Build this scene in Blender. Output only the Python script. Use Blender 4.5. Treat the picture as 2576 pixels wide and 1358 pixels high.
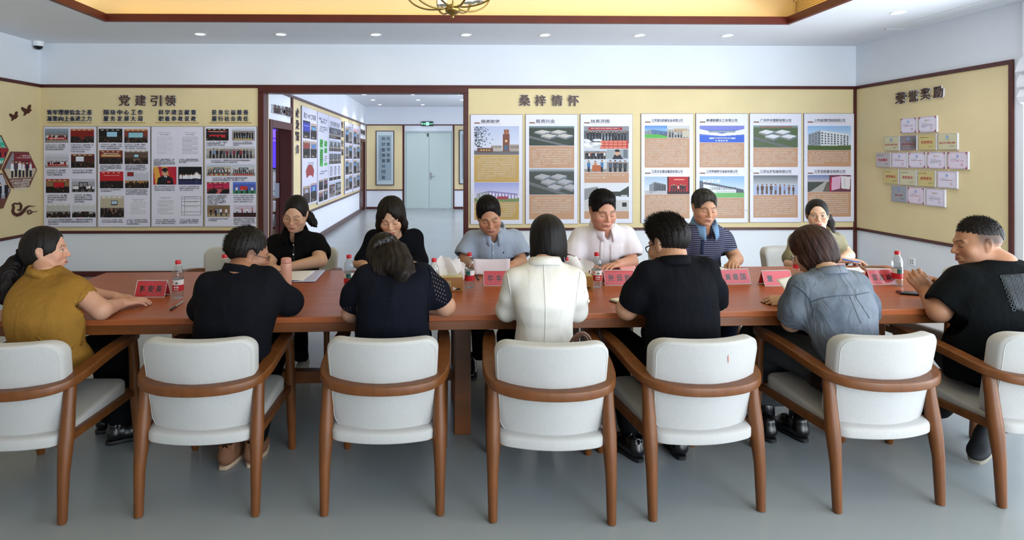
import bpy, bmesh, math, random
import numpy as np
from mathutils import Vector, Matrix, Euler
random.seed(7); np.random.seed(7)
SC = bpy.context.scene
for _o in list(bpy.data.objects): bpy.data.objects.remove(_o)
COL = SC.collection
PI = math.pi
# ---------------------------------------------------------------- camera
H, F, CX, CY, YAW = 1.52, 1500.0, 1155.0, 393.0, 0.0192
cam = bpy.data.cameras.new('camera'); camo = bpy.data.objects.new('camera', cam); COL.objects.link(camo)
camo.location = (0, 0, H); camo.rotation_euler = (PI/2, 0, -YAW)
cam.sensor_fit = 'HORIZONTAL'; cam.sensor_width = 36; cam.lens = F/2576*36
cam.shift_x = (1288-CX)/2576; cam.shift_y = (CY-679)/2576
cam.clip_start = .05; cam.clip_end = 200
SC.camera = camo
# ---------------------------------------------------------------- daylight, added fill and exposure
SC.view_settings.view_transform = 'Standard'; SC.view_settings.look = 'None'
SC.view_settings.exposure = 0.09; SC.view_settings.gamma = 1; SC.view_settings.use_curve_mapping = False
SC.cycles.use_denoising = True
SC.cycles.max_bounces = 8; SC.cycles.diffuse_bounces = 5; SC.cycles.glossy_bounces = 3
SC.cycles.transmission_bounces = 6; SC.cycles.transparent_max_bounces = 16
SC.cycles.caustics_reflective = False; SC.cycles.caustics_refractive = False
SC.cycles.sample_clamp_indirect = 6
world = bpy.data.worlds.new('sky'); SC.world = world; world.use_nodes = True
_bg = world.node_tree.nodes['Background']; _bg.inputs[0].default_value = (.80, .90, 1, 1); _bg.inputs[1].default_value = 2.3
def area(name, loc, rot, sx, sy, energy, color, spread=PI):
    l = bpy.data.lights.new(name, 'AREA'); l.shape = 'RECTANGLE'; l.size = sx; l.size_y = sy
    l.energy = energy; l.color = color; l.spread = spread
    o = bpy.data.objects.new(name, l); COL.objects.link(o); o.location = loc; o.rotation_euler = rot
    return o
DAY = (.84, .895, 1.0)
# daylight through the long glazed side on the right and the glazed front behind the photographer
area('window_daylight', (5.5, 1.6, 1.45), (0, PI/2, 0), 2.7, 7.2, 250, DAY)
area('window_daylight', (5.5, 3.9, 1.45), (0, PI/2, 0), 2.7, 2.5, 70, DAY)
area('front_window_daylight', (3.7, -2.65, 1.6), (PI/2, 0, .12), 2.7, 2.5, 250, DAY)
# added unseen uplights outside the glazing, brightening the ceiling like ground bounce
area('uplight_fill', (6.1, 1.6, .05), (0, math.radians(140), 0), 1.2, 7.2, 330, (.92, .95, 1))
area('front_uplight_fill', (2.4, -3.3, .05), (math.radians(140), 0, 0), 5.0, 1.2, 140, (.92, .95, 1))
area('corridor_fill', (2.95, 12.2, 1.5), (0, PI/2, 0), 2.0, 6.0, 200, DAY)  # added fill lamp to brighten the corridor; that wall has no window
# ---------------------------------------------------------------- pixel -> place
_D = Vector((math.sin(YAW), math.cos(YAW), 0)); _R = Vector((math.cos(YAW), -math.sin(YAW), 0)); _U = Vector((0, 0, 1))
def ray(px, py): return _D + _R*((px-CX)/F) + _U*((CY-py)/F)
def at(px, py, Y):
    r = ray(px, py); return Vector((0, 0, H)) + r*(Y/r.y)
def atz(px, py, z):
    r = ray(px, py); return Vector((0, 0, H)) + r*((z-H)/r.z)
def atx(px, py, X):
    r = ray(px, py); return Vector((0, 0, H)) + r*(X/r.x)
# ---------------------------------------------------------------- materials
def lin(c):
    if isinstance(c, str): c = [int(c[i:i+2], 16)/255 for i in (0, 2, 4)]
    return tuple(x/12.92 if x <= .04045 else ((x+.055)/1.055)**2.4 for x in c)
MATS = {}
def mat(name, col, rough=.5, metal=0., spec=.5, var=0., vscale=8., bump=0., bscale=60., stretch=None, trans=0., emit=None, estr=0., ior=1.45, sheen=0., coat=0., col2=None, wave=None, detail=4, fold=0., fscale=11.):
    """principled material; optional noise colour variation (var/col2) and bump, noise stretched by `stretch` in object space"""
    if name in MATS: return MATS[name]
    m = bpy.data.materials.new(name); MATS[name] = m; m.use_nodes = True
    nt = m.node_tree; b = nt.nodes['Principled BSDF']
    c = lin(col)
    b.inputs['Base Color'].default_value = (*c, 1); b.inputs['Roughness'].default_value = rough
    b.inputs['Metallic'].default_value = metal; b.inputs['Specular IOR Level'].default_value = spec
    b.inputs['IOR'].default_value = ior
    if trans: b.inputs['Transmission Weight'].default_value = trans
    if sheen: b.inputs['Sheen Weight'].default_value = sheen
    if coat: b.inputs['Coat Weight'].default_value = coat; b.inputs['Coat Roughness'].default_value = .12
    if emit is not None:
        b.inputs['Emission Color'].default_value = (*lin(emit), 1); b.inputs['Emission Strength'].default_value = estr
    if var or bump or fold:
        tc = nt.nodes.new('ShaderNodeTexCoord'); mp = nt.nodes.new('ShaderNodeMapping')
        nt.links.new(tc.outputs['Object'], mp.inputs[0])
        if stretch: mp.inputs['Scale'].default_value = stretch
    if var:
        n = nt.nodes.new('ShaderNodeTexNoise'); n.inputs['Scale'].default_value = vscale; n.inputs['Detail'].default_value = detail
        nt.links.new(mp.outputs[0], n.inputs[0])
        rp = nt.nodes.new('ShaderNodeValToRGB'); nt.links.new(n.outputs[0], rp.inputs[0])
        c2 = lin(col2) if col2 else tuple(x*(1-var) for x in c)
        c1 = c if col2 else tuple(min(1, x*(1+var)) for x in c)
        rp.color_ramp.elements[0].position = .3; rp.color_ramp.elements[1].position = .7
        rp.color_ramp.elements[0].color = (*c2, 1); rp.color_ramp.elements[1].color = (*c1, 1)
        nt.links.new(rp.outputs[0], b.inputs['Base Color'])
    if bump:
        n2 = nt.nodes.new('ShaderNodeTexNoise'); n2.inputs['Scale'].default_value = bscale; n2.inputs['Detail'].default_value = 3
        nt.links.new(mp.outputs[0], n2.inputs[0])
        bm_ = nt.nodes.new('ShaderNodeBump'); bm_.inputs['Strength'].default_value = bump; bm_.inputs['Distance'].default_value = .01
        nt.links.new(n2.outputs[0], bm_.inputs['Height']); nt.links.new(bm_.outputs[0], b.inputs['Normal'])
    if fold:                       # creases of worn cloth
        n3 = nt.nodes.new('ShaderNodeTexNoise'); n3.inputs['Scale'].default_value = fscale; n3.inputs['Detail'].default_value = 2.5; n3.inputs['Distortion'].default_value = 1.6
        mp3 = nt.nodes.new('ShaderNodeMapping'); mp3.inputs['Scale'].default_value = (1, 1, .45); mp3.inputs['Rotation'].default_value = (.5, .4, 0)
        nt.links.new(tc.outputs['Object'], mp3.inputs[0]); nt.links.new(mp3.outputs[0], n3.inputs[0])
        b3 = nt.nodes.new('ShaderNodeBump'); b3.inputs['Strength'].default_value = fold; b3.inputs['Distance'].default_value = .035
        nt.links.new(n3.outputs[0], b3.inputs['Height']); nt.links.new(b3.outputs[0], b.inputs['Normal'])
        if bump: nt.links.new(b3.outputs[0], bm_.inputs['Normal']); nt.links.new(bm_.outputs[0], b.inputs['Normal'])
    return m
def attr_mat(name, rough=.5, spec=.3, bump=0., bscale=60., sss=0., stretch=None):
    """principled material whose colour is the mesh's own 'Col' attribute (print, skin complexion, hair tint)"""
    if name in MATS: return MATS[name]
    m = mat(name, 'ffffff', rough, spec=spec, bump=bump, bscale=bscale, stretch=stretch)
    nt = m.node_tree; a = nt.nodes.new('ShaderNodeAttribute'); a.attribute_name = 'Col'
    nt.links.new(a.outputs[0], nt.nodes['Principled BSDF'].inputs['Base Color'])
    if sss:
        b = nt.nodes['Principled BSDF']; b.inputs['Subsurface Weight'].default_value = sss
        b.inputs['Subsurface Radius'].default_value = (1, .35, .2); b.inputs['Subsurface Scale'].default_value = .006
    return m
# ---------------------------------------------------------------- objects
def tag(o, label=None, cat=None, group=None, kind=None):
    if label: o['label'] = label
    if cat: o['category'] = cat
    if group: o['group'] = group
    if kind: o['kind'] = kind
    return o
def empty(name, loc=(0, 0, 0), rz=0, label=None, cat=None, group=None):
    o = bpy.data.objects.new(name, None); COL.objects.link(o); o.location = loc; o.rotation_euler = (0, 0, rz)
    o.empty_display_size = .1
    return tag(o, label, cat, group)
def link(name, me, m=None, parent=None, loc=None, rot=None):
    o = bpy.data.objects.new(name, me); COL.objects.link(o)
    if m is not None and not me.materials: me.materials.append(m)
    if parent is not None: o.parent = parent
    if loc is not None: o.location = loc
    if rot is not None: o.rotation_euler = rot
    return o
class MB:
    """collects shapes into one mesh"""
    def __init__(s): s.v = []; s.f = []
    def add(s, vs, fs):
        n = len(s.v); s.v += [tuple(v) for v in vs]; s.f += [tuple(i+n for i in f) for f in fs]; return s
    def box(s, a, b, M=None):
        x0, y0, z0 = a; x1, y1, z1 = b
        vs = [Vector(p) for p in ((x0,y0,z0),(x1,y0,z0),(x1,y1,z0),(x0,y1,z0),(x0,y0,z1),(x1,y0,z1),(x1,y1,z1),(x0,y1,z1))]
        if M is not None: vs = [M @ v for v in vs]
        return s.add(vs, [(3,2,1,0),(4,5,6,7),(0,1,5,4),(1,2,6,5),(2,3,7,6),(3,0,4,7)])
    def quad(s, a, b, c, d): return s.add([a, b, c, d], [(0, 1, 2, 3)])
    def tube(s, pts, rad, n=10, caps=True, flat=None):
        """swept tube; rad scalar or list; flat = (width factor, height factor, up vector) for an oval section"""
        pts = [Vector(p) for p in pts]; m = len(pts)
        rad = rad if isinstance(rad, (list, tuple)) else [rad]*m
        vs = []; prev = None
        for i, p in enumerate(pts):
            t = (pts[min(i+1, m-1)]-pts[max(i-1, 0)]).normalized()
            if prev is None:
                ref = Vector((0, 0, 1)) if abs(t.z) < .9 else Vector((0, 1, 0))
                u = t.cross(ref).normalized()
            else: u = (prev - t*prev.dot(t)).normalized()
            prev = u; w = t.cross(u)
            fu, fw = (flat[0], flat[1]) if flat else (1, 1)
            for k in range(n):
                a = 2*PI*k/n
                vs.append(p + u*(math.cos(a)*rad[i]*fu) + w*(math.sin(a)*rad[i]*fw))
        fs = [(i*n+k, i*n+(k+1) % n, (i+1)*n+(k+1) % n, (i+1)*n+k) for i in range(m-1) for k in range(n)]
        if caps: fs += [tuple(range(n-1, -1, -1)), tuple((m-1)*n+k for k in range(n))]
        return s.add(vs, fs)
    def lathe(s, prof, n=20, c=(0, 0, 0), caps=True):
        vs = [(c[0]+r*math.cos(2*PI*k/n), c[1]+r*math.sin(2*PI*k/n), c[2]+z) for r, z in prof for k in range(n)]
        m = len(prof)
        fs = [(i*n+k, i*n+(k+1) % n, (i+1)*n+(k+1) % n, (i+1)*n+k) for i in range(m-1) for k in range(n)]
        if caps: fs += [tuple(range(n-1, -1, -1)), tuple((m-1)*n+k for k in range(n))]
        return s.add(vs, fs)
    def loops(s, loops, cap0=True, cap1=True, closed=True):
        n = len(loops[0]); m = len(loops); vs = [p for l in loops for p in l]
        r = n if closed else n-1
        fs = [(i*n+k, i*n+(k+1) % n, (i+1)*n+(k+1) % n, (i+1)*n+k) for i in range(m-1) for k in range(r)]
        if cap0: fs.append(tuple(range(n-1, -1, -1)))
        if cap1: fs.append(tuple((m-1)*n+k for k in range(n)))
        return s.add(vs, fs)
    def prism(s, poly, a, b, fn):
        """polygon extruded between a and b; fn(u, v, w) -> point"""
        n = len(poly)
        return s.add([fn(u, v, a) for u, v in poly]+[fn(u, v, b) for u, v in poly],
                     [tuple(range(n-1, -1, -1)), tuple(range(n, 2*n))]+[(k, (k+1) % n, n+(k+1) % n, n+k) for k in range(n)])
    def mesh(s, name, smooth=False, bevel=0, seg=2, fix=True):
        me = bpy.data.meshes.new(name); me.from_pydata(s.v, [], s.f)
        if fix or bevel:
            bm = bmesh.new(); bm.from_mesh(me)
            if bevel:
                bmesh.ops.bevel(bm, geom=[e for e in bm.edges if len(e.link_faces) == 2 and e.calc_face_angle(0) > .5], offset=bevel, segments=seg, affect='EDGES', profile=.6, clamp_overlap=True)
            bmesh.ops.recalc_face_normals(bm, faces=bm.faces); bm.to_mesh(me); bm.free()
        if smooth: shade(me, smooth)
        return me
    def build(s, name, m, parent=None, smooth=False, bevel=0, loc=None, rot=None, seg=2, fix=True):
        return link(name, s.mesh(name, smooth, bevel, seg, fix), m, parent, loc, rot)
def shade(me, ang=True):
    me.polygons.foreach_set('use_smooth', [True]*len(me.polygons))
    if ang is not True and ang:
        me.set_sharp_from_angle(angle=ang)
    me.update()
def struct(name, mb, m, parent=None, **k):
    o = mb.build(name, m, parent, **k)
    if parent is None: o['kind'] = 'structure'
    return o
def copy_tree(o, parent=None):
    c = o.copy(); COL.objects.link(c); c.parent = parent
    for ch in list(o.children): copy_tree(ch, c)
    return c
SUB = []
def text_mesh(s, size, ext=.0, bold=0., res=2, cx=True, spacing=1.0, line=1.0):
    cu = bpy.data.curves.new('t', 'FONT'); cu.body = s; cu.size = size; cu.extrude = ext; cu.offset = bold
    cu.resolution_u = res; cu.space_character = spacing; cu.space_line = line
    if cx: cu.align_x = 'CENTER'; cu.align_y = 'CENTER'
    else: cu.align_y = 'TOP'
    o = bpy.data.objects.new('t', cu); COL.objects.link(o)
    dg = bpy.context.evaluated_depsgraph_get()
    me = bpy.data.meshes.new_from_object(o.evaluated_get(dg)); bpy.data.objects.remove(o); bpy.data.curves.remove(cu)
    if cx and len(me.vertices):      # centre on its own outline
        co = np.empty(len(me.vertices)*3); me.vertices.foreach_get('co', co); co = co.reshape(-1, 3)
        c = (co.max(0)+co.min(0))/2; c[2] = 0; me.vertices.foreach_set('co', (co-c).ravel())
    return me
_TC = {}
def text(s, size, m, parent, loc, rot, name='lettering', ext=0., bold=0., fit=None, res=2, **k):
    """flat lettering; fit=(w,h) scales it to that size"""
    key = (s, round(ext, 4), round(bold/size, 3), res, tuple(k.items()))
    me = text_mesh(s, size, ext, bold, res, **k)
    if fit:
        co = np.empty(len(me.vertices)*3); me.vertices.foreach_get('co', co); co = co.reshape(-1, 3)
        d = co.max(0)-co.min(0)
        if fit[0]: co[:, 0] *= fit[0]/d[0]
        if fit[1]: co[:, 1] *= fit[1]/d[1]
        me.vertices.foreach_set('co', co.ravel())
    me.materials.clear()
    return link(name, me, m, parent, loc, rot)
# ================================================================= setting
YW, XL, XR, ZC = 7.62, -5.134, 5.285, 2.945
XC, YE = -2.36, 17.25
M_white = mat('wall_paint', 'e3e7ee', .75, var=.02, vscale=2, bump=.03, bscale=120)
M_ceil = mat('ceiling_paint', 'dfe2ea', .8, var=.015, vscale=1.5)
M_cream = mat('cream_wallpaper', 'decc9f', .7, var=.03, vscale=3, bump=.06, bscale=260)
M_trim = mat('dark_red_wood', '4b1c17', .38, var=.18, vscale=6, stretch=(1, 6, 6))
M_trim2 = mat('brown_grey_wood', '5d4a4c', .4, var=.12, vscale=6)
M_floor = mat('grey_epoxy_floor', '959b9d', .24, spec=.5, var=.045, vscale=1.1, bump=.02, bscale=4, detail=6)
M_coffer = mat('coffer_paint', 'eedfb4', .8)
M_whiteplastic = mat('white_plastic', 'eceef0', .4)
M_black = mat('black_plastic', '101114', .35)
M_steel = mat('steel', 'b8bcc0', .3, 1)

fl = MB().box((XL-.3, -2.6, -.1), (XR+.3, YE+.3, 0)); struct('floor', fl, M_floor)
# back wall with the wide opening
OX0, OX1, OZ = -2.34, .214, 2.335
wb = MB().box((XL-.15, YW, 0), (OX0, YW+.15, 3.4)).box((OX1, YW, 0), (XR+.15, YW+.15, 3.4)).box((OX0, YW, OZ), (OX1, YW+.15, 3.4))
wall_back = struct('wall_back', wb, M_white)
def zof(py, Y=YW): return H+(CY-py)*Y/F
ZT0, ZT1 = 2.385, 2.425
def panel(name, a, b, parent): return MB().box(a, b).build(name, M_cream, parent)
panel('cream_panel', (XL, YW-.006, .575), (-2.40, YW, ZT0), wall_back)
panel('cream_panel', (.262, YW-.006, .60), (XR, YW, ZT0), wall_back)
wall_left = struct('wall_left', MB().box((XL-.15, -2.6, 0), (XL, YW, 3.4)), M_white)
panel('cream_panel', (XL, -2.2, .575), (XL+.006, YW, ZT0), wall_left)
# right wall: short solid length, then the long glazed side
YR = atx(2541, 400, XR).y; YWIN = YR-.13
wall_right = struct('wall_right', MB().box((XR, YWIN, 0), (XR+.15, YW, 3.4)).box((XR, -2.6, 2.72), (XR+.15, YWIN, 3.4)).box((XR, -2.6, 0), (XR+.15, -2.1, 2.72)).box((XR, -2.6, 0), (XR+.15, YWIN, .06)), M_white)
panel('cream_panel', (XR-.006, YR, .60), (XR, YW, ZT0), wall_right)
wall_front = struct('wall_front', MB().box((XL-.15, -2.6, 0), (-.2, -2.45, 3.4)).box((-.2, -2.6, 2.75), (XR+.15, -2.45, 3.4)).box((5.05, -2.6, 0), (XR+.15, -2.45, 2.75)), M_white)
# trims
def trim(n, a, b, m=M_trim): return struct('trim_%d' % n, MB().box(a, b), m, bevel=.004, seg=1)
trim(1, (XL, YW-.022, ZT0), (-2.40, YW, ZT1)); trim(2, (-2.40, YW-.022, ZT0), (XR, YW, ZT1))
trim(3, (XL, YW-.022, .545), (-2.40, YW, .58)); trim(4, (.264, YW-.022, .57), (XR, YW, .604))
trim(5, (XL, -2.2, ZT0), (XL+.022, YW-.022, ZT1)); trim(6, (XL, -2.2, .545), (XL+.022, YW-.022, .58))
trim(7, (XR-.022, YR, ZT0), (XR, YW-.022, ZT1)); trim(8, (XR-.022, YR, .57), (XR, YW-.022, .604))
trim(9, (XR-.022, YR-.045, .0), (XR, YR, ZT1)); trim(10, (XR-.04, YW-.024, 0), (XR, YW, ZT0))
struct('baseboard_back', MB().box((XL, YW-.02, 0), (-2.40, YW, .07)).box((.264, YW-.02, 0), (XR-.04, YW, .07)), M_trim)
struct('baseboard_left', MB().box((XL, -2.2, 0), (XL+.02, YW-.02, .07)), M_trim)
struct('baseboard_right', MB().box((XR-.02, YR, 0), (XR, YW-.02, .07)), M_trim)
# opening surround
fr = empty('opening_frame', (0, 0, 0)); fr.name = 'trim_11'; fr['kind'] = 'structure'
MB().box((-2.40, YW-.03, 0), (OX0+.012, YW+.17, OZ)).build('jamb', M_trim, fr, bevel=.004, seg=1)
MB().box((OX1-.012, YW-.03, 0), (OX1+.05, YW+.17, OZ)).build('jamb', M_trim, fr, bevel=.004, seg=1)
MB().box((-2.40, YW-.03, OZ-.012), (OX1+.05, YW+.17, OZ+.065)).build('head', M_trim, fr, bevel=.004, seg=1)
# ceiling with the lit coffer
TX0, TX1, TY0, TY1 = -3.60, 3.66, .4, atz(1150, 56.5, ZC).y
ce = MB()
for a, b in (((XL-.1, -2.6), (TX0, YE+.2)), ((TX1, -2.6), (XR+.15, YE+.2)), ((TX0, -2.6), (TX1, TY0)), ((TX0, TY1), (TX1, YE+.2))):
    ce.box((a[0], a[1], ZC), (b[0], b[1], ZC+.05))
ceiling = struct('ceiling', ce, M_ceil)
S = .22
cf = MB()
cf.box((TX0-S, TY1+S, ZC+.05), (TX1+S, TY1+S+.03, 3.36)); cf.box((TX0-S, TY0-S-.03, ZC+.05), (TX1+S, TY0-S, 3.36))
cf.box((TX0-S-.03, TY0-S, ZC+.05), (TX0-S, TY1+S, 3.36)); cf.box((TX1+S, TY0-S, ZC+.05), (TX1+S+.03, TY1+S, 3.36))
cf.box((TX0-S, TY0-S, 3.36), (TX1+S, TY1+S, 3.4))
cf.build('coffer', M_coffer, ceiling)
ZM = ZC-.004
for a, b in (((TX0+.012, TY1-.012, ZM), (TX1-.012, TY1+.03, ZC+.075)), ((TX0+.012, TY0-.03, ZM), (TX1-.012, TY0+.012, ZC+.075)), ((TX0-.03, TY0-.03, ZM), (TX0+.012, TY1+.03, ZC+.075)), ((TX1-.012, TY0-.03, ZM), (TX1+.03, TY1+.03, ZC+.075))):
    MB().box(a, b).build('coffer_moulding', mat('coffer_wood', '5e2317', .45, var=.12, vscale=5), ceiling)
M_led = mat('warm_led', 'ffffff', .5, emit='ffc25a', estr=4.6)
for a, b in (((TX0+.05, TY1+.06), (TX1-.05, TY1+.10)), ((TX0-.10, TY0+.05), (TX0-.06, TY1-.05)), ((TX1+.06, TY0+.05), (TX1+.10, TY1-.05)), ((TX0+.05, TY0-.10), (TX1-.05, TY0-.06))):
    MB().box((a[0], a[1], ZC+.052), (b[0], b[1], ZC+.062)).build('led_strip', M_led, ceiling)
# ------------------------------------------------ corridor behind the opening
def yof(px, X=XC): return atx(px, 393, X).y
Y_d0, Y_d1 = yof(681), yof(730); Y_e0, Y_e1 = yof(905), yof(917.5)
ZD = 1.92
wc = MB()
wc.box((XC-.14, YW+.15, 0), (XC, Y_d0, 3.2)).box((XC-.14, Y_d0, ZD), (XC, Y_d1, 3.2)).box((XC-.14, Y_d1, 0), (XC, Y_e0, 3.2)).box((XC-.14, Y_e0, ZD), (XC, Y_e1, 3.2)).box((XC-.14, Y_e1, 0), (XC, YE, 3.2))
wall_cl = struct('wall_corridor_left', wc, M_white)
panel('cream_panel', (XC, Y_d1+.08, .60), (XC+.006, Y_e0-.06, 2.40), wall_cl)
panel('cream_panel', (XC, YW+.17, 0), (XC+.006, Y_d0-.1, 2.40), wall_cl)
wall_ce = struct('wall_corridor_end', MB().box((XC-.14, YE, 0), (3.2, YE+.15, 3.2)), M_white)
wall_cr = struct('wall_corridor_right', MB().box((3.0, YW+.15, 0), (3.15, YE, 3.2)), M_white)
def ex(px): return at(px, 393, YE).x
def ez(py): return at(1000, py, YE).z
panel('cream_panel', (ex(922), YE-.006, ez(478)), (ex(1014), YE, ez(315)), wall_ce)
panel('cream_panel', (ex(1143), YE-.006, ez(478)), (2.9, YE, ez(315)), wall_ce)
T2 = [((XC, Y_d1+.04, 2.40), (XC+.02, Y_e1, 2.445)), ((XC, YW+.17, 2.40), (XC+.02, Y_d1+.04, 2.445)), ((XC, Y_d1+.08, .56), (XC+.02, Y_e0-.06, .60)), ((XC, Y_d1+.08, 0), (XC+.02, Y_e0-.06, .11)), ((XC, Y_e0-.06, 0), (XC+.02, Y_e0-.0, 2.40)), ((XC, Y_d1+.02, 0), (XC+.025, Y_d1+.1, 2.40))]
for i, (a, b) in enumerate(T2): trim(12+i, a, b, M_trim2 if i < 5 else M_trim)
T3 = [((XC, YE-.02, ez(315.5)), (3, YE, ez(313))), ((ex(922), YE-.02, ez(479)), (ex(1014), YE, ez(476.5))), ((ex(1143), YE-.02, ez(479)), (2.9, YE, ez(476.5))), ((ex(1013), YE-.025, 0), (ex(1017.5), YE, ez(315))), ((ex(1139.5), YE-.025, 0), (ex(1143), YE, ez(315))), ((ex(919.5), YE-.02, 0), (ex(922), YE, ez(315)))]
for i, (a, b) in enumerate(T3): trim(18+i, a, b)
struct('baseboard_corridor', MB().box((ex(922), YE-.02, 0), (ex(1014), YE, .06)).box((ex(1143), YE-.02, 0), (2.9, YE, .06)), M_trim)
# grey double door at the end of the corridor
M_door = mat('pale_green_door', 'b9c9c6', .4)
d1 = empty('door_1', (0, 0, 0)); d1['kind'] = 'structure'
xa, xm, xb, zt = ex(1022), ex(1079.5), ex(1136), ez(334)
MB().box((ex(1017.5), YE-.03, 0), (xa, YE, zt+.05)).box((xb, YE-.03, 0), (ex(1139.5), YE, zt+.05)).box((xa, YE-.03, zt), (xb, YE, zt+.05)).build('door_frame', mat('door_frame_grey', 'a9b8b8', .45), d1)
MB().box((xa+.004, YE-.02, .02), (xm-.004, YE-.004, zt-.004)).build('door_leaf', M_door, d1, bevel=.003)
leaf = MB().box((xm+.004, YE-.02, .02), (xb-.004, YE-.004, zt-.004)).build('door_leaf', M_door, d1, bevel=.003)
hz = ez(443)
MB().box((xm+.03, YE-.03, hz-.09), (xm+.075, YE-.02, hz+.11)).tube([(xm+.052, YE-.03, hz), (xm+.052, YE-.06, hz), (xm+.17, YE-.06, hz-.005)], .011).build('handle', M_steel, leaf)
MB().box((xm-.05, YE-.05, zt-.11), (xm-.02, YE-.02, zt-.02)).build('door_closer', M_black, leaf)
# doorway in the corridor's left wall, and the closed dark red door further on
d2 = empty('door_2', (0, 0, 0)); d2['kind'] = 'structure'
f = MB().box((XC-.155, Y_d0-.09, 0), (XC+.025, Y_d0+.012, ZD+.09)).box((XC-.155, Y_d1-.012, 0), (XC+.024, Y_d1+.02, ZD+.09)).box((XC-.155, Y_d0, ZD-.012), (XC+.025, Y_d1, ZD+.09)); f.build('door_frame', M_trim, d2)
lf = MB().box((XC-.205, Y_d1-.04, .01), (XC-.16, Y_d1+.78, ZD-.01)).build('door_leaf', M_trim, d2, bevel=.003)
MB().box((XC-.215, Y_d1-.043, .9), (XC-.15, Y_d1-.039, 1.12)).tube([(XC-.205, Y_d1+.03, 1.0), (XC-.25, Y_d1+.03, 1.0), (XC-.25, Y_d1+.14, 1.0)], .01).build('handle', M_steel, lf)
d3 = empty('door_3', (0, 0, 0)); d3['kind'] = 'structure'
MB().box((XC-.1, Y_e0, 0), (XC+.02, Y_e0+.09, ZD+.08)).box((XC-.1, Y_e1-.05, 0), (XC+.02, Y_e1, ZD+.08)).box((XC-.1, Y_e0+.09, ZD), (XC+.02, Y_e1-.05, ZD+.08)).build('door_frame', M_trim, d3)
lf = MB().box((XC-.06, Y_e0+.09, .01), (XC-.02, Y_e1-.05, ZD)).build('door_leaf', M_trim, d3)
for z in (.35, 1.15, 1.75): MB().box((XC+.018, Y_e0+.06, z-.06), (XC+.03, Y_e0+.12, z+.06)).build('hinge', M_steel, d3)
# side room seen through the first doorway: tiled wall, lectern-like cabinet
M_tile = mat('white_tile', 'c9ced0', .25, var=.03, vscale=2)
YS = 12.2
ws = struct('wall_side_room', MB().box((-6.2, YS, 0), (XC-.14, YS+.1, 3.1)).box((-6.3, YW+.15, 0), (-6.2, YS, 3.1)), mat('tile_grout', '9fa6a8', .8))
tile_me = MB().box((-.196, -.008, -.096), (.196, 0, .096)).mesh('tile', bevel=.003, seg=1)
tile_me.materials.append(M_tile)
for i in range(9):
    for j in range(12):
        t = link('tile', tile_me, None, ws, (XC-.36-i*.4, YS, .1+j*.2))
MB().box((-6.2, YW+.16, ZC-.001), (XC-.15, YS, ZC+.03)).build('ceiling_side_room', M_ceil)['kind'] = 'structure'
# ------------------------------------------------ glazing on the right side
def clear(name, tint, base=.03, edge=.5, power=4., rough=.03):
    """thin clear sheet: mostly see-through, mirror-like at grazing angles"""
    m = bpy.data.materials.new(name); m.use_nodes = True; nt = m.node_tree; nt.nodes.clear(); N_ = nt.nodes.new
    out = N_('ShaderNodeOutputMaterial'); mx = N_('ShaderNodeMixShader'); tr = N_('ShaderNodeBsdfTransparent'); gl = N_('ShaderNodeBsdfGlossy'); lw = N_('ShaderNodeLayerWeight'); pw = N_('ShaderNodeMath'); mu = N_('ShaderNodeMath')
    lw.inputs[0].default_value = .5; pw.operation = 'POWER'; pw.inputs[1].default_value = power; mu.operation = 'MULTIPLY_ADD'; mu.inputs[1].default_value = edge; mu.inputs[2].default_value = base
    gl.inputs['Roughness'].default_value = rough; tr.inputs[0].default_value = (*lin(tint), 1)
    for p, q in ((lw.outputs['Facing'], pw.inputs[0]), (pw.outputs[0], mu.inputs[0]), (mu.outputs[0], mx.inputs[0]), (tr.outputs[0], mx.inputs[1]), (gl.outputs[0], mx.inputs[2]), (mx.outputs[0], out.inputs[0])): nt.links.new(p, q)
    return m
M_glass = clear('window_glass', 'fbfdfc')
M_frame = mat('grey_aluminium', '7f878d', .4, .6)
w1 = empty('window_1', (0, 0, 0)); w1['kind'] = 'structure'
ys = [YWIN, YWIN-1.45, YWIN-2.9, YWIN-4.35, YWIN-5.8, -2.1]
for i, y in enumerate(ys): MB().box((XR+.05, y-.03, .06), (XR+.11, y+.03, 2.72)).build('mullion', M_frame, w1)
for z in (.08, 2.2, 2.70): MB().box((XR+.05, -2.1, z-.025), (XR+.11, YWIN, z+.025)).build('rail', M_frame, w1)
for i in range(5): MB().box((XR+.075, ys[i+1], .08), (XR+.081, ys[i], 2.70)).build('pane', M_glass, w1)
w2 = empty('window_2', (0, 0, 0)); w2['kind'] = 'structure'
xs = [-.2, 1.5, 3.3, 5.05]
for x in xs: MB().box((x-.03, -2.55, 0), (x+.03, -2.5, 2.75)).build('mullion', M_frame, w2)
for i in range(3): MB().box((xs[i], -2.53, 0), (xs[i+1], -2.524, 2.75)).build('pane', M_glass, w2)
# gathered white blind hanging at the head of the glazed side
bl = MB(); yb0, yb1 = YWIN-1.2, YWIN-.02
for k in range(3):
    z0 = 1.99+.14*k; prof = [(0, z0), (-.05-.02*k, z0+.02), (-.075, z0+.07), (-.05, z0+.13), (-.01, z0+.17), (.0, z0+.17)]
    bl.loops([[(XR-.01+u, y, z) for u, z in prof] for y in np.linspace(yb1, yb0, 8)], closed=True)
bl.box((XR-.03, yb0, 2.40), (XR, yb1, 2.93))
tag(bl.build('roman_blind', mat('blind_cloth', 'e9eaf0', .8, bump=.1, bscale=200), None, smooth=.7), 'white gathered roman blind at the top of the window at the right edge', 'blind')
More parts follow.
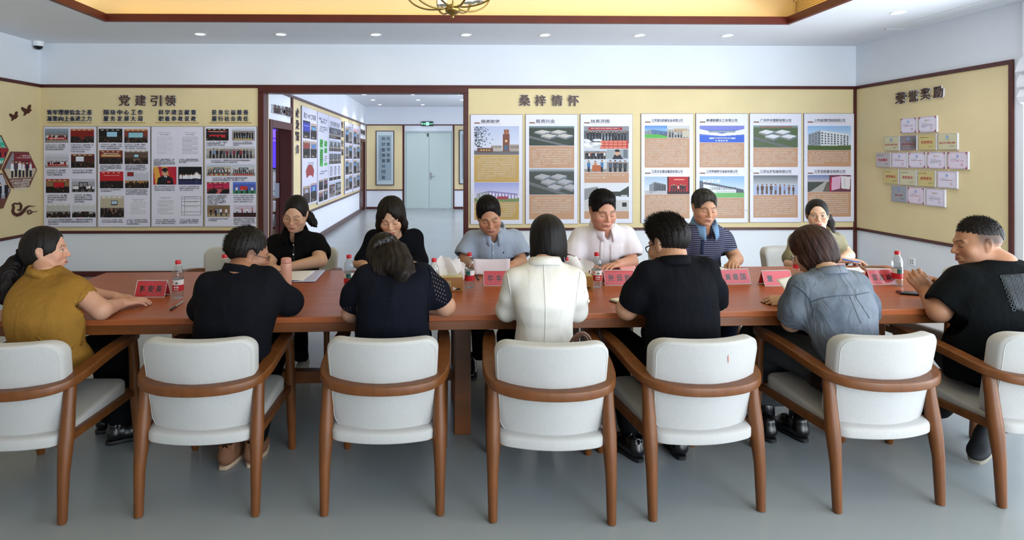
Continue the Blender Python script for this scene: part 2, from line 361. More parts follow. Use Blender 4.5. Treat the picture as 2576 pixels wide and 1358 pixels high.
# ================================================================= chairs and table
M_wood = mat('chair_wood', '683c1b', .38, spec=.45, var=.16, vscale=5, stretch=(6, 6, 1.2), bump=.03, bscale=40)
M_linen = mat('linen', 'b0aeab', .85, var=.03, vscale=160, bump=.09, bscale=700, sheen=.2, stretch=(1, 1, .35))
M_linen2 = mat('linen_piping', 'bdbbb5', .85)
def rrect(w, h, r, n=6):
    pts = []
    for cx, cz, a0 in ((w/2-r, h/2-r, 0), (-w/2+r, h/2-r, 90), (-w/2+r, -h/2+r, 180), (w/2-r, -h/2+r, 270)):
        for k in range(n+1):
            a = math.radians(a0+90*k/n); pts.append((cx+r*math.cos(a), cz+r*math.sin(a)))
    return pts
def resample(pts, n):
    P = [Vector(p) for p in pts]; P.append(P[0]); L = [0]
    for i in range(len(P)-1): L.append(L[-1]+(P[i+1]-P[i]).length)
    out = []; j = 0
    for k in range(n):
        t = L[-1]*k/n
        while L[j+1] < t: j += 1
        out.append(P[j].lerp(P[j+1], (t-L[j])/max(1e-9, L[j+1]-L[j])))
    return out
def cushion(w, h, r, t, e0, e1, fn, n=112, puff=.012):
    """upholstered slab: outline w*h with corner radius r, thickness t, edge rounding e0 (far side) and e1 (near side); fn(u, v, d) bends it"""
    out = resample(rrect(w, h, r), n); mb = MB(); loops = []
    def ring(scale, inset, d):
        l = []
        for p in out:
            q = Vector((p[0]*(1-2*inset/w), p[1]*(1-2*inset/h)))*scale
            l.append(fn(q.x, q.y, d))
        return l
    for s in (.02, .3, .55, .78, .93): loops.append(ring(s, e0, -t/2-puff*(1-s*s)))
    for a in range(0, 5): th = PI/2*a/4; loops.append(ring(1, e0*(1-math.sin(th)), -t/2+e0*(1-math.cos(th))))
    for a in range(0, 5): th = PI/2*a/4; loops.append(ring(1, e1*(1-math.cos(th)), t/2-e1*(1-math.sin(th))))
    for s in (.93, .78, .55, .3, .02): loops.append(ring(s, e1, t/2+puff*(1-s*s)))
    return mb.loops(loops)
def back_fn(u, v, d):            # leaning back, hollow towards the sitter
    z = .548+v; w = 1+.22*v
    x = u*w; lean = -.20*(z-.37)
    return (x, .046+lean+1.35*x*x-d, z)
def seat_fn(u, v, d):
    y = .27+v
    if v < 0: y -= .055*(1-(u/.235)**2)*min(1, -v/.2)*.9
    return (u*(1+.06*v), y, .356+d*(.84+.7*v)+.088*v)
def armrail():
    """one bent piece of wood: back rail running into both arms"""
    path = [(.247, .56, .618), (.252, .48, .618), (.256, .36, .614), (.257, .24, .602), (.253, .13, .584), (.236, .055, .570), (.205, .005, .561), (.155, -.030, .557), (.09, -.052, .555), (0, -.060, .554)]
    path = path+[(-x, y, z) for x, y, z in path[-2::-1]]
    W = [.020, .030, .031, .031, .033, .036, .032, .027, .025, .025]; W = W+W[-2::-1]
    P0 = [Vector(p) for p in path]; P = []; W0 = W; W = []
    for i in range(len(P0)-1):                    # smooth curve through the points
        a, b, c, d = P0[max(i-1, 0)], P0[i], P0[i+1], P0[min(i+2, len(P0)-1)]
        for t in (0, .25, .5, .75):
            P.append(.5*((2*b)+(c-a)*t+(2*a-5*b+4*c-d)*t*t+(3*b-a-3*c+d)*t**3)); W.append(W0[i]*(1-t)+W0[i+1]*t)
    P.append(P0[-1]); W.append(W0[-1]); loops = []
    for i, p in enumerate(P):
        t = (P[min(i+1, len(P)-1)]-P[max(i-1, 0)]); t.z = 0; t.normalize(); n = Vector((-t.y, t.x, 0)); w = W[i]; hh = .0195
        l = []
        for a, b in ((1, -.55), (1, .55), (.95, .85), (.82, 1), (-.82, 1), (-.95, .85), (-1, .55), (-1, -.55), (-.95, -.85), (-.82, -1), (.82, -1), (.95, -.85)): l.append(p+n*(w*a)+Vector((0, 0, hh*b)))
        loops.append(l)
    return MB().loops(loops)
def make_chair():
    t = empty('armchair')
    link('backrest', cushion(.46, .412, .062, .09, .035, .014, back_fn, puff=.004).mesh('backrest', True), M_linen, t)
    out = resample(rrect(.440, .392, .056), 100)       # seam of the back panel
    MB().tube([back_fn(p.x, p.y, .0445) for p in out]+[back_fn(out[0].x, out[0].y, .0445)], .0016, 5, caps=False).build('seam', M_linen2, t)
    link('seat', cushion(.46, .50, .04, .075, .015, .02, seat_fn).mesh('seat', True), M_linen, t)
    armrail().build('arm_rail', M_wood, t, smooth=.5)
    for s in (1, -1):
        MB().tube([(s*.244, .0, 0), (s*.245, .004, .012), (s*.245, .012, .20), (s*.243, .026, .30), (s*.243, .036, .36), (s*.241, .05, .46), (s*.240, .065, .570)], [.016, .019, .0235, .029, .030, .026, .025], 14).build('leg', M_wood, t, smooth=.6)
        MB().tube([(s*.25, .585, 0), (s*.25, .582, .012), (s*.249, .565, .20), (s*.248, .552, .34), (s*.248, .545, .48), (s*.25, .525, .608)], [.016, .019, .023, .026, .024, .022], 14).build('leg', M_wood, t, smooth=.6)
        MB().box((s*.243-.014, .04, .318), (s*.243+.014, .55, .35)).build('side_rail', M_wood, t, bevel=.004)
    MB().box((-.24, .025, .305), (.24, .05, .34)).build('back_rail', M_wood, t, bevel=.004)
    MB().box((-.24, .535, .305), (.24, .56, .35)).build('front_rail', M_wood, t, bevel=.004)
    return t
chair0 = make_chair()
def place_chair(x, y, rz, label, group, _u=[]):
    c = chair0 if not _u else copy_tree(chair0)
    _u.append(1); c.location = (x, y, 0); c.rotation_euler = (0, 0, rz)
    tag(c, label, 'chair', group); return c
GF, GB = 'armchairs along the near side of the table', 'armchairs along the far side of the table'
front = [(-1.84, 2.50, -.02, 'cream armchair at left edge under the woman in ochre, cut by the frame'),
 (-1.058, 2.535, .0, 'cream armchair with brown bag-free seat under the man in dark navy jacket with glasses'),
 (-.278, 2.53, -.01, 'cream armchair under the woman with the flower hair clip'),
 (.432, 2.46, -.055, 'cream armchair under the woman in the white jacket, brown bag handles behind it'),
 (1.10, 2.50, .115, 'cream armchair with a small pink mark on its back, under the man in black polo'),
 (1.907, 2.535, .10, 'cream armchair under the woman in denim, small black bag on its seat'),
 (2.645, 2.56, .10, 'cream armchair at right edge under the man in the black t-shirt, cut by the frame')]
front[1] = (-1.058, 2.535, .0, 'cream armchair under the man in dark navy jacket and glasses')
for a in front: place_chair(*a, GF)
chair_mark = MB().tube([back_fn(.052, .15, .047), back_fn(.053, .135, .0475), back_fn(.056, .115, .048)], [.002, .0035, .0015], 6)
_c5 = [o for o in COL.objects if o.name.startswith('armchair') and abs(o.location.x-1.10) < .01][0]
chair_mark.build('stain', mat('pink_stain', 'c98f86', .8), _c5)
back = [(at(592, 620, 5.05).x, 5.06, PI, 'empty cream armchair on the far side, left of the woman in black shirt'),
 (at(782, 620, 5.05).x, 5.04, PI, 'cream armchair behind the woman in black shirt, far side'),
 (at(1003, 620, 5.05).x, 5.05, PI-.02, 'cream armchair behind the woman with the dark bob in navy'),
 (at(1236, 620, 5.05).x, 5.06, PI, 'cream armchair behind the man in light blue shirt'),
 (at(1462, 620, 5.05).x, 5.06, PI, 'cream armchair behind the man in white shirt'),
 (at(1700, 620, 5.0).x, 5.04, PI+.05, 'cream armchair behind the man in striped polo'),
 (at(1976, 620, 5.0).x, 5.0, PI+.04, 'cream armchair beside the woman in khaki, mostly in view')]
for a in back: place_chair(*a, GB)
place_chair(3.62, 3.95, PI/2+.12, 'cream armchair at the right end of the table behind the man in black', 'armchairs at the table ends')
place_chair(-2.86, 3.25, -PI/2, 'cream armchair at the left end of the table behind the ponytail', 'armchairs at the table ends')
# ---- long table, slightly turned
M_top = mat('table_wood', '9c5530', .30, spec=.32, var=.14, vscale=3.2, stretch=(.55, 7, 7), bump=.015, bscale=30, detail=7)
M_apron = mat('table_apron_wood', '6c3c1a', .35, var=.16, vscale=3, stretch=(.6, 6, 6), detail=6)
table = empty('conference_table', (.435, 3.49, 0), .03, 'long reddish brown wooden conference table in the middle of the room', 'table')
TL, TW = 5.36, 1.17
MB().box((-TL/2, -TW/2, .72), (TL/2, TW/2, .75)).build('tabletop', M_top, table, bevel=.004)
ap = .665
for s in (1, -1):
    MB().box((-TL/2+.004, s*(TW/2-.006)-.014 if s > 0 else s*(TW/2-.0015), ap+.012), (TL/2-.004, s*(TW/2-.0015), .7195) if s > 0 else (TL/2-.004, s*(TW/2-.006)+.014, .7195)).build('apron', M_apron, table, bevel=.002)
    MB().box((s*(TL/2-.006)-.014, -TW/2+.02, ap+.012), (s*(TL/2-.006)+.014 if s < 0 else s*(TL/2-.006), TW/2-.02, .715)).build('apron', M_apron, table, bevel=.002)
for x in (-1.72, -.36, .36, 1.99):
    for y in (-.18, .3):
        MB().box((x-.045, y-.045, 0), (x+.045, y+.045, .715)).build('leg', M_apron, table, bevel=.004)
    MB().box((x-.03, -.18, .62), (x+.03, .3, .70)).build('cross_rail', M_apron, table)
MB().box((-1.72, .03, .20), (-.36, .09, .27)).build('stretcher', M_apron, table, bevel=.004)
MB().box((.36, .03, .20), (1.99, .09, .27)).build('stretcher', M_apron, table, bevel=.004)
# ================================================================= ceiling fixtures and small wall things
M_lamp = mat('lamp_diffuser', 'ffffff', .5, emit='f4f7ff', estr=30)
M_lamp_off = mat('lamp_ring', 'f2f3f5', .35)
dl_ring = MB().lathe([(.045, -.001), (.052, -.006), (.062, -.008), (.068, -.004), (.07, 0), (.045, .0)], 24, caps=False).mesh('ring', .6)
dl_disc = MB().lathe([(.0475, -.002), (.03, -.0025), (.001, -.003)], 20, caps=False).mesh('diffuser', True)
def spot(loc, e, size=2.2, col=(.94, .96, 1)):
    l = bpy.data.lights.new('spot_beam', 'SPOT'); l.energy = e; l.spot_size = size; l.spot_blend = .8; l.color = col; l.shadow_soft_size = .05
    o = bpy.data.objects.new('spot_beam', l); COL.objects.link(o); o.location = loc; return o
def downlight(p, label, group, e):
    t = empty('downlight', p, 0, label, 'ceiling light', group)
    link('ring', dl_ring, M_lamp_off, t); link('diffuser', dl_disc, M_lamp, t)
    spot((p[0], p[1], p[2]-.02), e)
ORD = ['leftmost', 'second from left', 'third from left', 'middle', 'fifth from left', 'sixth from left', 'rightmost']
for i, px in enumerate((503, 706, 945, 1172, 1370, 1608, 1829)):
    downlight(atz(px, 85.5+i*.6, ZC), 'round recessed downlight, %s of the row over the panelled back wall' % ORD[i], 'downlights over the back wall', 6)
downlight(atz(2259, 31, ZC), 'round recessed downlight beside the slot diffuser, near the right wall', 'downlights at the sides', 24)
downlight(atz(-40, 26, ZC), 'round recessed downlight near the left wall, just at the frame edge', 'downlights at the sides', 24)
cor = [(916, 237.5), (938, 251), (955, 263), (1038, 237.5), (1052, 251), (1063, 263), (1157, 237.5), (1162, 251)]
names = ['left file, nearest', 'left file, second', 'left file, farthest', 'middle file, nearest', 'middle file, second', 'middle file, farthest', 'right file, nearest', 'right file, second']
for (px, py), n in zip(cor, names):
    downlight(atz(px, py, ZC), 'small recessed downlight in the corridor ceiling, %s' % n, 'corridor downlights', 34)
for y in (9.0, 10.4): 
    for x in (-1.6, .3): spot((x, y, ZC-.02), 34)
spot((-3.6, 10.2, ZC-.05), 120, 2.8)  # added spot without a fixture, brightens the side room
# ---- chandelier: gold hub, eight swept arms, white glass cups
M_gold = mat('brushed_gold', 'a98e52', .32, .9, var=.06, vscale=20)
M_cup = mat('opal_glass', 'f4f2ea', .3, emit='fff4dd', estr=1.6)
M_bulbglass = mat('clear_dish', 'e8eef0', .08, trans=.8)
cp = at(1139, 46, 4.6)
ch = empty('chandelier', cp, 0, 'gold chandelier with swept arms and white glass shades at the top edge', 'chandelier')
MB().lathe([(.002, 0), (.011, .004), (.013, .012), (.008, .020), (.018, .024), (.032, .031), (.046, .040), (.056, .052), (.060, .062), (.060, .066), (.052, .068), (.050, .094), (.052, .098), (.040, .10), (.012, .104)], 32).build('hub', M_gold, ch, smooth=.6)
MB().tube([(0, 0, .10), (0, 0, .34)], .006, 8).build('stem', M_gold, ch)
tor = [(0, .016*math.cos(a), .145+.028*math.sin(a)) for a in np.linspace(0, 2*PI, 15)]
MB().tube(tor, .004, 6).build('chain_link', M_gold, ch, smooth=True)
for k in range(8):
    a = 2*PI*(k+.5)/8; c, s = math.cos(a), math.sin(a)
    prof = [(.045, .078), (.09, .066), (.15, .072), (.205, .108), (.240, .16), (.252, .215)] if k % 2 == 0 else [(.045, .086), (.10, .078), (.18, .09), (.25, .13), (.300, .19), (.315, .25)]
    prof = [(r*(1+.28*min(1, r/.2)), z) for r, z in prof]; R_, Z_ = (prof[-2][0]*.72, .15) if k % 2 == 0 else (prof[-2][0]*.95, .205)
    tt = np.linspace(0, len(prof)-1, 26); pr = [Vector((q[0], q[1])) for q in prof]; sm = []
    for t_ in tt:
        i_ = min(int(t_), len(pr)-2); f_ = t_-i_; a_, b_, c_, d_ = pr[max(i_-1, 0)], pr[i_], pr[i_+1], pr[min(i_+2, len(pr)-1)]; q = .5*((2*b_)+(c_-a_)*f_+(2*a_-5*b_+4*c_-d_)*f_*f_+(3*b_-a_-3*c_+d_)*f_**3); sm.append((q.x, q.y))
    arm = MB().tube([(r*c, r*s, z) for r, z in sm], .0085, 8, flat=(1.2, .8)).build('arm', M_gold, ch, smooth=True)
    MB().lathe([(.004, Z_-.012), (.04, Z_-.006), (.047, Z_), (.04, Z_+.004)], 20, c=(R_*c, R_*s, 0)).build('dish', M_bulbglass, ch, smooth=.6)
    MB().lathe([(.034, Z_+.008), (.037, Z_+.03), (.038, Z_+.11), (.036, Z_+.11), (.033, Z_+.012)], 20, c=(R_*c, R_*s, 0)).build('glass_shade', M_cup, ch, smooth=.6)
    MB().lathe([(.009, Z_-.014), (.009, Z_+.05), (.004, Z_+.06)], 10, c=(R_*c, R_*s, 0)).build('candle_tube', M_gold, ch, smooth=.6)
# ---- dome camera in the left corner
p = atz(103, 106, ZC); p.y = min(p.y, YW-.12)
dc = empty('security_camera', p, 0, 'white dome security camera on the ceiling in the left corner', 'camera')
MB().lathe([(.062, 0), (.062, -.02), (.056, -.045), (.052, -.06), (.05, -.05)], 24).build('housing', M_whiteplastic, dc, smooth=.6)
MB().lathe([(.05, -.055), (.047, -.075), (.036, -.092), (.018, -.102), (.001, -.104)], 24).build('dome', mat('dome_black', '0c0d10', .12), dc, smooth=True)
# ---- slot diffuser in the ceiling along the right wall
a = atz(2225, 73, ZC); b = atz(2290, 71, ZC)
sd = empty('air_diffuser', (a.x, a.y, ZC), 0, 'long white slot air diffuser in the ceiling along the right wall', 'air vent')
w = b.x-a.x; L = 3.2
MB().box((0, -L, -.006), (.012, 0, .0)).box((w-.012, -L, -.006), (w, 0, .0)).box((0, -.012, -.006), (w, 0, .0)).box((0, -L, -.006), (w, -L+.012, .0)).build('frame', M_whiteplastic, sd)
MB().box((.012, -L+.012, -.003), (w-.012, -.012, -.0005)).build('flap', mat('flap_white', 'dfe2e8', .6), sd)
# ---- vent grille in the coffer's right side
g = atx(2062, 10, TX1+S-.02)
vg = empty('vent_grille', g, 0, 'slatted yellow lit air vent in the right side of the ceiling recess', 'air vent')
MB().box((-.012, -.45, -.08), (.0, .45, -.065)).box((-.012, -.45, .14), (.0, .45, .155)).box((-.012, -.45, -.08), (.0, -.435, .155)).box((-.012, .435, -.08), (.0, .45, .155)).build('frame', M_coffer, vg)
sl = MB().box((-.010, -.435, -.002), (.004, .435, .002)).mesh('slat')
for k in range(9): link('slat', sl, M_coffer, vg, (0, 0, -.055+k*.023), (0, -.5, 0))
# ---- double socket on the right wall
s0 = atx(2295, 658, XR)
so = empty('wall_socket', s0, 0, 'white wall socket low on the right wall behind the table end', 'socket')
MB().box((-.008, -.043, -.043), (0, .043, .043)).build('plate', M_whiteplastic, so, bevel=.003)
MB().box((-.009, -.018, .006), (-.0075, -.008, .020)).box((-.009, .008, .006), (-.0075, .018, .020)).box((-.009, -.018, -.022), (-.0075, -.008, -.008)).box((-.009, .008, -.022), (-.0075, .018, -.008)).build('holes', M_black, so)
# ---- things in the side room
tv = empty('wall_screen', (at(699, 393, 12.0).x-.02, YS-.02, 1.72), 0, 'large screen glowing purple in the tiled room behind the left doorway', 'screen')
MB().box((-1.5, -.05, -.46), (.03, -.012, .46)).build('housing', M_black, tv, bevel=.004)
MB().box((-1.47, -.052, -.43), (-.0, -.049, .43)).build('display', mat('purple_screen', '3a25c8', .3, emit='3b22e0', estr=2.2), tv)
MB().box((-1.47, -.054, .1), (-.02, -.0515, .14)).box((-1.47, -.054, .18), (-.05, -.0515, .40)).build('display_band', mat('purple_band', '6a4cf0', .3, emit='5a3cf8', estr=2.4), tv)
lc = empty('lecture_desk', (at(690, 393, 11.3).x, 11.3, 0), 0, 'brown wooden desk in the tiled room behind the left doorway', 'desk')
MB().box((-.7, -.28, 0), (.12, .28, .72)).build('body', mat('desk_wood', '6b5a3e', .5, var=.1), lc, bevel=.004)
MB().box((-.73, -.31, .72), (.15, .31, .76)).build('top', mat('desk_top', '7a6645', .4), lc, bevel=.004)
c = copy_tree(chair0); c.location = (at(702, 393, 10.2).x-.05, 10.2, 0); c.rotation_euler = (0, 0, 2.2)
for ch_ in c.children:
    pass
tag(c, 'cream armchair inside the tiled room behind the left doorway', 'chair')
# ---- exit sign above the corridor door
e0, e1 = at(1061, 317, YE), at(1090, 306, YE)
xs_ = empty('exit_sign', ((e0.x+e1.x)/2, YE-.03, (e0.z+e1.z)/2), 0, 'small green and black lit exit sign above the pale corridor door', 'sign')
w, h = e1.x-e0.x, e1.z-e0.z
MB().box((-w/2, -.02, -h/2), (w/2, .02, h/2)).build('case', mat('exit_case', '141a18', .4), xs_, bevel=.003)
M_green = mat('exit_green', '9fe8c4', .4, emit='8fffd0', estr=1.4)
MB().box((-.045, -.0225, -h*.36), (.045, -.0202, h*.36)).build('lit_panel', M_green, xs_)
# running figure and arrow on the lit panel
pk = mat('exit_dark', '0c3a2a', .5)
mbx = MB()
for pts in ([(.0, .012), (-.012, -.008)], [(-.012, -.008), (-.002, -.022), (-.010, -.036)], [(-.012, -.008), (-.024, -.016), (-.030, -.008)], [(0, .010), (.016, .002)], [(0, .012), (-.016, .014)]):
    mbx.tube([(x, -.024, z) for x, z in pts], .0045, 6)
mbx.lathe([(.001, -.007), (.006, -.004), (.007, 0), (.006, .004), (.001, .007)], 8, c=(.006, -.024, .024))
mbx.build('figure', pk, xs_)
text('安全', h*.5, M_green, xs_, (-w*.34, -.0215, 0), (PI/2, 0, 0)); text('EXIT', h*.42, M_green, xs_, (w*.34, -.0215, 0), (PI/2, 0, 0))
# ================================================================= boards, prints and lettering
M_print = attr_mat('print', .45)
M_board = mat('board_white', 'd9d8ea', .4)
M_board2 = mat('board_white_right', 'dcdcec', .4)
M_edge = mat('board_edge', '6b6470', .5)
M_ink = mat('black_ink', '2a2a32', .6); M_navy = mat('navy_letters', '1d2742', .4); M_brown = mat('brown_letters', '4a2b22', .35)
M_ink2 = mat('grey_ink', '77757f', .6); M_whiteink = mat('white_ink', 'efe6dc', .6); M_red = mat('red_ink', 'b8323a', .5); M_goldink = mat('gold_line', 'a98c4c', .4)
M_tan = mat('tan_print', 'b98f72', .5); M_mustard = mat('mustard_print', 'bd9b5a', .5); M_acryl = mat('acrylic_backing', 'dcdde2', .3)
class Wall:
    """a wall face: u runs right, v up, as seen from the room"""
    def __init__(s, kind, d):
        s.kind, s.d = kind, d
        s.rot = {'Y': (PI/2, 0, 0), 'L': (PI/2, 0, PI/2), 'R': (PI/2, 0, -PI/2)}[kind]
    def hit(s, px, py): return at(px, py, s.d) if s.kind == 'Y' else atx(px, py, s.d)
    def uv(s, px, py):
        p = s.hit(px, py); return ({'Y': p.x, 'L': p.y, 'R': -p.y}[s.kind], p.z)
    def pos(s, u, v, o=0): return {'Y': Vector((u, s.d-o, v)), 'L': Vector((s.d+o, u, v)), 'R': Vector((s.d-o, -u, v))}[s.kind]
WB = Wall('Y', YW-.0075); WL_ = Wall('L', XL+.0075); WR_ = Wall('R', XR-.0075); WC = Wall('L', XC+.0075); WE = Wall('Y', YE-.0075)
# ---- flat prints: a fine grid of coloured cells
class Pic:
    def __init__(s, nx, ny, c='808080'): s.a = np.empty((ny, nx, 3)); s.a[:] = s.c(c); s.nx, s.ny = nx, ny; s.r = np.random.RandomState(nx*31+ny+int(s.a[0,0,0]*99))
    @staticmethod
    def c(c): return np.array([int(c[i:i+2], 16)/255 for i in (0, 2, 4)]) if isinstance(c, str) else np.array(c)
    def R(s, x0, y0, x1, y1, c, jit=0):
        i0, i1, j0, j1 = [int(round(v)) for v in (x0*s.nx, x1*s.nx, y0*s.ny, y1*s.ny)]
        i1 = max(i1, i0+1); j1 = max(j1, j0+1); sub = s.a[max(0, j0):j1, max(0, i0):i1]; sub[:] = s.c(c)
        if jit: sub += s.r.uniform(-jit, jit, sub.shape[:2]+(1,))
        return s
    def E(s, cx, cy, rx, ry, c):
        Y, X = np.mgrid[0:s.ny, 0:s.nx]; m = ((((X+.5)/s.nx-cx)/rx)**2+(((Y+.5)/s.ny-cy)/ry)**2) < 1; s.a[m] = s.c(c); return s
    def P(s, pts, c):
        Y, X = np.mgrid[0:s.ny, 0:s.nx]; x = (X+.5)/s.nx; y = (Y+.5)/s.ny; m = np.zeros(x.shape, bool); n = len(pts)
        for i in range(n):
            (xa, ya), (xb, yb) = pts[i], pts[(i+1) % n]
            if ya == yb: continue
            m ^= ((ya > y) != (yb > y)) & (x < (xb-xa)*(y-ya)/(yb-ya)+xa)
        s.a[m] = s.c(c); return s
    def G(s, y0, y1, c0, c1):
        j0, j1 = int(y0*s.ny), int(y1*s.ny)
        for j in range(j0, j1): t = (j-j0)/max(1, j1-j0-1); s.a[j] = s.c(c0)*(1-t)+s.c(c1)*t
        return s
    def N(s, y0, y1, amt, x0=0, x1=1):
        sub = s.a[int(y0*s.ny):int(y1*s.ny), int(x0*s.nx):int(x1*s.nx)]; amt = amt*.45; sub += s.r.uniform(-amt, amt, sub.shape[:2]+(1,)); return s
    def person(s, x, y, h, shirt, legs='22222a', skin='c49a80', hair='1c1818'):
        w = h*.13*s.ny/s.nx; s.R(x-w*.75, y-h*.5, x+w*.75, y, legs); s.R(x-w, y-h*.82, x+w, y-h*.42, shirt)
        s.E(x, y-h*.89, w*.62, h*.09, skin); s.R(x-w*.55, y-h*1.0, x+w*.55, y-h*.93, hair); return s
    def crowd(s, y, n, h, cols, x0=.05, x1=.95, legs='22222a'):
        for k in range(n): s.person(x0+(x1-x0)*(k+.5)/n, y+s.r.uniform(-.02, .02), h*s.r.uniform(.94, 1.06), cols[s.r.randint(len(cols))], legs)
        return s
    def heads(s, y0, y1, n, c=('15151a', '201b1b', '2b2220'), hl='8d6c5c'):
        for k in range(n):
            y = s.r.uniform(y0, y1); x = s.r.uniform(0, 1); r = .035+.05*(y-y0)/max(.01, y1-y0)
            s.E(x, y+.09, r*1.6, .10, c[s.r.randint(len(c))]); s.E(x, y, r, r*1.6, c[s.r.randint(len(c))])
            if s.r.rand() < .35: s.E(x+r*.5, y+.02, r*.35, r*.6, hl)
        return s
    def glyphs(s, x0, x1, y, n, c, h=.05):
        for k in range(n):
            xa = x0+(x1-x0)*k/n; w = (x1-x0)/n*.75
            s.R(xa, y, xa+w*s.r.uniform(.5, 1), y+h, c)
        return s
def hall(nx, ny, wall='5a2a22', screen='8fc3dd', ceil='b08a70', table=None, banner=None, sx=(.3, .7), sy=(.25, .5), floor='30262a'):
    p = Pic(nx, ny, wall).G(0, .2, ceil, wall).R(0, .55, 1, 1, floor)
    for k in range(4): p.R(.1+.22*k, .06, .2+.22*k, .09, 'f2e6cc')
    if banner: p.R(.08, .18, .92, .28, banner).glyphs(.15, .85, .21, 16, 'f0d8c8', .05)
    if screen: p.R(sx[0]-.02, sy[0]-.03, sx[1]+.02, sy[1]+.03, '20242c').R(sx[0], sy[0], sx[1], sy[1], screen)
    if table: p.P([(.2, 1), (.4, .58), (.6, .58), (.85, 1)], table)
    p.N(0, 1, .03).heads(.6, .95, 22); return p
def group(nx, ny, sky='b9c3d4', wall='8d8a88', ground='8f8a84', n=8, cols=('23252e', '2c3040', '6a2c2c', 'c9c9cc'), y=.86, h=.55, banner=None, legs='22222a', boxes=None, door=True):
    p = Pic(nx, ny, wall).G(0, .22, sky, sky).R(0, .22, 1, .75, wall).R(0, .75, 1, 1, ground)
    if door: p.R(.3, .25, .7, .7, '4c4a4e').R(.34, .3, .48, .66, '8f98a4').R(.52, .3, .66, .66, '8f98a4')
    p.N(0, 1, .04).crowd(y, n, h, cols, legs=legs)
    if banner: p.R(.12, y-.32*h-.04, .9, y-.32*h+.11, banner).glyphs(.2, .84, y-.32*h, 16, 'f0d0c8', .05)
    if boxes:
        for k in range(9): p.R(.1+.09*k, .82, .17+.09*k, .97, boxes[k % len(boxes)])
    return p
def aerial(nx, ny, sky='8ea3ad', land='3e463c', roof='b3b2b0', rows=3, tint='6f7a86'):
    p = Pic(nx, ny, land).G(0, .16, sky, land).N(.1, 1, .05)
    for k in range(rows):
        y = .2+.2*k; x = .12+.14*k
        for q in range(2):
            xx = x+.36*q
            p.P([(xx, y+.10), (xx+.16, y), (xx+.36, y+.08), (xx+.2, y+.2)], roof); p.P([(xx, y+.10), (xx+.2, y+.2), (xx+.2, y+.29), (xx, y+.18)], '8d8e92'); p.P([(xx+.2, y+.2), (xx+.36, y+.08), (xx+.36, y+.16), (xx+.2, y+.29)], tint)
            for j in range(6): p.R(xx+.02+.03*j, y+.17+.012*j, xx+.03+.03*j, y+.2+.012*j, '565a62')
    p.P([(0, .62), (.7, 1), (.9, 1), (0, .5)], '6a6c70'); p.N(.6, 1, .05); return p
def block(nx, ny, sky=('9fb6d2', 'd6dce4'), wall='c9ccd2', win='4d5a68', ground='55603f', x=(.1, .9), y0=.25):
    p = Pic(nx, ny, 'ffffff').G(0, .8, *sky).R(0, .78, 1, 1, ground, .04)
    xa, xb = x; m = xa+(xb-xa)*.3
    p.P([(m, y0), (xb, y0+.15), (xb, .8), (m, .82)], wall).P([(xa, y0+.16), (m, y0), (m, .82), (xa, .8)], '8e949e')
    for i in range(9):
        for j in range(5):
            u = (i+.5)/9; xx = m+(xb-m)*u; yy = y0+.08+.15*u+(.72-y0-.15*u)*j/5.; p.R(xx-.02, yy, xx+.018, yy+.06, win)
    for i in range(4):
        for j in range(5): xx = xa+(m-xa)*(i+.5)/4; yy = y0+.2-.13*i/4+.1*j; p.R(xx-.015, yy, xx+.012, yy+.05, win)
    p.N(0, 1, .015); return p
def doc(nx, ny, c='dcdaea', ink='a5a3b2', rows=16, title=True, table=False):
    p = Pic(nx, ny, c)
    if title: p.glyphs(.25, .78, .13, 14, '6f6d7c', .02).glyphs(.32, .7, .19, 10, '8d8b9a', .02)
    if table:
        for y in (.12, .2, .3, .5, .75, .88): p.R(.08, y, .94, y+.012, '8d8b98')
        for x in (.08, .22, .93): p.R(x, .12, x+.012, .9, '8d8b98')
        p.glyphs(.25, .8, .33, 12, '777584', .02).glyphs(.25, .8, .53, 14, '777584', .02)
    else:
        for k in range(rows): y = .27+.62*k/rows; p.glyphs(.17 if k % 5 else .22, .85 if k % 5 != 4 else .6, y, 22, ink, .018)
    return p
def strokes(mb, x0, y1, w, rows, pitch, size, rnd, z, last=.6, indent=0, dens=.9):
    """tiny illegible print: rows of marks the size of characters"""
    for r in range(rows):
        y = y1-pitch*r-size; xe = x0+w*(last if r == rows-1 else 1); x = x0+(size*2*indent if r == 0 else 0)
        while x < xe-size*.8:
            if rnd.random() < dens:
                t = size*.11
                for k in range(3):
                    yy = y+size*rnd.uniform(.05, .85); a = x+size*rnd.uniform(0, .15); b = x+size*rnd.uniform(.7, .9)
                    mb.quad((a, yy, z), (b, yy, z), (b, yy+t, z), (a, yy+t, z))
                xa = x+size*rnd.uniform(.1, .3); xb = x+size*rnd.uniform(.45, .7)
                for xx in (xa, xb): mb.quad((xx, y+.05*size, z), (xx+t, y+.05*size, z), (xx+t, y+.9*size, z), (xx, y+.9*size, z))
            x += size
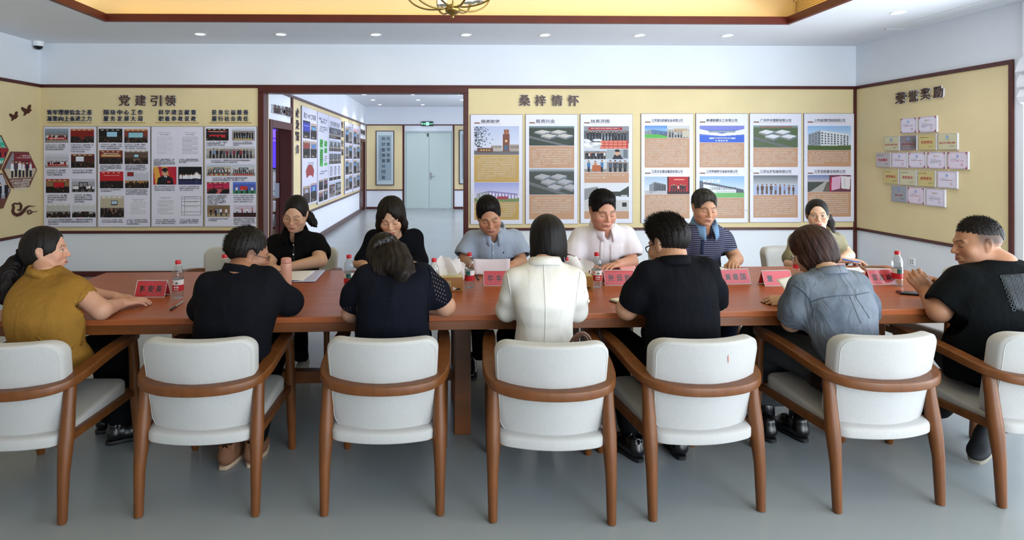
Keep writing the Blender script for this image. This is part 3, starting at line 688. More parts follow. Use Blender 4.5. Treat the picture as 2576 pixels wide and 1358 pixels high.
class Board:
    def __init__(s, wall, u0, v0, u1, v1, nom, name, label, cat, group=None, t=.012, m=None, edge=True):
        s.w, s.h = u1-u0, v1-v0; s.nom = nom; s.t = t
        s.root = empty(name, wall.pos((u0+u1)/2, (v0+v1)/2), 0, label, cat, group); s.root.rotation_euler = wall.rot
        if edge:
            MB().box((-s.w/2, -s.h/2, 0), (s.w/2, s.h/2, t*.8)).build('backing', M_edge, s.root)
            MB().box((-s.w/2+.004, -s.h/2+.004, t*.8), (s.w/2-.004, s.h/2-.004, t)).build('face', m or M_board, s.root)
        else: MB().box((-s.w/2, -s.h/2, 0), (s.w/2, s.h/2, t)).build('face', m or M_board, s.root, bevel=.002)
        s.n = 0
    def xy(s, x, y):
        a, b, c, d = s.nom; return ((x-a)/(c-a)-.5)*s.w, (.5-(y-b)/(d-b))*s.h
    def k(s): return s.w/(s.nom[2]-s.nom[0])
    def ky(s): return s.h/(s.nom[3]-s.nom[1])
    def photo(s, x0, y0, x1, y1, fn, cell=.0066, name='photo', **kw):
        a, d = s.xy(x0, y0); b, c = s.xy(x1, y1); nx, ny = max(6, int((b-a)/cell)), max(5, int((d-c)/cell))
        p = fn(nx, ny, **kw) if callable(fn) else fn
        A = np.clip(p.a[::-1], 0, 1); ny, nx = A.shape[:2]
        X, Y = np.meshgrid(np.linspace(a, b, nx+1), np.linspace(c, d, ny+1)); z = s.t+.0012
        V = np.stack([X.ravel(), Y.ravel(), np.full(X.size, z)], 1)
        i = (np.arange(ny)[:, None]*(nx+1)+np.arange(nx)[None]).ravel(); Fq = np.stack([i, i+1, i+nx+2, i+nx+1], 1)
        me = bpy.data.meshes.new(name); me.vertices.add(len(V)); me.vertices.foreach_set('co', V.ravel())
        me.loops.add(len(Fq)*4); me.loops.foreach_set('vertex_index', Fq.ravel()); me.polygons.add(len(Fq)); me.polygons.foreach_set('loop_start', np.arange(len(Fq))*4); me.update()
        L = np.where(A <= .04045, A/12.92, ((A+.055)/1.055)**2.4).reshape(-1, 3)
        col = np.ones((len(Fq)*4, 4)); col[:, :3] = np.repeat(L, 4, 0)
        at_ = me.color_attributes.new('Col', 'FLOAT_COLOR', 'CORNER'); at_.data.foreach_set('color', col.ravel()); me.update()
        return link(name, me, M_print, s.root)
    def block(s, x0, y0, x1, y1, m, z=.0006, name='colour_block'):
        a, d = s.xy(x0, y0); b, c = s.xy(x1, y1); z += s.t
        return MB().box((a, c, s.t-.001), (b, d, z)).build(name, m, s.root)
    def text(s, st, cx, cy, w, h, m, name='lettering', bold=.0, ext=0, z=.0018, res=2, **k):
        x, y = s.xy(cx, cy)
        return text(st, 1, m, s.root, (x, y, s.t+z+ext), (0, 0, 0), name, ext, bold, (w*s.k() if w else None, h*s.ky()), res, **k)
    def cap(s, lines, x0, y0, pitch, m=None, size=None):
        """caption: one mesh of left aligned lines"""
        x, y = s.xy(x0, y0); p = pitch*s.ky(); sz = (size*s.ky() if size else p*.80)
        me = text_mesh('\n'.join(lines), sz*1.05, 0, .012*sz, 1, cx=False, line=p/(sz*1.05))
        me.transform(Matrix.Diagonal((.87, 1, 1, 1))); me.materials.clear(); return link('caption', me, m or M_ink, s.root, (x, y, s.t+.0018))
    def lines(s, x0, y0, x1, rows, pitch, size, m, last=.6, indent=1, dens=.93, name='caption'):
        a, d = s.xy(x0, y0); b, _ = s.xy(x1, y0); mb = MB(); s.n += 1
        strokes(mb, a, d, b-a, rows, pitch*s.ky(), size*s.ky(), random.Random(s.n*17+rows), s.t+.0018, last, indent, dens)
        return mb.build(name, m, s.root, fix=False)
    def polyline(s, pts, r, m, name='line'):
        return MB().tube([(*s.xy(x, y), s.t+.001) for x, y in pts], r, 5).build(name, m, s.root)
# ---------------------------------------------------------------- left group: four white boards
def bb(crop, off, sc): return tuple(c/sc+o for c, o in zip(crop, off*2))
def wboard(nomrect, off, sc, **k):
    x0, y0, x1, y1 = bb(nomrect, off, sc); a = WB.uv(x0, y1); b = WB.uv(x1, y0)
    return Board(WB, a[0], a[1], b[0], b[1], nomrect, **k)
OF1, S1 = (105, 310), 754/150
GL = 'white photo boards left of the opening'
B = wboard((30, 40, 700, 1312), OF1, S1, name='display_board', label='white photo board under the heading ending in 进之力, leftmost of four', cat='board', group=GL)
B.photo(48, 70, 345, 248, group, sky='8796ab', wall='7d8896', n=16, y=.8, h=.4, banner='b02a34', door=False)
B.photo(372, 70, 668, 248, hall, wall='7e1d1c', screen=None, ceil='c79a70', table='8f2a24')
B.photo(52, 388, 350, 562, group, sky='c9cbd8', wall='b9bcc8', n=18, y=.88, h=.36, banner='a82a34', cols=('23252e', 'd0d0d4', '6a2c2c'), legs='c4c4c8', door=False)
B.photo(378, 388, 675, 562, hall, wall='4a231f', screen='dfe2ee', sx=(.2, .55), sy=(.2, .55), ceil='9b6a50', floor='4a3028')
B.photo(60, 705, 357, 880, hall, wall='8c6a4a', screen='b3222a', sx=(.33, .78), sy=(.25, .6), ceil='a23030', floor='181618')
B.photo(386, 703, 680, 872, group, sky='b8bac8', wall='9da0ac', n=14, y=.95, h=.48, cols=('e4e4ea', '2a2a34', 'd8d8e0'), boxes=None)
B.photo(68, 1018, 370, 1192, hall, wall='b5b6b4', screen=None, ceil='cfd0d2', floor='7d7a74')
B.photo(392, 1018, 690, 1190, hall, wall='c4c6cc', screen=None, ceil='d2d4d6', table='9c3a2c', floor='9a989a')
B.cap(['2020年11月20日，县工商联', '组织民营经济人士到盐城新', '四军纪念馆开展实境教育。'], 54, 266, 28)
B.cap(['2018年11月26日，县委统战部、县', '工商联特邀“家文化”专家曾依申', '办“家文化与企业文化”“企业三', '大内训”主题公益讲座。'], 374, 266, 28, size=20.5)
B.cap(['2021年7月21日，县工商联', '组织会员企业人员到“苏北', '小延安”开展实境教育。'], 72, 586, 28)
B.cap(['2021年11月26日，县工商联', '组织执委开展党史学习培训。'], 398, 586, 28)
B.cap(['2022年10月16日，县工商联', '组织人员集中收听收看中国', '共产党第二十次全国代表大', '会实况。'], 80, 902, 28)
B.cap(['2023年9月，县工商联组', '织部分民营经济人士代表', '到南通张謇学院参加理想', '信念教育培训。'], 420, 898, 28)
B.cap(['2021年11月25日县委统战部副部长、工商联党组书记兼员带领', '部分民营经济人士到南通张謇学院参加理想信念教育培训，并', '主持小组讨论。'], 90, 1208, 28, size=22.5)
OF2 = (240, 310)
B = wboard((36, 40, 702, 1312), OF2, S1, name='display_board', label='white photo board under the heading 围绕中心工作, second of four', cat='board', group=GL)
B.photo(50, 70, 348, 245, hall, wall='17171c', screen='9cc8e8', ceil='1c1c20', sx=(.34, .78), sy=(.22, .58), floor='2c221c')
B.photo(372, 72, 668, 248, hall, wall='7c3a2e', screen='8cc2d0', ceil='d8b07c', sx=(.18, .8), sy=(.28, .6), floor='5a4038')
B.photo(56, 342, 352, 516, hall, wall='6c3226', screen='c9a070', ceil='8c4a34', banner='8e2a24', sx=(.1, .9), sy=(.3, .45))
B.photo(376, 342, 672, 516, hall, wall='5a4640', screen='9cc6da', ceil='c8c4cc', sx=(.4, .6), sy=(.3, .5), table='6a5a50', floor='3a2c28')
B.photo(64, 610, 360, 822, hall, wall='b4222c', screen=None, ceil='b4222c', floor='1c1618', banner='b4222c')
B.photo(382, 610, 680, 820, hall, wall='b9bccb', screen='8e1f28', sx=(.1, .35), sy=(.05, .25), ceil='c6c8d4', table='a5794c', floor='a07448')
B.photo(70, 915, 368, 1190, hall, wall='b2a894', screen='a9c2dc', sx=(.48, .7), sy=(.25, .4), ceil='bfc2c8', table='8a6a54', floor='5a4a46')
B.photo(400, 925, 690, 1190, doc, rows=8, name='document_print')
for cx in (508, 578): B.block(cx-22, 1120, cx+22, 1125, M_red); B.block(cx-14, 1140, cx+14, 1158, mat('pale_seal', 'cf8f9c', .6))
B.cap(['2021年3月10日，县工商联、广东涟', '水商会在广东省高高承办2021年涟水', '（广州）先进制造业招商说明会。'], 72, 262, 25, size=18.6)
B.cap(['2021年4月26日，县工商联、无锡涟水', '商会参与组织在无锡召开202年涟水（', '无锡）招商说明会，县州宣传推介涟水。'], 378, 262, 25, size=17.5)
B.cap(['2021年12月3日，县工商联、营商办联', '合举办首安市直商会助力涟水发展交流', '恳谈会，市工商联党组成员、副主席出', '主持座谈活动。'], 66, 526, 19, size=17.2)
B.cap(['2022年11月17日，县工商联牵头举办', '“融链天下智汇涟水”举安市直商会助', '宣涟水直接暨营商环境恳谈会，市工商', '联党组成员、副主席尹文兵主持会议。'], 384, 526, 19, size=17.2)
B.cap(['2022年8月25日，县工商联执依市行', '签订党建共建协议。'], 76, 832, 20, size=18)
B.cap(['2023年5月，县工商联召开经济开发区及', '经济开发区商会座谈会，推进示范商会建', '设，县经济开发区党工委副书记朱建中、', '商会会长刘达标、秘书长聂立志参加座谈。'], 390, 832, 19, size=16.5)
B.cap(['2023年9月19日，县工商联、营商办', '牵头召开民营经济高质量工作推进会。'], 90, 1214, 25, size=18)
B.cap(['2023年8月，县工商联牵头市场监管', '局、商务局、餐饮业商会发起推进餐', '饮业高质量发展倡议书。'], 402, 1214, 25, size=18)
OF3, S3 = (375, 310), 729/145
B = wboard((32, 40, 690, 1308), OF3, S3, name='display_board', label='white photo board under the heading 科学建言献策, mostly documents, third of four', cat='board', group=GL)
B.photo(50, 72, 352, 435, doc, ink='bdbbcc', name='document_print'); B.photo(370, 72, 672, 435, doc, name='document_print', rows=18)
p = Pic(38, 29, 'b5283a').P([(0, 0), (.2, 0), (.4, 1), (.1, 1)], 'd9a04c').P([(.35, 0), (.6, 0), (.75, 1), (.55, 1)], 'c98a40').P([(.8, 0), (1, 0), (1, .8)], 'b02040').P([(.15, 1), (.2, .62), (.42, .5), (.62, .5), (.82, .62), (.88, 1)], '1a1a22').E(.5, .32, .13, .2, 'c99c80').E(.5, .17, .13, .1, '15131a').P([(.46, .52), (.6, .52), (.53, .72)], 'e0e0ea').R(.51, .54, .55, .75, '2a2a34').R(.6, .78, .74, .9, 'c43040').R(.4, .28, .6, .31, '3a3030')
B.photo(60, 550, 352, 776, p)
B.photo(375, 550, 672, 776, lambda nx, ny: Pic(nx, ny, '101018').R(0, .8, 1, 1, '2c2a58').crowd(.88, 8, .5, ('e8e6f0', 'd8d4e4'), legs='2a3050').person(.78, .95, .72, 'eceaf4', '3a3c60'))
B.photo(62, 892, 360, 1188, doc, name='document_print', rows=12); B.photo(384, 892, 678, 1190, doc, table=True, name='document_print')
B.cap(['2023年7月，县委统战部副部长、工商', '联党组书记童银员到一市政调研，向', '县委县政府提出《国企带头办公民企招', '商全营加快推进县县扩量大质量开发利', '用的的建议》'], 66, 450, 19, size=17)
B.cap(['2023年8月，县商联向县委县政府提', '出《推民园区商会平台提升认县可推', '规划》的建议。'], 384, 450, 19, size=17)
B.cap(['南京涟水商会常务副会长陈兵先生在政', '协涟水县十一届二次会议委员大会上作', '《聚焦营环军乜聚力冲刺首强县》发言。'], 70, 792, 23, size=16.5)
B.cap(['2022年5月26日，南京涟水商会陈兵兵', '看望慰问北工商联原班委员会“双为涟', '水献一计”颁奖仪式上领奖。'], 390, 792, 23, size=16.5)
B.cap(['2022年11月，县委统战部、县工商联', '《涟城商会对县域经济发展的探索和思', '考》建议，得到县委书记刘肖的批示。'], 86, 1212, 23, size=16.5)
B.cap(['2022年9月，县工商联、县建筑业商会', '《涟水县建筑业发展壮大的调研报告》，', '得到县委副书记、县长朱水平的批示。'], 390, 1212, 20, size=16)
OF4 = (510, 310)
B = wboard((28, 38, 688, 1308), OF4, S1, name='display_board', label='white photo board under the heading 投身公益慈善, nearest the opening, fourth of four', cat='board', group=GL)
B.photo(48, 70, 332, 220, hall, wall='26282c', screen='c02c34', ceil='1c1c1e', banner='a82830', sx=(.15, .85), sy=(.5, .72), floor='1a1618')
B.photo(376, 70, 662, 220, group, n=8, y=.86, h=.66, cols=('20222a', '2a2c38'), boxes=('c89a70', '9aa850', 'c4a080'))
B.photo(50, 295, 664, 445, lambda nx, ny: group(nx, ny, sky='c4c6ce', wall='a8a4a4', n=13, y=1.0, h=.8, cols=('23252e', '30343f', '6b86b0', '7c3038', '55565e')))
B.photo(52, 520, 365, 666, group, wall='b7b0a4', n=14, y=.84, h=.45, cols=('5a2c2c', '23252e', 'd0d0d4', '3c4a68'), boxes=('b03a34', 'c8b070'))
B.photo(370, 520, 668, 666, group, wall='c4c4cc', n=11, y=.82, h=.42, cols=('7a2c2c', '23252e', 'dcdce0', '5a5e68'), boxes=('c03a38',))
B.photo(58, 742, 342, 890, hall, wall='b82a50', screen='c42c58', ceil='7a5a54', table='c05a60', floor='7a3a3a')
B.photo(386, 742, 676, 890, lambda nx, ny: group(nx, ny, sky='5a78d0', wall='4c60b4', ground='3c7c5c', n=4, y=.98, h=.62, cols=('23252e', 'd8d8dc'), door=False).R(.3, .38, .62, .7, 'c03838'))
B.photo(62, 1036, 348, 1184, group, sky='7c6a58', wall='86684e', ground='9c9074', n=4, y=.9, h=.66, cols=('b4c4d4', '8890b0', 'e0dce0', '1c1e24'))
B.photo(392, 1036, 678, 1184, lambda nx, ny: Pic(nx, ny, 'c9c4d6').glyphs(.2, .85, .1, 10, 'c07080', .05).glyphs(.15, .9, .25, 14, 'c8889a', .04).R(0, .62, 1, 1, '3a2024').crowd(.7, 4, .5, ('e8e2ea', 'b8455a')))
B.cap(['2021年6月24日，县工商联、团县委举', '办“情暖贫家商商牵校友行”——涟', '水民商青少年关爱工作对接活动。'], 52, 232, 19.5, size=17.5)
B.cap(['2023年1月13日，县工商联牵头应城', '街道商会慰问结对帮扶的梁岔镇胜利', '村困难群众。'], 386, 232, 19.5, size=17)
B.cap(['2022年1月26日，工商联牵头会长单位调研市镇集镇集堡村，', '并为家庭困难学生送上学习用品和食品。'], 110, 460, 24, size=21)
B.cap(['2022年9月7日，县工商联到梁岔镇胜利村和保滩街', '道张渡村开展“亲情迎中秋，慰问暖人心”活动。'], 126, 684, 25, size=22)
B.cap(['2023年5月26日，涟水县集中教育发', '展基金会议立暨中安镇惠业捐赠仪式', '在涟水举行，中安镇惠业捐赠100', '万元设立“中安镇奖学金”，助力', '教育强县，充分体现了中安镇惠业', '的社会责任，树立了造福桑梓、办', '学兴业的社会榜样。'], 64, 904, 18.5, size=17)
B.cap(['2023年8月，涟水县绿色食品产业链商', '会会长朱建先后捐赠王岔镇夏工村价值', '120万元真材质，成集镇头株村36余万', '元素材质，保滩街道高集村15万余元'], 392, 908, 25.5, size=16.5)
B.cap(['涟水县建筑业商会组织县乡帮扶慰安', '抗儿利困难家庭'], 76, 1200, 22, size=17)
B.cap(['南京涟水商会陈平先董事高王县等市政局', '园林建设有限公司，十多年坚持扶助贫困', '特设一名农村教师支援乡村困难一名困难', '贫困学生人，2023年起每年出资20万元成立', '专项基金，用于涟水地区助学济困。'], 396, 1194, 19, size=15.8)
# ---------------------------------------------------------------- raised lettering
def heavier(o, d):
    """thickens the strokes of a character by laying shifted copies together"""
    me = o.data; V = [tuple(v.co) for v in me.vertices]; P = [tuple(p.vertices) for p in me.polygons]; m = me.materials[0]; mb = MB()
    for k, (x, y) in enumerate(((-d, -d*.6), (d, -d*.6), (-d, d*.6), (d, d*.6))): mb.add([(a+x, b+y, c+.00015*k) for a, b, c in V], P)
    n = bpy.data.meshes.new(me.name); n.from_pydata(mb.v, [], mb.f); n.materials.append(m); n.update(); o.data = n; bpy.data.meshes.remove(me); return o
def lettering(wall, chars, pts, size, m, label, group, ext=.010, bold=.02, back=M_acryl, fitx=True):
    """wall heading: every character a part; pts are picture points of the character centres, size px (w, h)"""
    P = [wall.uv(*q) for q in pts]; cu = sum(p[0] for p in P)/len(P); cv = sum(p[1] for p in P)/len(P)
    t = empty('wall_lettering', wall.pos(cu, cv), 0, label, 'lettering', group); t.rotation_euler = wall.rot
    for ch, p, q in zip(chars, P, pts):
        a = wall.uv(q[0]-size[0]/2, q[1]); b = wall.uv(q[0]+size[0]/2, q[1]); c = wall.uv(q[0], q[1]-size[1]/2); d = wall.uv(q[0], q[1]+size[1]/2)
        o = heavier(text(ch, 1, back, t, (p[0]-cu, p[1]-cv, ext*.5), (0, 0, 0), 'character', ext*.5, 0, ((b[0]-a[0])*.99, (c[1]-d[1])*.99)), (b[0]-a[0])*(bold*.55+.014))
        heavier(text(ch, 1, m, o, (0, 0, ext*.5+.004), (0, 0, 0), 'face', .002, 0, ((b[0]-a[0])*.96, (c[1]-d[1])*.96)), (b[0]-a[0])*bold*.55)
    return t
def row(x0, x1, y, n): return [(x0+(x1-x0)*k/(n-1), y) for k in range(n)]
HB = 'raised wall headings'
lettering(WB, '党建引领', [(314.5, 253), (355, 253), (394, 253.5), (429.5, 253)], (27, 28), M_brown, 'large brown raised characters 党建引领 above the left boards', HB, .014, .03)
lettering(WB, '桑梓情怀', [(1320, 253), (1359.5, 253), (1401, 253), (1442, 253.5)], (28, 28), M_brown, 'large brown raised characters 桑梓情怀 above the right boards', HB, .014, .03)
lettering(WR_, '荣誉奖励', [(2268.5, 246.5), (2300, 241.5), (2332, 236), (2364, 231)], (25, 30), M_brown, 'large brown raised characters 荣誉奖励 on the right wall above the plaques', HB, .016, .03)
HS = 'two line navy sub-headings'
for (xa, xb, l1, l2, ua, ub, pos) in ((126, 226, '筑牢理想信念之基', '凝聚向上奋进之力', 120, 231, 'first'), (268, 354, '围绕中心工作', '服务发展大局', 257, 366, 'second'), (406, 488, '科学建言献策', '积极参政议政', 391, 500, 'third'), (540, 619, '投身公益慈善', '履行社会责任', 526, 633, 'fourth')):
    pts = row(xa, xb, 282.5, len(l1))+row(xa, xb, 298.5, len(l2))
    t = lettering(WB, l1+l2, pts, (12.2, 13), M_navy, 'navy raised sub-heading %s over the %s left board' % (l1, pos), HS, .008, .025)
    a, b = WB.uv(ua, 309.5), WB.uv(ub, 308); c = WB.uv((xa+xb)/2, 290.5)
    MB().box((a[0]-c[0], a[1]-c[1], -.0), (b[0]-c[0], b[1]-c[1]+.0, .006)).build('underline', M_goldink, t)
# ---------------------------------------------------------------- right group
GR = 'white display boards right of the opening'
OFR, SR = (1160, 200), 1552/480
def rboard(rect, off, label, titles, marble=True):
    B = wboard(rect, off, SR, name='display_board', label=label, cat='board', group=GR, m=M_board2)
    x0, y0, x1, y1 = rect; w = x1-x0
    for ty, st, tw in titles:
        B.block(x0+.075*w, ty+9, x0+.18*w, ty+19, mat('brown_bar', '7a5448', .5), name='title_bar')
        B.text(st, x0+.2*w+tw/2, ty, tw, 28 if len(st) < 6 else 25, M_ink, 'title', bold=.012)
        B.block(x0+.18*w, ty+17.5, x0+.2*w+tw+10, ty+19.5, M_tan, name='title_rule')
    if marble:
        rn = random.Random(int(x0))
        for k in range(4):
            y = y0+rn.uniform(.35, .9)*(y1-y0); B.polyline([(x1-.06*w, y), (x1-.04*w, y+14), (x1-.025*w, y+4), (x1-.008*w, y+20)], .0007, mat('marble_vein', 'b4afb8', .6), 'marble_vein')
            y = y0+rn.uniform(.35, .9)*(y1-y0); B.polyline([(x0+.008*w, y), (x0+.035*w, y+10), (x0+.06*w, y+24)], .0007, mat('marble_vein', 'b4afb8', .6), 'marble_vein')
    return B
OFA = (1160, 200); OFD = (1580, 200)
B = rboard((75, 285, 500, 1178), OFA, 'white board headed 捐资助学 with clock tower photo, nearest the opening', [(341, '捐资助学', 152)])
def campus(nx, ny):
    p = Pic(nx, ny, 'c3c8e0').G(0, .8, 'b4bddc', 'd4d8ea').R(0, .86, 1, 1, '6c6a6e').R(.38, .66, .62, .88, 'b5aca8').R(.8, .64, 1, .88, 'a79a94')
    for i in range(12): p.R(.39+.02*i, .7, .4+.02*i, .76, '6a625e'); p.R(.81+.016*i, .7, .818+.016*i, .78, '5d5652')
    p.R(.64, .28, .79, .88, '7c4c40').R(.66, .12, .77, .3, '84523f').P([(.66, .28), (.72, .1), (.78, .28)], 'a06850').E(.715, .52, .025, .045, 'd8c48c').R(.67, .66, .76, .84, '4a6a84')
    p.R(.07, .76, .42, .92, '6a4a48').glyphs(.14, .38, .81, 4, 'c8b060', .06)
    for k in range(170):
        x, y = abs(p.r.normal(0, .13)), p.r.uniform(.02, .72); p.R(x, y, x+.025, y+.02, '2a2a2c')
    return p.N(0, 1, .015)
B.photo(105, 380, 470, 612, campus, cell=.0048)
B.block(105, 614, 470, 835, M_mustard); B.lines(132, 630, 450, 10, 18.5, 13, M_whiteink, last=.42)
B.photo(107, 838, 470, 996, lambda nx, ny: block(nx, ny, sky=('9aa0d8', 'd8d6ec'), wall='8d84b8', win='e0dcec', ground='7a8a5c', x=(.05, .97), y0=.42).R(.5, .7, .75, .86, 'a04858'), cell=.0048)
B.block(107, 998, 470, 1140, M_mustard); B.lines(132, 1010, 450, 6, 18.5, 13, M_whiteink, last=.9)
B = rboard((522, 283, 948, 1175), OFA, 'white board headed 投资兴业 with two factory aerial photos', [(339, '投资兴业', 152)])
B.photo(552, 378, 918, 538, aerial, cell=.0048, rows=2, roof='c4c0bc', land='39433c'); B.block(552, 541, 918, 720, M_tan); B.lines(575, 562, 900, 8, 19, 13, M_whiteink, last=.35)
B.photo(553, 724, 917, 936, aerial, cell=.0048, rows=3, sky='b4bccc', roof='a9a8b0', land='454b47'); B.block(553, 939, 917, 1136, M_tan); B.lines(575, 957, 897, 7, 19, 13, M_whiteink, last=.95)
B = rboard((967, 281, 1393, 1170), OFA, 'white board headed 扶贫济困 with donation photos and red boxes', [(339, '扶贫济困', 152)])
def donate(nx, ny):
    p = group(nx, ny, sky='8a8c94', wall='5c6068', ground='c9c9cc', n=13, y=.62, h=.42, cols=('1c1e26', '262a34', '3a3c44')).R(.1, .05, .85, .16, '9c2430').glyphs(.16, .8, .08, 18, 'e8c8c0', .04)
    p.R(.35, .62, .98, .98, 'b43a34'); [p.R(.36+.1*i, .64+.12*j, .44+.1*i, .72+.12*j, 'd0806a') for i in range(6) for j in range(3)]
    [p.E(p.r.uniform(.02, .34), p.r.uniform(.6, .95), .07, .05, ('d8dae0', 'b8bcc4', 'e6e6ea')[k % 3]) for k in range(26)]; return p
B.photo(997, 380, 1363, 566, donate, cell=.0048)
B.photo(998, 568, 1180, 648, group, cell=.0048, n=12, y=1, h=.75); B.photo(1182, 568, 1360, 648, lambda nx, ny: Pic(nx, ny, '98a0a8').R(.75, 0, .95, .9, '6a7078').P([(.25, 1), (.35, .55), (.62, .55), (.75, 1)], '20242c').E(.48, .35, .12, .3, 'c39a80').E(.48, .14, .12, .14, '16161a'), cell=.0048)
B.photo(999, 650, 1180, 752, lambda nx, ny: group(nx, ny, sky='c8ccd4', wall='c2c6ce', n=3, y=1, h=.9, cols=('3f74a8', '3a6ea6', 'c0785a'), door=False).R(.35, .45, .75, .95, 'b0603c'), cell=.0048); B.photo(1182, 650, 1360, 752, group, cell=.0048, n=4, y=1.1, h=1.0, cols=('3a3c44', '2c3040', '4a5468'))
B.block(1000, 755, 1362, 840, M_tan); B.lines(1018, 772, 1340, 2, 20, 13, M_whiteink, last=.5)
B.photo(1000, 843, 1362, 1068, lambda nx, ny: Pic(nx, ny, 'd6d8e2').R(0, .62, 1, 1, 'c2bfc0').P([(0, .2), (.3, .12), (.34, .45), (0, .62)], '8a8c90').P([(.55, .3), (.8, .3), (1, .1), (1, .5), (.6, .45)], '3a3e3a').R(.82, .42, .97, .5, 'b8bcc4').R(.85, .7, .95, .85, '2c3028').N(0, 1, .03), cell=.0048)
B.block(1000, 1070, 1362, 1132, M_tan); B.lines(1018, 1082, 1290, 1, 20, 13, M_whiteink, last=.9)
def two(rect, label, t1, t2, ph1, ph2, y1, y2, yb1, yb2):
    B = rboard(rect, OFD, label, [(333, t1, 252), (748, t2, 252)])
    x0, x1 = rect[0]+30, rect[2]-31
    for ph, (a, b), (c, d) in ((ph1, y1, yb1), (ph2, y2, yb2)):
        n = len(ph)
        for k, f in enumerate(ph): B.photo(x0+(x1-x0)*k/n, a, x0+(x1-x0)*(k+1)/n, b, f, cell=.0048)
        B.block(x0, c, x1, d, M_tan); B.lines(x0+12, c+14, x1-14, int((d-c-18)/16.3), 16.3, 11.5, M_whiteink, last=.4)
    return B
field = lambda nx, ny: block(nx, ny, sky=('5a8ad0', 'c4d8ee'), wall='5f7fae', ground='4fa048', x=(.0, 1), y0=.3).R(0, .7, 1, 1, '58ac50').P([(.6, .7), (1, .85), (1, .7)], '5a6070')
shop = lambda nx, ny: Pic(nx, ny, 'a6a4a0').R(0, 0, 1, .3, 'c4c6c8').R(.3, .25, .9, .5, 'b49a80').crowd(.95, 7, .55, ('50545c', '8a8c90', 'b0b0b4')).R(.7, .4, 1, .9, 'c0b8a8').N(0, 1, .08)
awards = lambda nx, ny: Pic(nx, ny, 'b0222c').R(0, 0, .06, 1, '4a1a1e').R(.94, 0, 1, 1, '4a1a1e').R(.3, .12, .75, .2, 'e08a80').R(0, .85, 1, 1, '3a2024').crowd(.85, 7, .42, ('2a2a30', '1c1c22', 'd8a8a0'), .15, .85)
blue = lambda nx, ny: Pic(nx, ny, '5a6cc4').R(0, .0, 1, .25, '7a80c8').P([(0, .2), (.5, .48), (1, .2), (1, .52), (.5, .62), (0, .5)], 'dfe4ee').R(.2, .3, .8, .42, '8c98a4').R(0, .62, 1, 1, '3f63c8').R(.22, .70, .8, .80, 'c4cce4').glyphs(.3, .72, .72, 16, '55597a', .05).glyphs(.36, .64, .87, 5, 'd8e0f4', .07)
sign = lambda nx, ny: Pic(nx, ny, '8fb0e0').G(0, .7, '8ab0e6', 'c8d8ee').P([(0, .2), (.98, .62), (1, .78), (0, .88)], '5a6070').P([(.08, .36), (.82, .62), (.82, .78), (.08, .8)], 'dcdfe6').R(0, .78, 1, 1, '6fae6a').N(.78, 1, .06)
aer2 = lambda nx, ny: aerial(nx, ny, sky='93a7b4', land='56664c', roof='d4d6de', rows=2)
ware = lambda nx, ny: Pic(nx, ny, '9c9ca8').G(0, .5, '6a7078', 'b8bac4').R(.0, .5, 1, 1, 'a8b4d4').N(0, 1, .05).crowd(.99, 9, .5, ('6e5648', '5a463c', '8a94b8'), legs='6a5648')
white = lambda nx, ny: block(nx, ny, sky=('8fb4e0', 'd8e2ee'), wall='d4d8de', ground='4f6238', x=(.02, .96), y0=.18)
road = lambda nx, ny: Pic(nx, ny, '5a6070').G(0, .4, '6c7cae', 'b8b0b8').R(0, .4, 1, 1, '4a4e4c').P([(.1, 1), (.8, .4), (.9, .4), (.7, 1)], 'a8a4a0').P([(.75, 1), (.92, .4), (1, .4), (1, 1)], '6a6258').N(.4, 1, .06)
certs = lambda nx, ny: Pic(nx, ny, '6a3a48').P([(.05, .15), (.55, .05), (.5, .8), (.02, .95)], 'd4a8c4').P([(.56, .05), (.98, .1), (.95, .85), (.55, .8)], 'd8d4da').P([(.05, .15), (.12, .14), (.1, .95), (.02, .95)], 'b03050').R(.7, .2, .72, .7, '8a8088').N(0, 1, .04)
blk = lambda nx, ny: block(nx, ny, wall='6c6e72', win='3a3e46', ground='b4b4bc', x=(.2, .95), y0=.3)
two((103, 278, 528, 1168), 'white board with green lawn photo and red stage photo, first of right four', '江苏旋压机械设备有限公司', '江苏天京建设集团有限公司', [field, shop], [blk, awards], (376, 477), (790, 932), (478, 716), (934, 1130))
B = two((548, 277, 972, 1165), 'white board with blue banner photo and roadside sign photo, second of right four', '南通联膦化工有限公司', '江苏柯德展示道具有限公司', [blue], [sign], (376, 512), (787, 960), (514, 715), (962, 1128))
B.text('Unlphos Chemicals', 760, 481, 140, 12, mat('logo_ink', '3c4058', .6)); B.text('KEDE', 678, 826, 140, 24, mat('white_sign', 'f0eef4', .5), bold=.02); B.text('江苏柯德展示道具有限公司', 765, 886, 216, 28, mat('sign_ink', '2c3444', .6)); B.text('Jiang Su Kede Display Props Co.,Ltd', 790, 912, 145, 10, mat('sign_ink', '2c3444', .6))
B = two((985, 276, 1407, 1162), 'white board with green aerial photo and warehouse photo, third of right four', '广州海天塑胶有限公司', '江苏弘晟包装有限公司', [aer2], [ware], (373, 553), (779, 937), (555, 712), (939, 1122))
B.text('潮水江苏弘晟智能化科技有限公司产业园新建项目鸟瞰效果图', 1200, 385, 262, 11, M_red, bold=.02)
two((1425, 276, 1838, 1157), 'white board with pale office block photo, rightmost by the corner', '上海旭虹精密制造有限公司', '江苏亚欧建设有限公司', [white], [road, certs], (378, 575), (777, 913), (577, 708), (915, 1115))
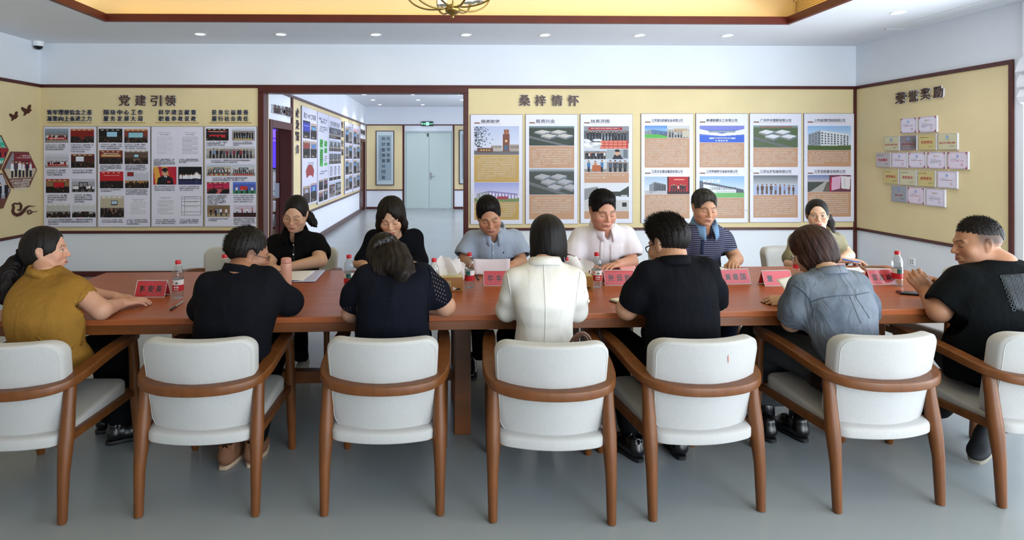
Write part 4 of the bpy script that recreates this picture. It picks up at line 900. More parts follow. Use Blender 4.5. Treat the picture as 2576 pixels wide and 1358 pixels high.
# ---------------------------------------------------------------- plaques on the right wall
M_plw = mat('plaque_acrylic', 'e9e7f0', .3); M_plb = mat('plaque_border', '5a4c58', .4)
PF = {'cert': mat('certificate_paper', 'ddd7ea', .5), 'pink': mat('certificate_pink', 'dccfe0', .5), 'gold': mat('gold_plate', 'cfbf82', .35, .15), 'pale': mat('pale_gold_plate', 'd0cba8', .35, .15), 'silver': mat('silver_plate', 'c2bec8', .3, .3), 'steel': mat('steel_plate', 'a4adb6', .3, .4), 'mirror': mat('mirror_plate', '9c9094', .12, .85)}
M_crim = mat('crimson', '9c2434', .5); M_blueem = mat('emblem_blue', '4c78c4', .5); M_cream2 = mat('gold_lettering', 'b89a4c', .4)
PL = [(382, 605, 90, 298, 'cert', 'c', '', 'top row left'), (628, 880, 67, 287, 'cert', 'c', '荣誉证书', 'top row right'),
 (155, 362, 342, 540, 'pale', 'e', '全国“五好”县级工商联', 'second row first'), (380, 605, 330, 535, 'mirror', 'e', '全国“五好”县级工商联', 'second row second'), (625, 870, 315, 530, 'gold', '', '先进单位', 'second row third'), (892, 1162, 300, 526, 'pale', 'e', '全国“五好”县级工商联', 'second row last'),
 (45, 243, 566, 762, 'silver', '', '先进集体', 'third row first'), (262, 477, 563, 768, 'cert', 'b', '', 'third row second'), (492, 730, 562, 772, 'cert', 'c', '', 'third row third'), (748, 1003, 558, 782, 'cert', 'c', '荣誉证书', 'third row fourth'), (1026, 1310, 553, 790, 'pink', 'c', '', 'third row last'),
 (148, 355, 790, 993, 'gold', '', '优秀单位', 'fourth row first'), (370, 597, 798, 1012, 'pale', '', '优秀单位', 'fourth row second'), (615, 860, 806, 1030, 'gold', '', '优秀单位', 'fourth row third'), (885, 1158, 817, 1050, 'cert', 'b', '', 'fourth row last'),
 (253, 470, 1020, 1238, 'steel', 'e', '创新先进奖', 'bottom row first'), (478, 713, 1038, 1265, 'pink', 'c', '', 'bottom row middle'), (730, 990, 1058, 1298, 'cert', 'b', '荣誉证书', 'bottom row last')]
KINDW = {'cert': 'white certificate plaque', 'pink': 'pinkish certificate plaque', 'gold': 'gold plaque', 'pale': 'pale gold plaque', 'silver': 'silver plaque', 'steel': 'bluish steel plaque', 'mirror': 'mirror finish plaque'}
for x0, x1, y0, y1, kd, deco, ti, where in PL:
    q = [c/5.43+o for c, o in ((x0, 2200), (x1-6, 2200), (y0, 280), (y1, 280))]; mx = (q[0]+q[1])/2
    ua, ub = WR_.uv(q[0], 400)[0], WR_.uv(q[1], 400)[0]; vb, vt = WR_.uv(mx, q[3])[1], WR_.uv(mx, q[2])[1]
    B = Board(WR_, ua, vb, ub, vt, (0, 0, 100, 75), 'award_plaque', '%s%s, %s on the right wall' % (KINDW[kd], ' reading '+ti if ti and kd not in ('cert', 'pink') else '', where), 'plaque', 'award plaques on the right wall', t=.022, m=M_plw, edge=False)
    B.block(1, 1, 99, 74, M_plb, .001, 'border'); B.block(2.2, 2.2, 97.8, 72.8, PF[kd], .002, 'plate')
    z = .0032; T = B.t
    def tx(st, cx, cy, w, h, m, **k): return B.text(st, cx, cy, w, h, m, z=z, **k)
    if deco == 'c':
        mb = MB()
        for sx in (0, 1):
            for sy in (0, 1):
                f = lambda x, y: (*B.xy(100-x if sx else x, 75-y if sy else y), T+.0028)
                mb.add([f(2.2, 2.2), f(11, 2.2), f(2.2, 11)], [(0, 1, 2)])
                mb.add([f(3, 14), f(4.6, 14), f(14, 4.6), f(14, 3)], [(0, 1, 2, 3)])
        mb.build('corner_ornament', M_crim, B.root, fix=False)
    if deco in ('c', 'b') and kd != '':
        mb = MB()
        for a, b in (((6, 5.5), (94, 6.3)), ((6, 68.7), (94, 69.5)), ((6, 5.5), (6.8, 69.5)), ((93.2, 5.5), (94, 69.5))):
            (xa, ya), (xb, yb) = B.xy(*a), B.xy(*b); mb.quad((xa, ya, T+.0026), (xb, ya, T+.0026), (xb, yb, T+.0026), (xa, yb, T+.0026))
        mb.build('ruled_border', mat('pink_rule', 'd09aac', .5), B.root, fix=False)
    def emblem(cx, cy, r=6.5):
        x, y = B.xy(cx, cy); k = r*B.k(); o = MB().lathe([(k, 0), (k, .0012), (k*.9, .0016), (.001, .0016)], 20).build('emblem', M_blueem, B.root, loc=(x, y, T+.002))
        MB().lathe([(k*.62, .0016), (k*.6, .0022), (.001, .0022)], 16).build('emblem_centre', mat('emblem_pale', 'a9c4e4', .5), o)
    def seal(cx, cy, r=6):
        x, y = B.xy(cx, cy); k = r*B.k(); mb = MB(); n = 20
        for i in range(n):
            a, b = 2*PI*i/n, 2*PI*(i+1)/n; mb.quad((k*math.cos(a), k*math.sin(a), 0), (k*math.cos(b), k*math.sin(b), 0), (.85*k*math.cos(b), .85*k*math.sin(b), 0), (.85*k*math.cos(a), .85*k*math.sin(a), 0))
        st = [(k*(.45 if i % 2 == 0 else .18)*math.cos(PI/2+i*PI/5), k*(.45 if i % 2 == 0 else .18)*math.sin(PI/2+i*PI/5), 0) for i in range(10)]
        mb.add(st, [tuple(range(10))]); mb.build('seal', M_red, B.root, loc=(x, y, T+z), fix=False)
    if kd in ('cert', 'pink'):
        if ti: tx(ti, 50, 19, 32, 7, M_cream2); B.n += 1
        else: emblem(50, 19, 5.5)
        mm = MB(); rn = random.Random(x0); w_ = B.xy(80, 0)[0]-B.xy(20, 0)[0]
        strokes(mm, B.xy(18, 0)[0], B.xy(0, 30)[1], w_*.6, 1, 5*B.ky(), 3*B.ky(), rn, T+z, 1); mm.build('caption', M_ink2, B.root, fix=False)
        mm = MB(); strokes(mm, B.xy(18, 0)[0], B.xy(0, 37)[1], w_*1.1, 3 if ti else 1, 5.2*B.ky(), (3.4 if ti else 4.6)*B.ky(), rn, T+z, 1 if not ti else .4); mm.build('caption', M_ink2 if ti else M_red, B.root, fix=False)
        seal(73, 56)
    else:
        if deco == 'e':
            emblem(50, 17); tx('2019—2020年度', 50, 29, 32, 4.5, M_ink2) if kd != 'steel' else None
            tx(ti, 50, 43, 84 if kd != 'steel' else 52, 9.5 if kd != 'steel' else 8, M_red, bold=.01)
        else:
            mm = MB(); strokes(mm, B.xy(8, 0)[0], B.xy(0, 12)[1], .5*B.w, 1, 5*B.ky(), 4*B.ky(), random.Random(x0), T+z, 1); mm.build('caption', M_ink, B.root, fix=False)
            tx(ti, 50, 37, 66, 15, M_red, bold=.015)
        mm = MB(); strokes(mm, B.xy(62, 0)[0], B.xy(0, 54)[1], .3*B.w, 2, 5*B.ky(), 3.2*B.ky(), random.Random(x0+1), T+z, .8); mm.build('caption', M_ink2, B.root, fix=False)
# ---------------------------------------------------------------- left wall: birds, cloud, hexagon boards
def flat_shape(wall, name, label, cat, polys, m, group=None, t=.014):
    """polys of picture points -> raised cut-out"""
    P = [[wall.uv(*q) for q in poly] for poly in polys]; c = (sum(q[0] for q in P[0])/len(P[0]), sum(q[1] for q in P[0])/len(P[0]))
    mb = MB()
    for poly in P: mb.prism([(q[0]-c[0], q[1]-c[1]) for q in poly], 0, t, lambda u, v, w: (u, v, w))
    o = mb.mesh(name); bm = bmesh.new(); bm.from_mesh(o); bmesh.ops.triangulate(bm, faces=[f for f in bm.faces if len(f.verts) > 4]); bm.to_mesh(o); bm.free()
    o = link(name, o, m, None, wall.pos(*c), wall.rot); tag(o, label, cat, group); return o
M_cut = mat('cutout_brown', '4c2420', .35)
bird = [(.02, .27), (.1, .22), (.3, .33), (.5, .42), (.62, .35), (.72, .1), (.86, .0), (.92, .08), (.88, .3), (.84, .44), (1.0, .45), (.97, .53), (.86, .6), (.72, .78), (.5, .82), (.3, 1.0), (.22, .97), (.36, .78), (.28, .66), (.1, .5)]
for x0, y0, x1, y1, l in ((52, 263, 78, 291, 'upper right'), (22, 280, 44, 304, 'lower left')):
    flat_shape(WL_, 'bird_cutout', 'brown flying bird cut-out on the left wall, %s of the two' % l, 'wall decoration', [[(x0+(x1-x0)*u, y0+(y1-y0)*v) for u, v in bird]], M_cut, 'bird cut-outs')
def stroke_poly(pts, ws):
    L, Rr = [], []
    for i, p in enumerate(pts):
        a, b = pts[max(i-1, 0)], pts[min(i+1, len(pts)-1)]; d = Vector((b[0]-a[0], b[1]-a[1])); d.normalize() if d.length else None
        L.append((p[0]-d.y*ws[i], p[1]+d.x*ws[i])); Rr.append((p[0]+d.y*ws[i], p[1]-d.x*ws[i]))
    return [[L[i], L[i+1], Rr[i+1], Rr[i]] for i in range(len(pts)-1)]
sp = [(44+9*math.cos(a)*(1-.09*k), 525+9*math.sin(a)*(1-.09*k)) for k, a in enumerate(np.linspace(-1.5, 4.2, 9))]
big = [(88, 518), (80, 519), (72, 518), (65, 522), (58, 531), (50, 538), (42, 541), (34, 538), (30.5, 531), (33, 522), (31, 515), (36, 511.5), (43, 513), (48, 510.5), (52, 516), (51, 525), (47, 529), (43, 527)]
wb_ = [.3, .9, 1.6, 2.4, 3.2, 3.8, 4, 3.4, 2.6, 2.2, 2, 2, 2, 2, 2, 2, 1.8, 1.2]
sm = [(93, 531), (87, 533), (80, 532), (76, 536), (71, 538.5), (67.5, 534), (70, 529), (74, 528), (76, 531.5)]
flat_shape(WL_, 'cloud_cutout', 'brown swirling cloud cut-out low on the left wall', 'wall decoration', stroke_poly(big, wb_)+stroke_poly(sm, [.2, .6, 1, 1.3, 1.2, 1.1, 1, .9, .7]), M_cut)
def hexboard(pts, fn, label, ycap, clip=True):
    """hexagonal photo board; pts are the six corners in the picture"""
    P = [WL_.uv(*q) for q in pts]; c = (sum(q[0] for q in P)/6, sum(q[1] for q in P)/6); Q = [(q[0]-c[0], q[1]-c[1]) for q in P]
    r = empty('hexagon_board', WL_.pos(*c), 0, label, 'board', 'hexagon photo boards'); r.rotation_euler = WL_.rot
    MB().prism(Q, 0, .016, lambda u, v, w: (u, v, w)).build('backing', mat('maroon_board', '6a3d30', .45), r)
    x0, x1 = min(q[0] for q in Q), max(q[0] for q in Q); y0, y1 = min(q[1] for q in Q), max(q[1] for q in Q)
    nx, ny = int((x1-x0)/.008), int((y1-y0)/.008); p = fn(nx, ny)
    mb = MB(); cols = []
    for j in range(ny):
        for i in range(nx):
            X, Y = x0+(i+.5)*(x1-x0)/nx, y0+(j+.5)*(y1-y0)/ny
            if (Y-y0)/(y1-y0) < ycap: continue
            ins = all((Q[k][0]-Q[k-1][0])*(Y-Q[k-1][1])-(Q[k][1]-Q[k-1][1])*(X-Q[k-1][0]) < -.004 for k in range(6))
            if ins:
                a, b = x0+i*(x1-x0)/nx, x0+(i+1)*(x1-x0)/nx; d, e = y0+j*(y1-y0)/ny, y0+(j+1)*(y1-y0)/ny
                mb.quad((a, d, .017), (b, d, .017), (b, e, .017), (a, e, .017)); cols.append(p.a[ny-1-j, i])
    me = mb.mesh('photo', fix=False); C = np.clip(np.array(cols), 0, 1); L = np.where(C <= .04045, C/12.92, ((C+.055)/1.055)**2.4)
    col = np.ones((len(C)*4, 4)); col[:, :3] = np.repeat(L, 4, 0); me.color_attributes.new('Col', 'FLOAT_COLOR', 'CORNER').data.foreach_set('color', col.ravel()); link('photo', me, M_print, r)
    return r, Q
hx = [(26, 381), (69, 382), (90, 427), (71, 470), (28, 473), (4, 427)]
r, Q = hexboard(hx, lambda nx, ny: Pic(nx, ny, '7a3038').R(0, 0, .3, .5, '8a8890').R(.3, .05, 1, .5, '7c2a34').glyphs(.5, .85, .1, 6, 'd8c8c8', .04).glyphs(.38, .9, .16, 14, 'c8a8a8', .03).R(0, .48, 1, 1, 'c2b49c').crowd(.7, 6, .45, ('dcdce2', '23242c', 'e4e4e8', '20222c', '4a4048', '262c48'), .2, .85), 'maroon hexagon board with a team photo on the left wall', .26)
text('2023年11月10日-12日，县委统战部副部长\n县工商联党组书记童银员参加首届\nV3·2023江苏企业篮球联赛总决赛\n暨淮安企业系列赛活动。', 1, M_whiteink, r, (-.0, (Q[4][1]*.82), .019), (0, 0, 0), 'caption', 0, .01, (.36, .13), 1)
hx2 = [(-40, 345), (0, 340), (19, 377), (-2, 428), (-44, 432), (-62, 385)]
hexboard(hx2, lambda nx, ny: Pic(nx, ny, '3fa890').R(0, 0, 1, .2, '7cc4b4').R(0, .3, 1, .32, '8fd0c0').R(.5, .35, .95, .62, 'a02a30').crowd(.6, 6, .3, ('2a2a34', '8c2a30')).glyphs(.3, 1, .7, 6, 'd8ece4', .08), 'teal hexagon board cut by the left edge of the frame', .2)
hx3 = [(-36, 440), (4, 436), (24, 478), (5, 524), (-34, 530), (-56, 484)]
hexboard(hx3, lambda nx, ny: Pic(nx, ny, 'b8bcc8').R(0, .6, 1, 1, '9a9aa4').crowd(.8, 4, .55, ('23252e', '1c1e26'), .1, .95), 'hexagon board with a man in black, lower left on the left wall', .3)
# ---------------------------------------------------------------- corridor: boards, scrolls, lettering
def cboard(x0, x1, yt, yb, title, label, items, tm=None):
    k = lambda x, y: WC.uv(740+x/4.528, 240+y/4.528)
    a = k(x0, yt); b = k(x1, yt); c = k(x0, yb)
    B = Board(WC, a[0], c[1], b[0], a[1], (0, 0, 100, 300), 'display_board', label, 'board', 'boards along the corridor wall', t=.02)
    if title: B.text(title, 50, 26, 78, 18, tm or M_ink)
    for it in items:
        if it[0] == 'p': B.photo(*it[1:5], it[5], cell=.014)
        elif it[0] == 'b': B.block(*it[1:5], it[5])
        else: B.lines(it[1], it[2], it[3], it[4], 7, 5, it[5])
    return B
M_dk = mat('dark_caption', '3a302c', .6); M_grn = mat('green_block', '58b45c', .5); M_mar = mat('maroon_fan', '9a3a38', .6)
def ph(x0, y0, x1, y1, f, c=True):
    r = [('p', x0, y0, x1, y1-(10 if c else 0), f)]
    return r+([('b', x0, y1-10, x1, y1, M_dk), ('l', x0+3, y1-8, x1-3, 1, M_whiteink)] if c else [])
hp = lambda **k: (lambda nx, ny: hall(nx, ny, **k)); gp = lambda **k: (lambda nx, ny: group(nx, ny, **k))
purple = lambda nx, ny: Pic(nx, ny, '26242c').R(.02, .12, .98, .72, '3a3fa8').R(.08, .3, .9, .36, '8a90d8').heads(.82, .95, 8)
B = cboard(75, 250, 115, 1275, '建立“1+N”工作机制', 'corridor board with purple screen photo and maroon fan, nearest', ph(6, 42, 50, 95, purple)+ph(54, 46, 96, 96, hp(wall='8d8f94', screen='5aa0dc'))+ph(6, 103, 50, 155, hp(wall='7c4a40', screen='a03030'))+ph(54, 103, 96, 155, hp(wall='8a8c98', screen='4a80d0'))+ph(6, 240, 50, 294, hp(wall='7c6a6a', screen='b0b4c0', table='7a3030'))+ph(54, 236, 96, 294, hp(wall='5a58a8', screen='6ab0c8')))
fan = MB(); fan.add([(*B.xy(50+46*math.cos(a)*.8, 262-62*math.sin(a)), B.t+.002) for a in np.linspace(.75, 2.4, 9)]+[(*B.xy(50+46*math.cos(a)*.62, 262-28*math.sin(a)), B.t+.002) for a in np.linspace(2.4, .75, 9)], [tuple(range(18))])
fan.build('fan_print', M_mar, B.root, fix=False, loc=(0, B.h*.085, 0)); B.lines(30, 168, 74, 3, 7, 5, M_ink2)
B = cboard(255, 378, 180, 1245, '搭建“一带一站”\n服务平台', 'corridor board with green text blocks, second', [('l', 12, 45, 92, 3, M_ink2)]+[('b', 18, 88, 48, 116, M_grn), ('b', 18, 120, 48, 178, M_grn), ('b', 60, 92, 88, 112, M_grn), ('b', 60, 116, 88, 134, M_grn), ('b', 60, 166, 88, 176, M_grn), ('l', 20, 92, 46, 3, M_ink), ('l', 20, 124, 46, 7, M_ink), ('l', 62, 96, 86, 2, M_ink), ('l', 62, 120, 86, 2, M_ink), ('l', 62, 142, 86, 3, M_ink), ('l', 15, 192, 90, 2, M_ink2)]+ph(10, 222, 48, 256, hp(wall='3a3c44', screen=None), False)+ph(54, 220, 92, 256, hp(wall='6a6470', screen='803038'), False)+ph(10, 260, 48, 293, hp(wall='7a5a60', screen=None), False)+ph(54, 258, 92, 293, hp(wall='4a4a50', screen='9098a0'), False))
B = cboard(380, 525, 225, 1198, '打造“涟商”金名片', 'corridor board of grouped visit photos, third', ph(5, 36, 97, 80, gp(n=7, wall='5c5a68', h=.7))+[x for i in range(3) for x in ph(5+31*i, 86, 34+31*i, 126, gp(n=4, h=.75, wall='8a8c94'))]+[x for i in range(3) for x in ph(5+31*i, 130, 34+31*i, 172, gp(n=5, h=.6, wall='6a6a70'))]+[('p', 5+31*i, 176, 33+31*i, 218, doc) for i in range(3)]+[('b', 5+31*i, 220, 33+31*i, 232, M_dk) for i in range(3)]+ph(5, 236, 48, 292, gp(n=4, wall='6a4a44', h=.6), False)+ph(52, 236, 97, 292, gp(n=5, wall='5a5c60', h=.6)))
for (x0, x1, yt, yb, ti, l, tm) in ((567, 655, 292, 1130, '外出考察学习', 'corridor board of eight visit photos, fourth', None), (660, 742, 325, 1100, '走访交流', 'corridor board of eight photos with red title, farthest', M_red)):
    cboard(x0, x1, yt, yb, ti, l, [x for j in range(4) for i in range(2) for x in ph(8+45*i, 28+66*j, 48+45*i, 88+66*j, hp(wall='6a6c74', screen='5aa0d8') if (i+j) % 2 == 0 else gp(n=3, h=.7, wall='7a7878'))], tm)
def vert(chars, label, x, ys_, sz, m=M_brown):
    return lettering(WC, chars, [(x, y) for y in ys_], sz, m, label, 'corridor wall headings', .012, .02)
vert('企业服务', 'vertical brown characters 企业服务 on the corridor wall', 746.5, [240+y/4.528 for y in (195, 332, 465, 610)], (8, 23))
vert('考察交流', 'vertical brown characters 考察交流 between corridor boards', 859.5, [240+y/4.528 for y in (335, 437, 545, 645)], (5, 17))
lettering(WC, '涟商大讲堂', [(688+9.6*k, 274+1.9*k) for k in range(5)], (8.5, 23), M_brown, 'grey brown characters 涟商大讲堂 above the first corridor doorway', 'corridor wall headings', .02, .015)
lettering(WC, '涟商大讲堂', [(907+2.1*k, 330+1.0*k) for k in range(5)], (2.0, 12), M_brown, 'tiny characters 涟商大讲堂 above the far corridor doorway', 'corridor wall headings', .02, .01)
def scroll(x0, y0, x1, y1, lines, label):
    a, b = WE.uv(x0, y1), WE.uv(x1, y0)
    B = Board(WE, a[0], a[1], b[0], b[1], (0, 0, 120, 360), 'framed_calligraphy', label, 'picture', 'framed calligraphy in the corridor', t=.03, m=mat('scroll_frame', '3a2622', .4), edge=False)
    B.block(5, 5, 115, 355, mat('scroll_mount', 'b9c8cd', .6), .001, 'mount'); B.block(18, 30, 102, 328, mat('scroll_paper', '8fa3ae', .7), .002, 'paper')
    for x, y0_, st, h in lines:
        for k, ch in enumerate(st): B.text(ch, x, y0_+k*h, 24, 24, M_ink, 'character', bold=.01, z=.003)
    mm = MB(); strokes(mm, B.xy(26, 0)[0], B.xy(0, 115)[1], .06, 8, 9*B.ky(), 7*B.ky(), random.Random(3), B.t+.003, 1, 0, 1); mm.build('signature', M_ink2, B.root, fix=False)
scroll(945.6, 329, 991.6, 466, [(82, 52, '先富带後富', 36), (50, 52, '助财富德富共同富', 36.5)], 'framed grey calligraphy scroll of two columns left of the corridor door')
scroll(1154.7, 327, 1202, 463, [(82, 52, '共同富裕', 50)], 'framed calligraphy scroll cut off by the right side of the opening')
# ================================================================= people: implicit surfaces polygonised with surface nets
f32 = np.float32
def axes1(lo, hi, fine_iv, coarse, fine):
    """grid positions from lo to hi, fine inside the intervals"""
    out = [lo]; x = lo
    while x < hi:
        step = coarse
        for a, b in fine_iv:
            if a-coarse*.5 <= x <= b: step = fine
        x += step; out.append(x)
    return np.array(out, f32)
class Field:
    def __init__(s, lo, hi, h, fine=None, fh=.0035):
        fine = fine or []
        s.ax = [axes1(lo[i], hi[i], [(b[0][i], b[1][i]) for b in fine], h, fh if fine else h) for i in range(3)]
        s.h = h; s.F = np.full([len(a) for a in s.ax], .5, f32)
    def _sl(s, lo, hi):
        sl = tuple(slice(max(0, int(np.searchsorted(s.ax[i], lo[i]))-1), int(np.searchsorted(s.ax[i], hi[i]))+1) for i in range(3))
        g = [s.ax[i][sl[i]].reshape([-1 if j == i else 1 for j in range(3)]) for i in range(3)]
        return sl, g
    def put(s, lo, hi, fn, k, mode):
        m = k+2.2*s.h
        sl, g = s._sl([v-m for v in lo], [v+m for v in hi]); a = s.F[sl]
        if a.size == 0: return
        b = fn(*g).astype(f32)
        if mode == 'u':
            if k > 0: h = np.clip(.5+.5*(a-b)/k, 0, 1); r = a+(b-a)*h-k*h*(1-h)
            else: r = np.minimum(a, b)
        else:
            b = -b
            if k > 0: h = np.clip(.5-.5*(a-b)/k, 0, 1); r = a+(b-a)*h+k*h*(1-h)
            else: r = np.maximum(a, b)
        s.F[sl] = r
    def cap(s, a, b, ra, rb=None, k=.01, mode='u'):
        rb = ra if rb is None else rb; a = np.array(a, float); b = np.array(b, float); d = b-a; L = max(1e-9, d@d); r = max(ra, rb)
        def fn(X, Y, Z):
            px, py, pz = X-a[0], Y-a[1], Z-a[2]; t = np.clip((px*d[0]+py*d[1]+pz*d[2])/L, 0, 1)
            return np.sqrt((px-t*d[0])**2+(py-t*d[1])**2+(pz-t*d[2])**2)-(ra+(rb-ra)*t)
        s.put(np.minimum(a, b)-r, np.maximum(a, b)+r, fn, k, mode)
    def chain(s, pts, rs, k=.01, mode='u'):
        for i in range(len(pts)-1): s.cap(pts[i], pts[i+1], rs[i], rs[i+1], k, mode)
    def ell(s, c, r, M=None, k=.01, mode='u'):
        """ellipsoid; M = 3x3 local axes (columns)"""
        c = np.array(c, float); r = np.array(r, float); R = max(r); mn = min(r)
        def fn(X, Y, Z):
            x, y, z = X-c[0], Y-c[1], Z-c[2]
            if M is not None: x, y, z = [x*M[0, i]+y*M[1, i]+z*M[2, i] for i in range(3)]
            k0 = np.sqrt((x/r[0])**2+(y/r[1])**2+(z/r[2])**2); k1 = np.sqrt((x/r[0]**2)**2+(y/r[1]**2)**2+(z/r[2]**2)**2)
            return k0*(k0-1)/np.maximum(k1, 1e-6)
        s.put(c-R, c+R, fn, k, mode)
    def box(s, c, r, M=None, rad=.01, k=.01, mode='u'):
        c = np.array(c, float); r = np.array(r, float)-rad; R = float(np.linalg.norm(r))+rad
        def fn(X, Y, Z):
            x, y, z = X-c[0], Y-c[1], Z-c[2]
            if M is not None: x, y, z = [x*M[0, i]+y*M[1, i]+z*M[2, i] for i in range(3)]
            qx, qy, qz = np.abs(x)-r[0], np.abs(y)-r[1], np.abs(z)-r[2]
            return np.sqrt(np.maximum(qx, 0)**2+np.maximum(qy, 0)**2+np.maximum(qz, 0)**2)+np.minimum(np.maximum(np.maximum(qx, qy), qz), 0)-rad
        s.put(c-R, c+R, fn, k, mode)
    def slices(s, S, k=.02, p=2.3, mode='u', grow=0.):
        """stack of ovals (z, xc, yc, rx, ry)"""
        S = sorted(S); A = np.array(S, float); z0, z1 = A[0, 0], A[-1, 0]
        lo = [(A[:, 1]-A[:, 3]).min(), (A[:, 2]-A[:, 4]).min(), z0]; hi = [(A[:, 1]+A[:, 3]).max(), (A[:, 2]+A[:, 4]).max(), z1]
        zz = np.linspace(z0, z1, 60); ker = np.array([1, 2, 3, 2, 1])/9.
        cols = []
        for j in range(1, 5):
            v = np.interp(zz, A[:, 0], A[:, j]); vp = np.pad(v, 2, 'edge'); cols.append(np.convolve(vp, ker, 'valid'))
        def fn(X, Y, Z):
            z = Z.ravel(); xc, yc, rx, ry = [np.interp(z, zz, c).reshape(1, 1, -1) for c in cols]
            rx = rx+grow; ry = ry+grow
            n = (np.abs((X-xc)/rx)**p+np.abs((Y-yc)/ry)**p)**(1/p)
            d = (n-1)*np.minimum(rx, ry)
            return np.maximum(d, np.maximum(Z-z1-grow, z0-Z-grow))
        s.put(lo, hi, fn, k, mode)
    def mesh(s):
        """surface nets -> vertices, quads"""
        F = s.F; S = F < 0; nx, ny, nz = F.shape
        c = S[:-1, :-1, :-1].astype(np.int8)
        tot = np.zeros((nx-1, ny-1, nz-1), np.int8)
        for dx in (0, 1):
            for dy in (0, 1):
                for dz in (0, 1): tot += S[dx:nx-1+dx, dy:ny-1+dy, dz:nz-1+dz]
        act = (tot > 0) & (tot < 8); I, J, K = np.nonzero(act); n = len(I)
        idx = np.full(act.shape, -1, np.int32); idx[I, J, K] = np.arange(n)
        acc = np.zeros((n, 3)); cnt = np.zeros(n)
        C = [(dx, dy, dz) for dx in (0, 1) for dy in (0, 1) for dz in (0, 1)]
        V = {q: F[I+q[0], J+q[1], K+q[2]].astype(float) for q in C}
        for q in C:
            for a in range(3):
                if q[a] == 0:
                    r = list(q); r[a] = 1; r = tuple(r); va, vb = V[q], V[r]; m = (va < 0) != (vb < 0)
                    t = np.where(m, va/np.where(np.abs(va-vb) < 1e-12, 1e-12, va-vb), 0)
                    P = np.stack([np.full(n, float(q[0])), np.full(n, float(q[1])), np.full(n, float(q[2]))], 1); P[:, a] += t
                    acc += P*m[:, None]; cnt += m
        acc /= cnt[:, None]; base = (I, J, K); W = np.empty((n, 3))
        for a in range(3): A = s.ax[a]; b = base[a]; W[:, a] = A[b]+acc[:, a]*(A[b+1]-A[b])
        Q = []
        for a in range(3):
            sl0 = [slice(1, -1)]*3; sl0[a] = slice(0, -1); sl1 = [slice(1, -1)]*3; sl1[a] = slice(1, None)
            A0, A1 = S[tuple(sl0)], S[tuple(sl1)]
            i, j, k = np.nonzero(A0 != A1)
            if len(i) == 0: continue
            o = [i, j, k]; fl = A0[i, j, k]
            o = [o[0]+(0 if a == 0 else 1), o[1]+(0 if a == 1 else 1), o[2]+(0 if a == 2 else 1)]
            b, c_ = [(1, 2), (2, 0), (0, 1)][a]
            def at_(db, dc):
                q = [o[0].copy(), o[1].copy(), o[2].copy()]; q[b] -= db; q[c_] -= dc; return idx[q[0], q[1], q[2]]
            q4 = np.stack([at_(1, 1), at_(0, 1), at_(0, 0), at_(1, 0)], 1)
            q4[~fl] = q4[~fl][:, ::-1]; Q.append(q4)
        Q = np.concatenate(Q); Q = Q[(Q >= 0).all(1)]
        return W, Q
def vnormals(V, Q):
    n = np.cross(V[Q[:, 2]]-V[Q[:, 0]], V[Q[:, 3]]-V[Q[:, 1]]); N = np.zeros_like(V)
    for i in range(4): np.add.at(N, Q[:, i], n)
    return N/np.maximum(1e-12, np.linalg.norm(N, axis=1))[:, None]
def relax(V, Q, it=1, w=.5):
    for _ in range(it):
        A = np.zeros_like(V); c = np.zeros(len(V))
        for i in range(4):
            np.add.at(A, Q[:, i], V[Q[:, (i+1) % 4]]+V[Q[:, (i+3) % 4]]); np.add.at(c, Q[:, i], 2)
        V = V+(A/np.maximum(c, 1)[:, None]-V)*w
    return V
def folds(V, seed, amp, f=14., stretch=(1, 1, .5)):
    """soft irregular cloth folds"""
    r = np.random.RandomState(seed); P = V*np.array(stretch); d = np.zeros(len(V))
    w = np.stack([np.sin(P@r.normal(0, f*.6, 3)+r.uniform(0, 6)) for _ in range(3)], 1)*1.6
    for o in range(5):
        k = r.normal(0, 1, 3); k = k/np.linalg.norm(k)*f*(1+.55*o); ph = P@k+r.uniform(0, 6)+w[:, o % 3]
        d += (1-np.abs(np.sin(ph*.5)))**2/(1+.5*o)
    return amp*(d-d.mean())
def rest_on_table(V):
    """flesh and cloth give way where they meet the tabletop"""
    V = V.copy(); c, s = math.cos(.03), math.sin(.03); x, y = V[:, 0]-.435, V[:, 1]-3.49; u = x*c+y*s; v = -x*s+y*c; z = V[:, 2]; e = .5885; g = .7525
    m = (np.abs(u) < 2.683) & (np.abs(v) < e) & (z > .672) & (z < g); up = g-z; sd = np.minimum(e-np.abs(v), 9)
    a = m & ((up <= sd) | (sd > .12)); b = m & ~a & (sd <= .12); V[a, 2] = g
    nv = np.where(v < 0, -e, e); V[b, 0] = .435+u[b]*c-nv[b]*s; V[b, 1] = 3.49+u[b]*s+nv[b]*c
    return V
def qmesh(name, V, Q, m, root, col=None, org=None, smooth=True, parent=None):
    if name in ('body', 'jacket', 'blouse', 'shirt', 'polo_shirt', 't_shirt', 'knit_top', 'denim_shirt', 'shirt_jacket'): V = rest_on_table(V)
    V = V-np.array(org if org is not None else root.location); me = bpy.data.meshes.new(name)
    me.vertices.add(len(V)); me.vertices.foreach_set('co', V.astype(f32).ravel()); n = Q.shape[1]
    me.loops.add(len(Q)*n); me.loops.foreach_set('vertex_index', Q.astype(np.int32).ravel()); me.polygons.add(len(Q)); me.polygons.foreach_set('loop_start', np.arange(len(Q), dtype=np.int32)*n)
    me.update(calc_edges=True)
    if smooth: me.polygons.foreach_set('use_smooth', np.ones(len(Q), bool))
    if col is not None:
        c = np.ones((len(V), 4), f32); c[:, :3] = col; a = me.color_attributes.new('Col', 'FLOAT_COLOR', 'POINT'); a.data.foreach_set('color', c.ravel())
    me.update(); return link(name, me, m, parent or root)
def srgb(c): return np.array(lin(c))
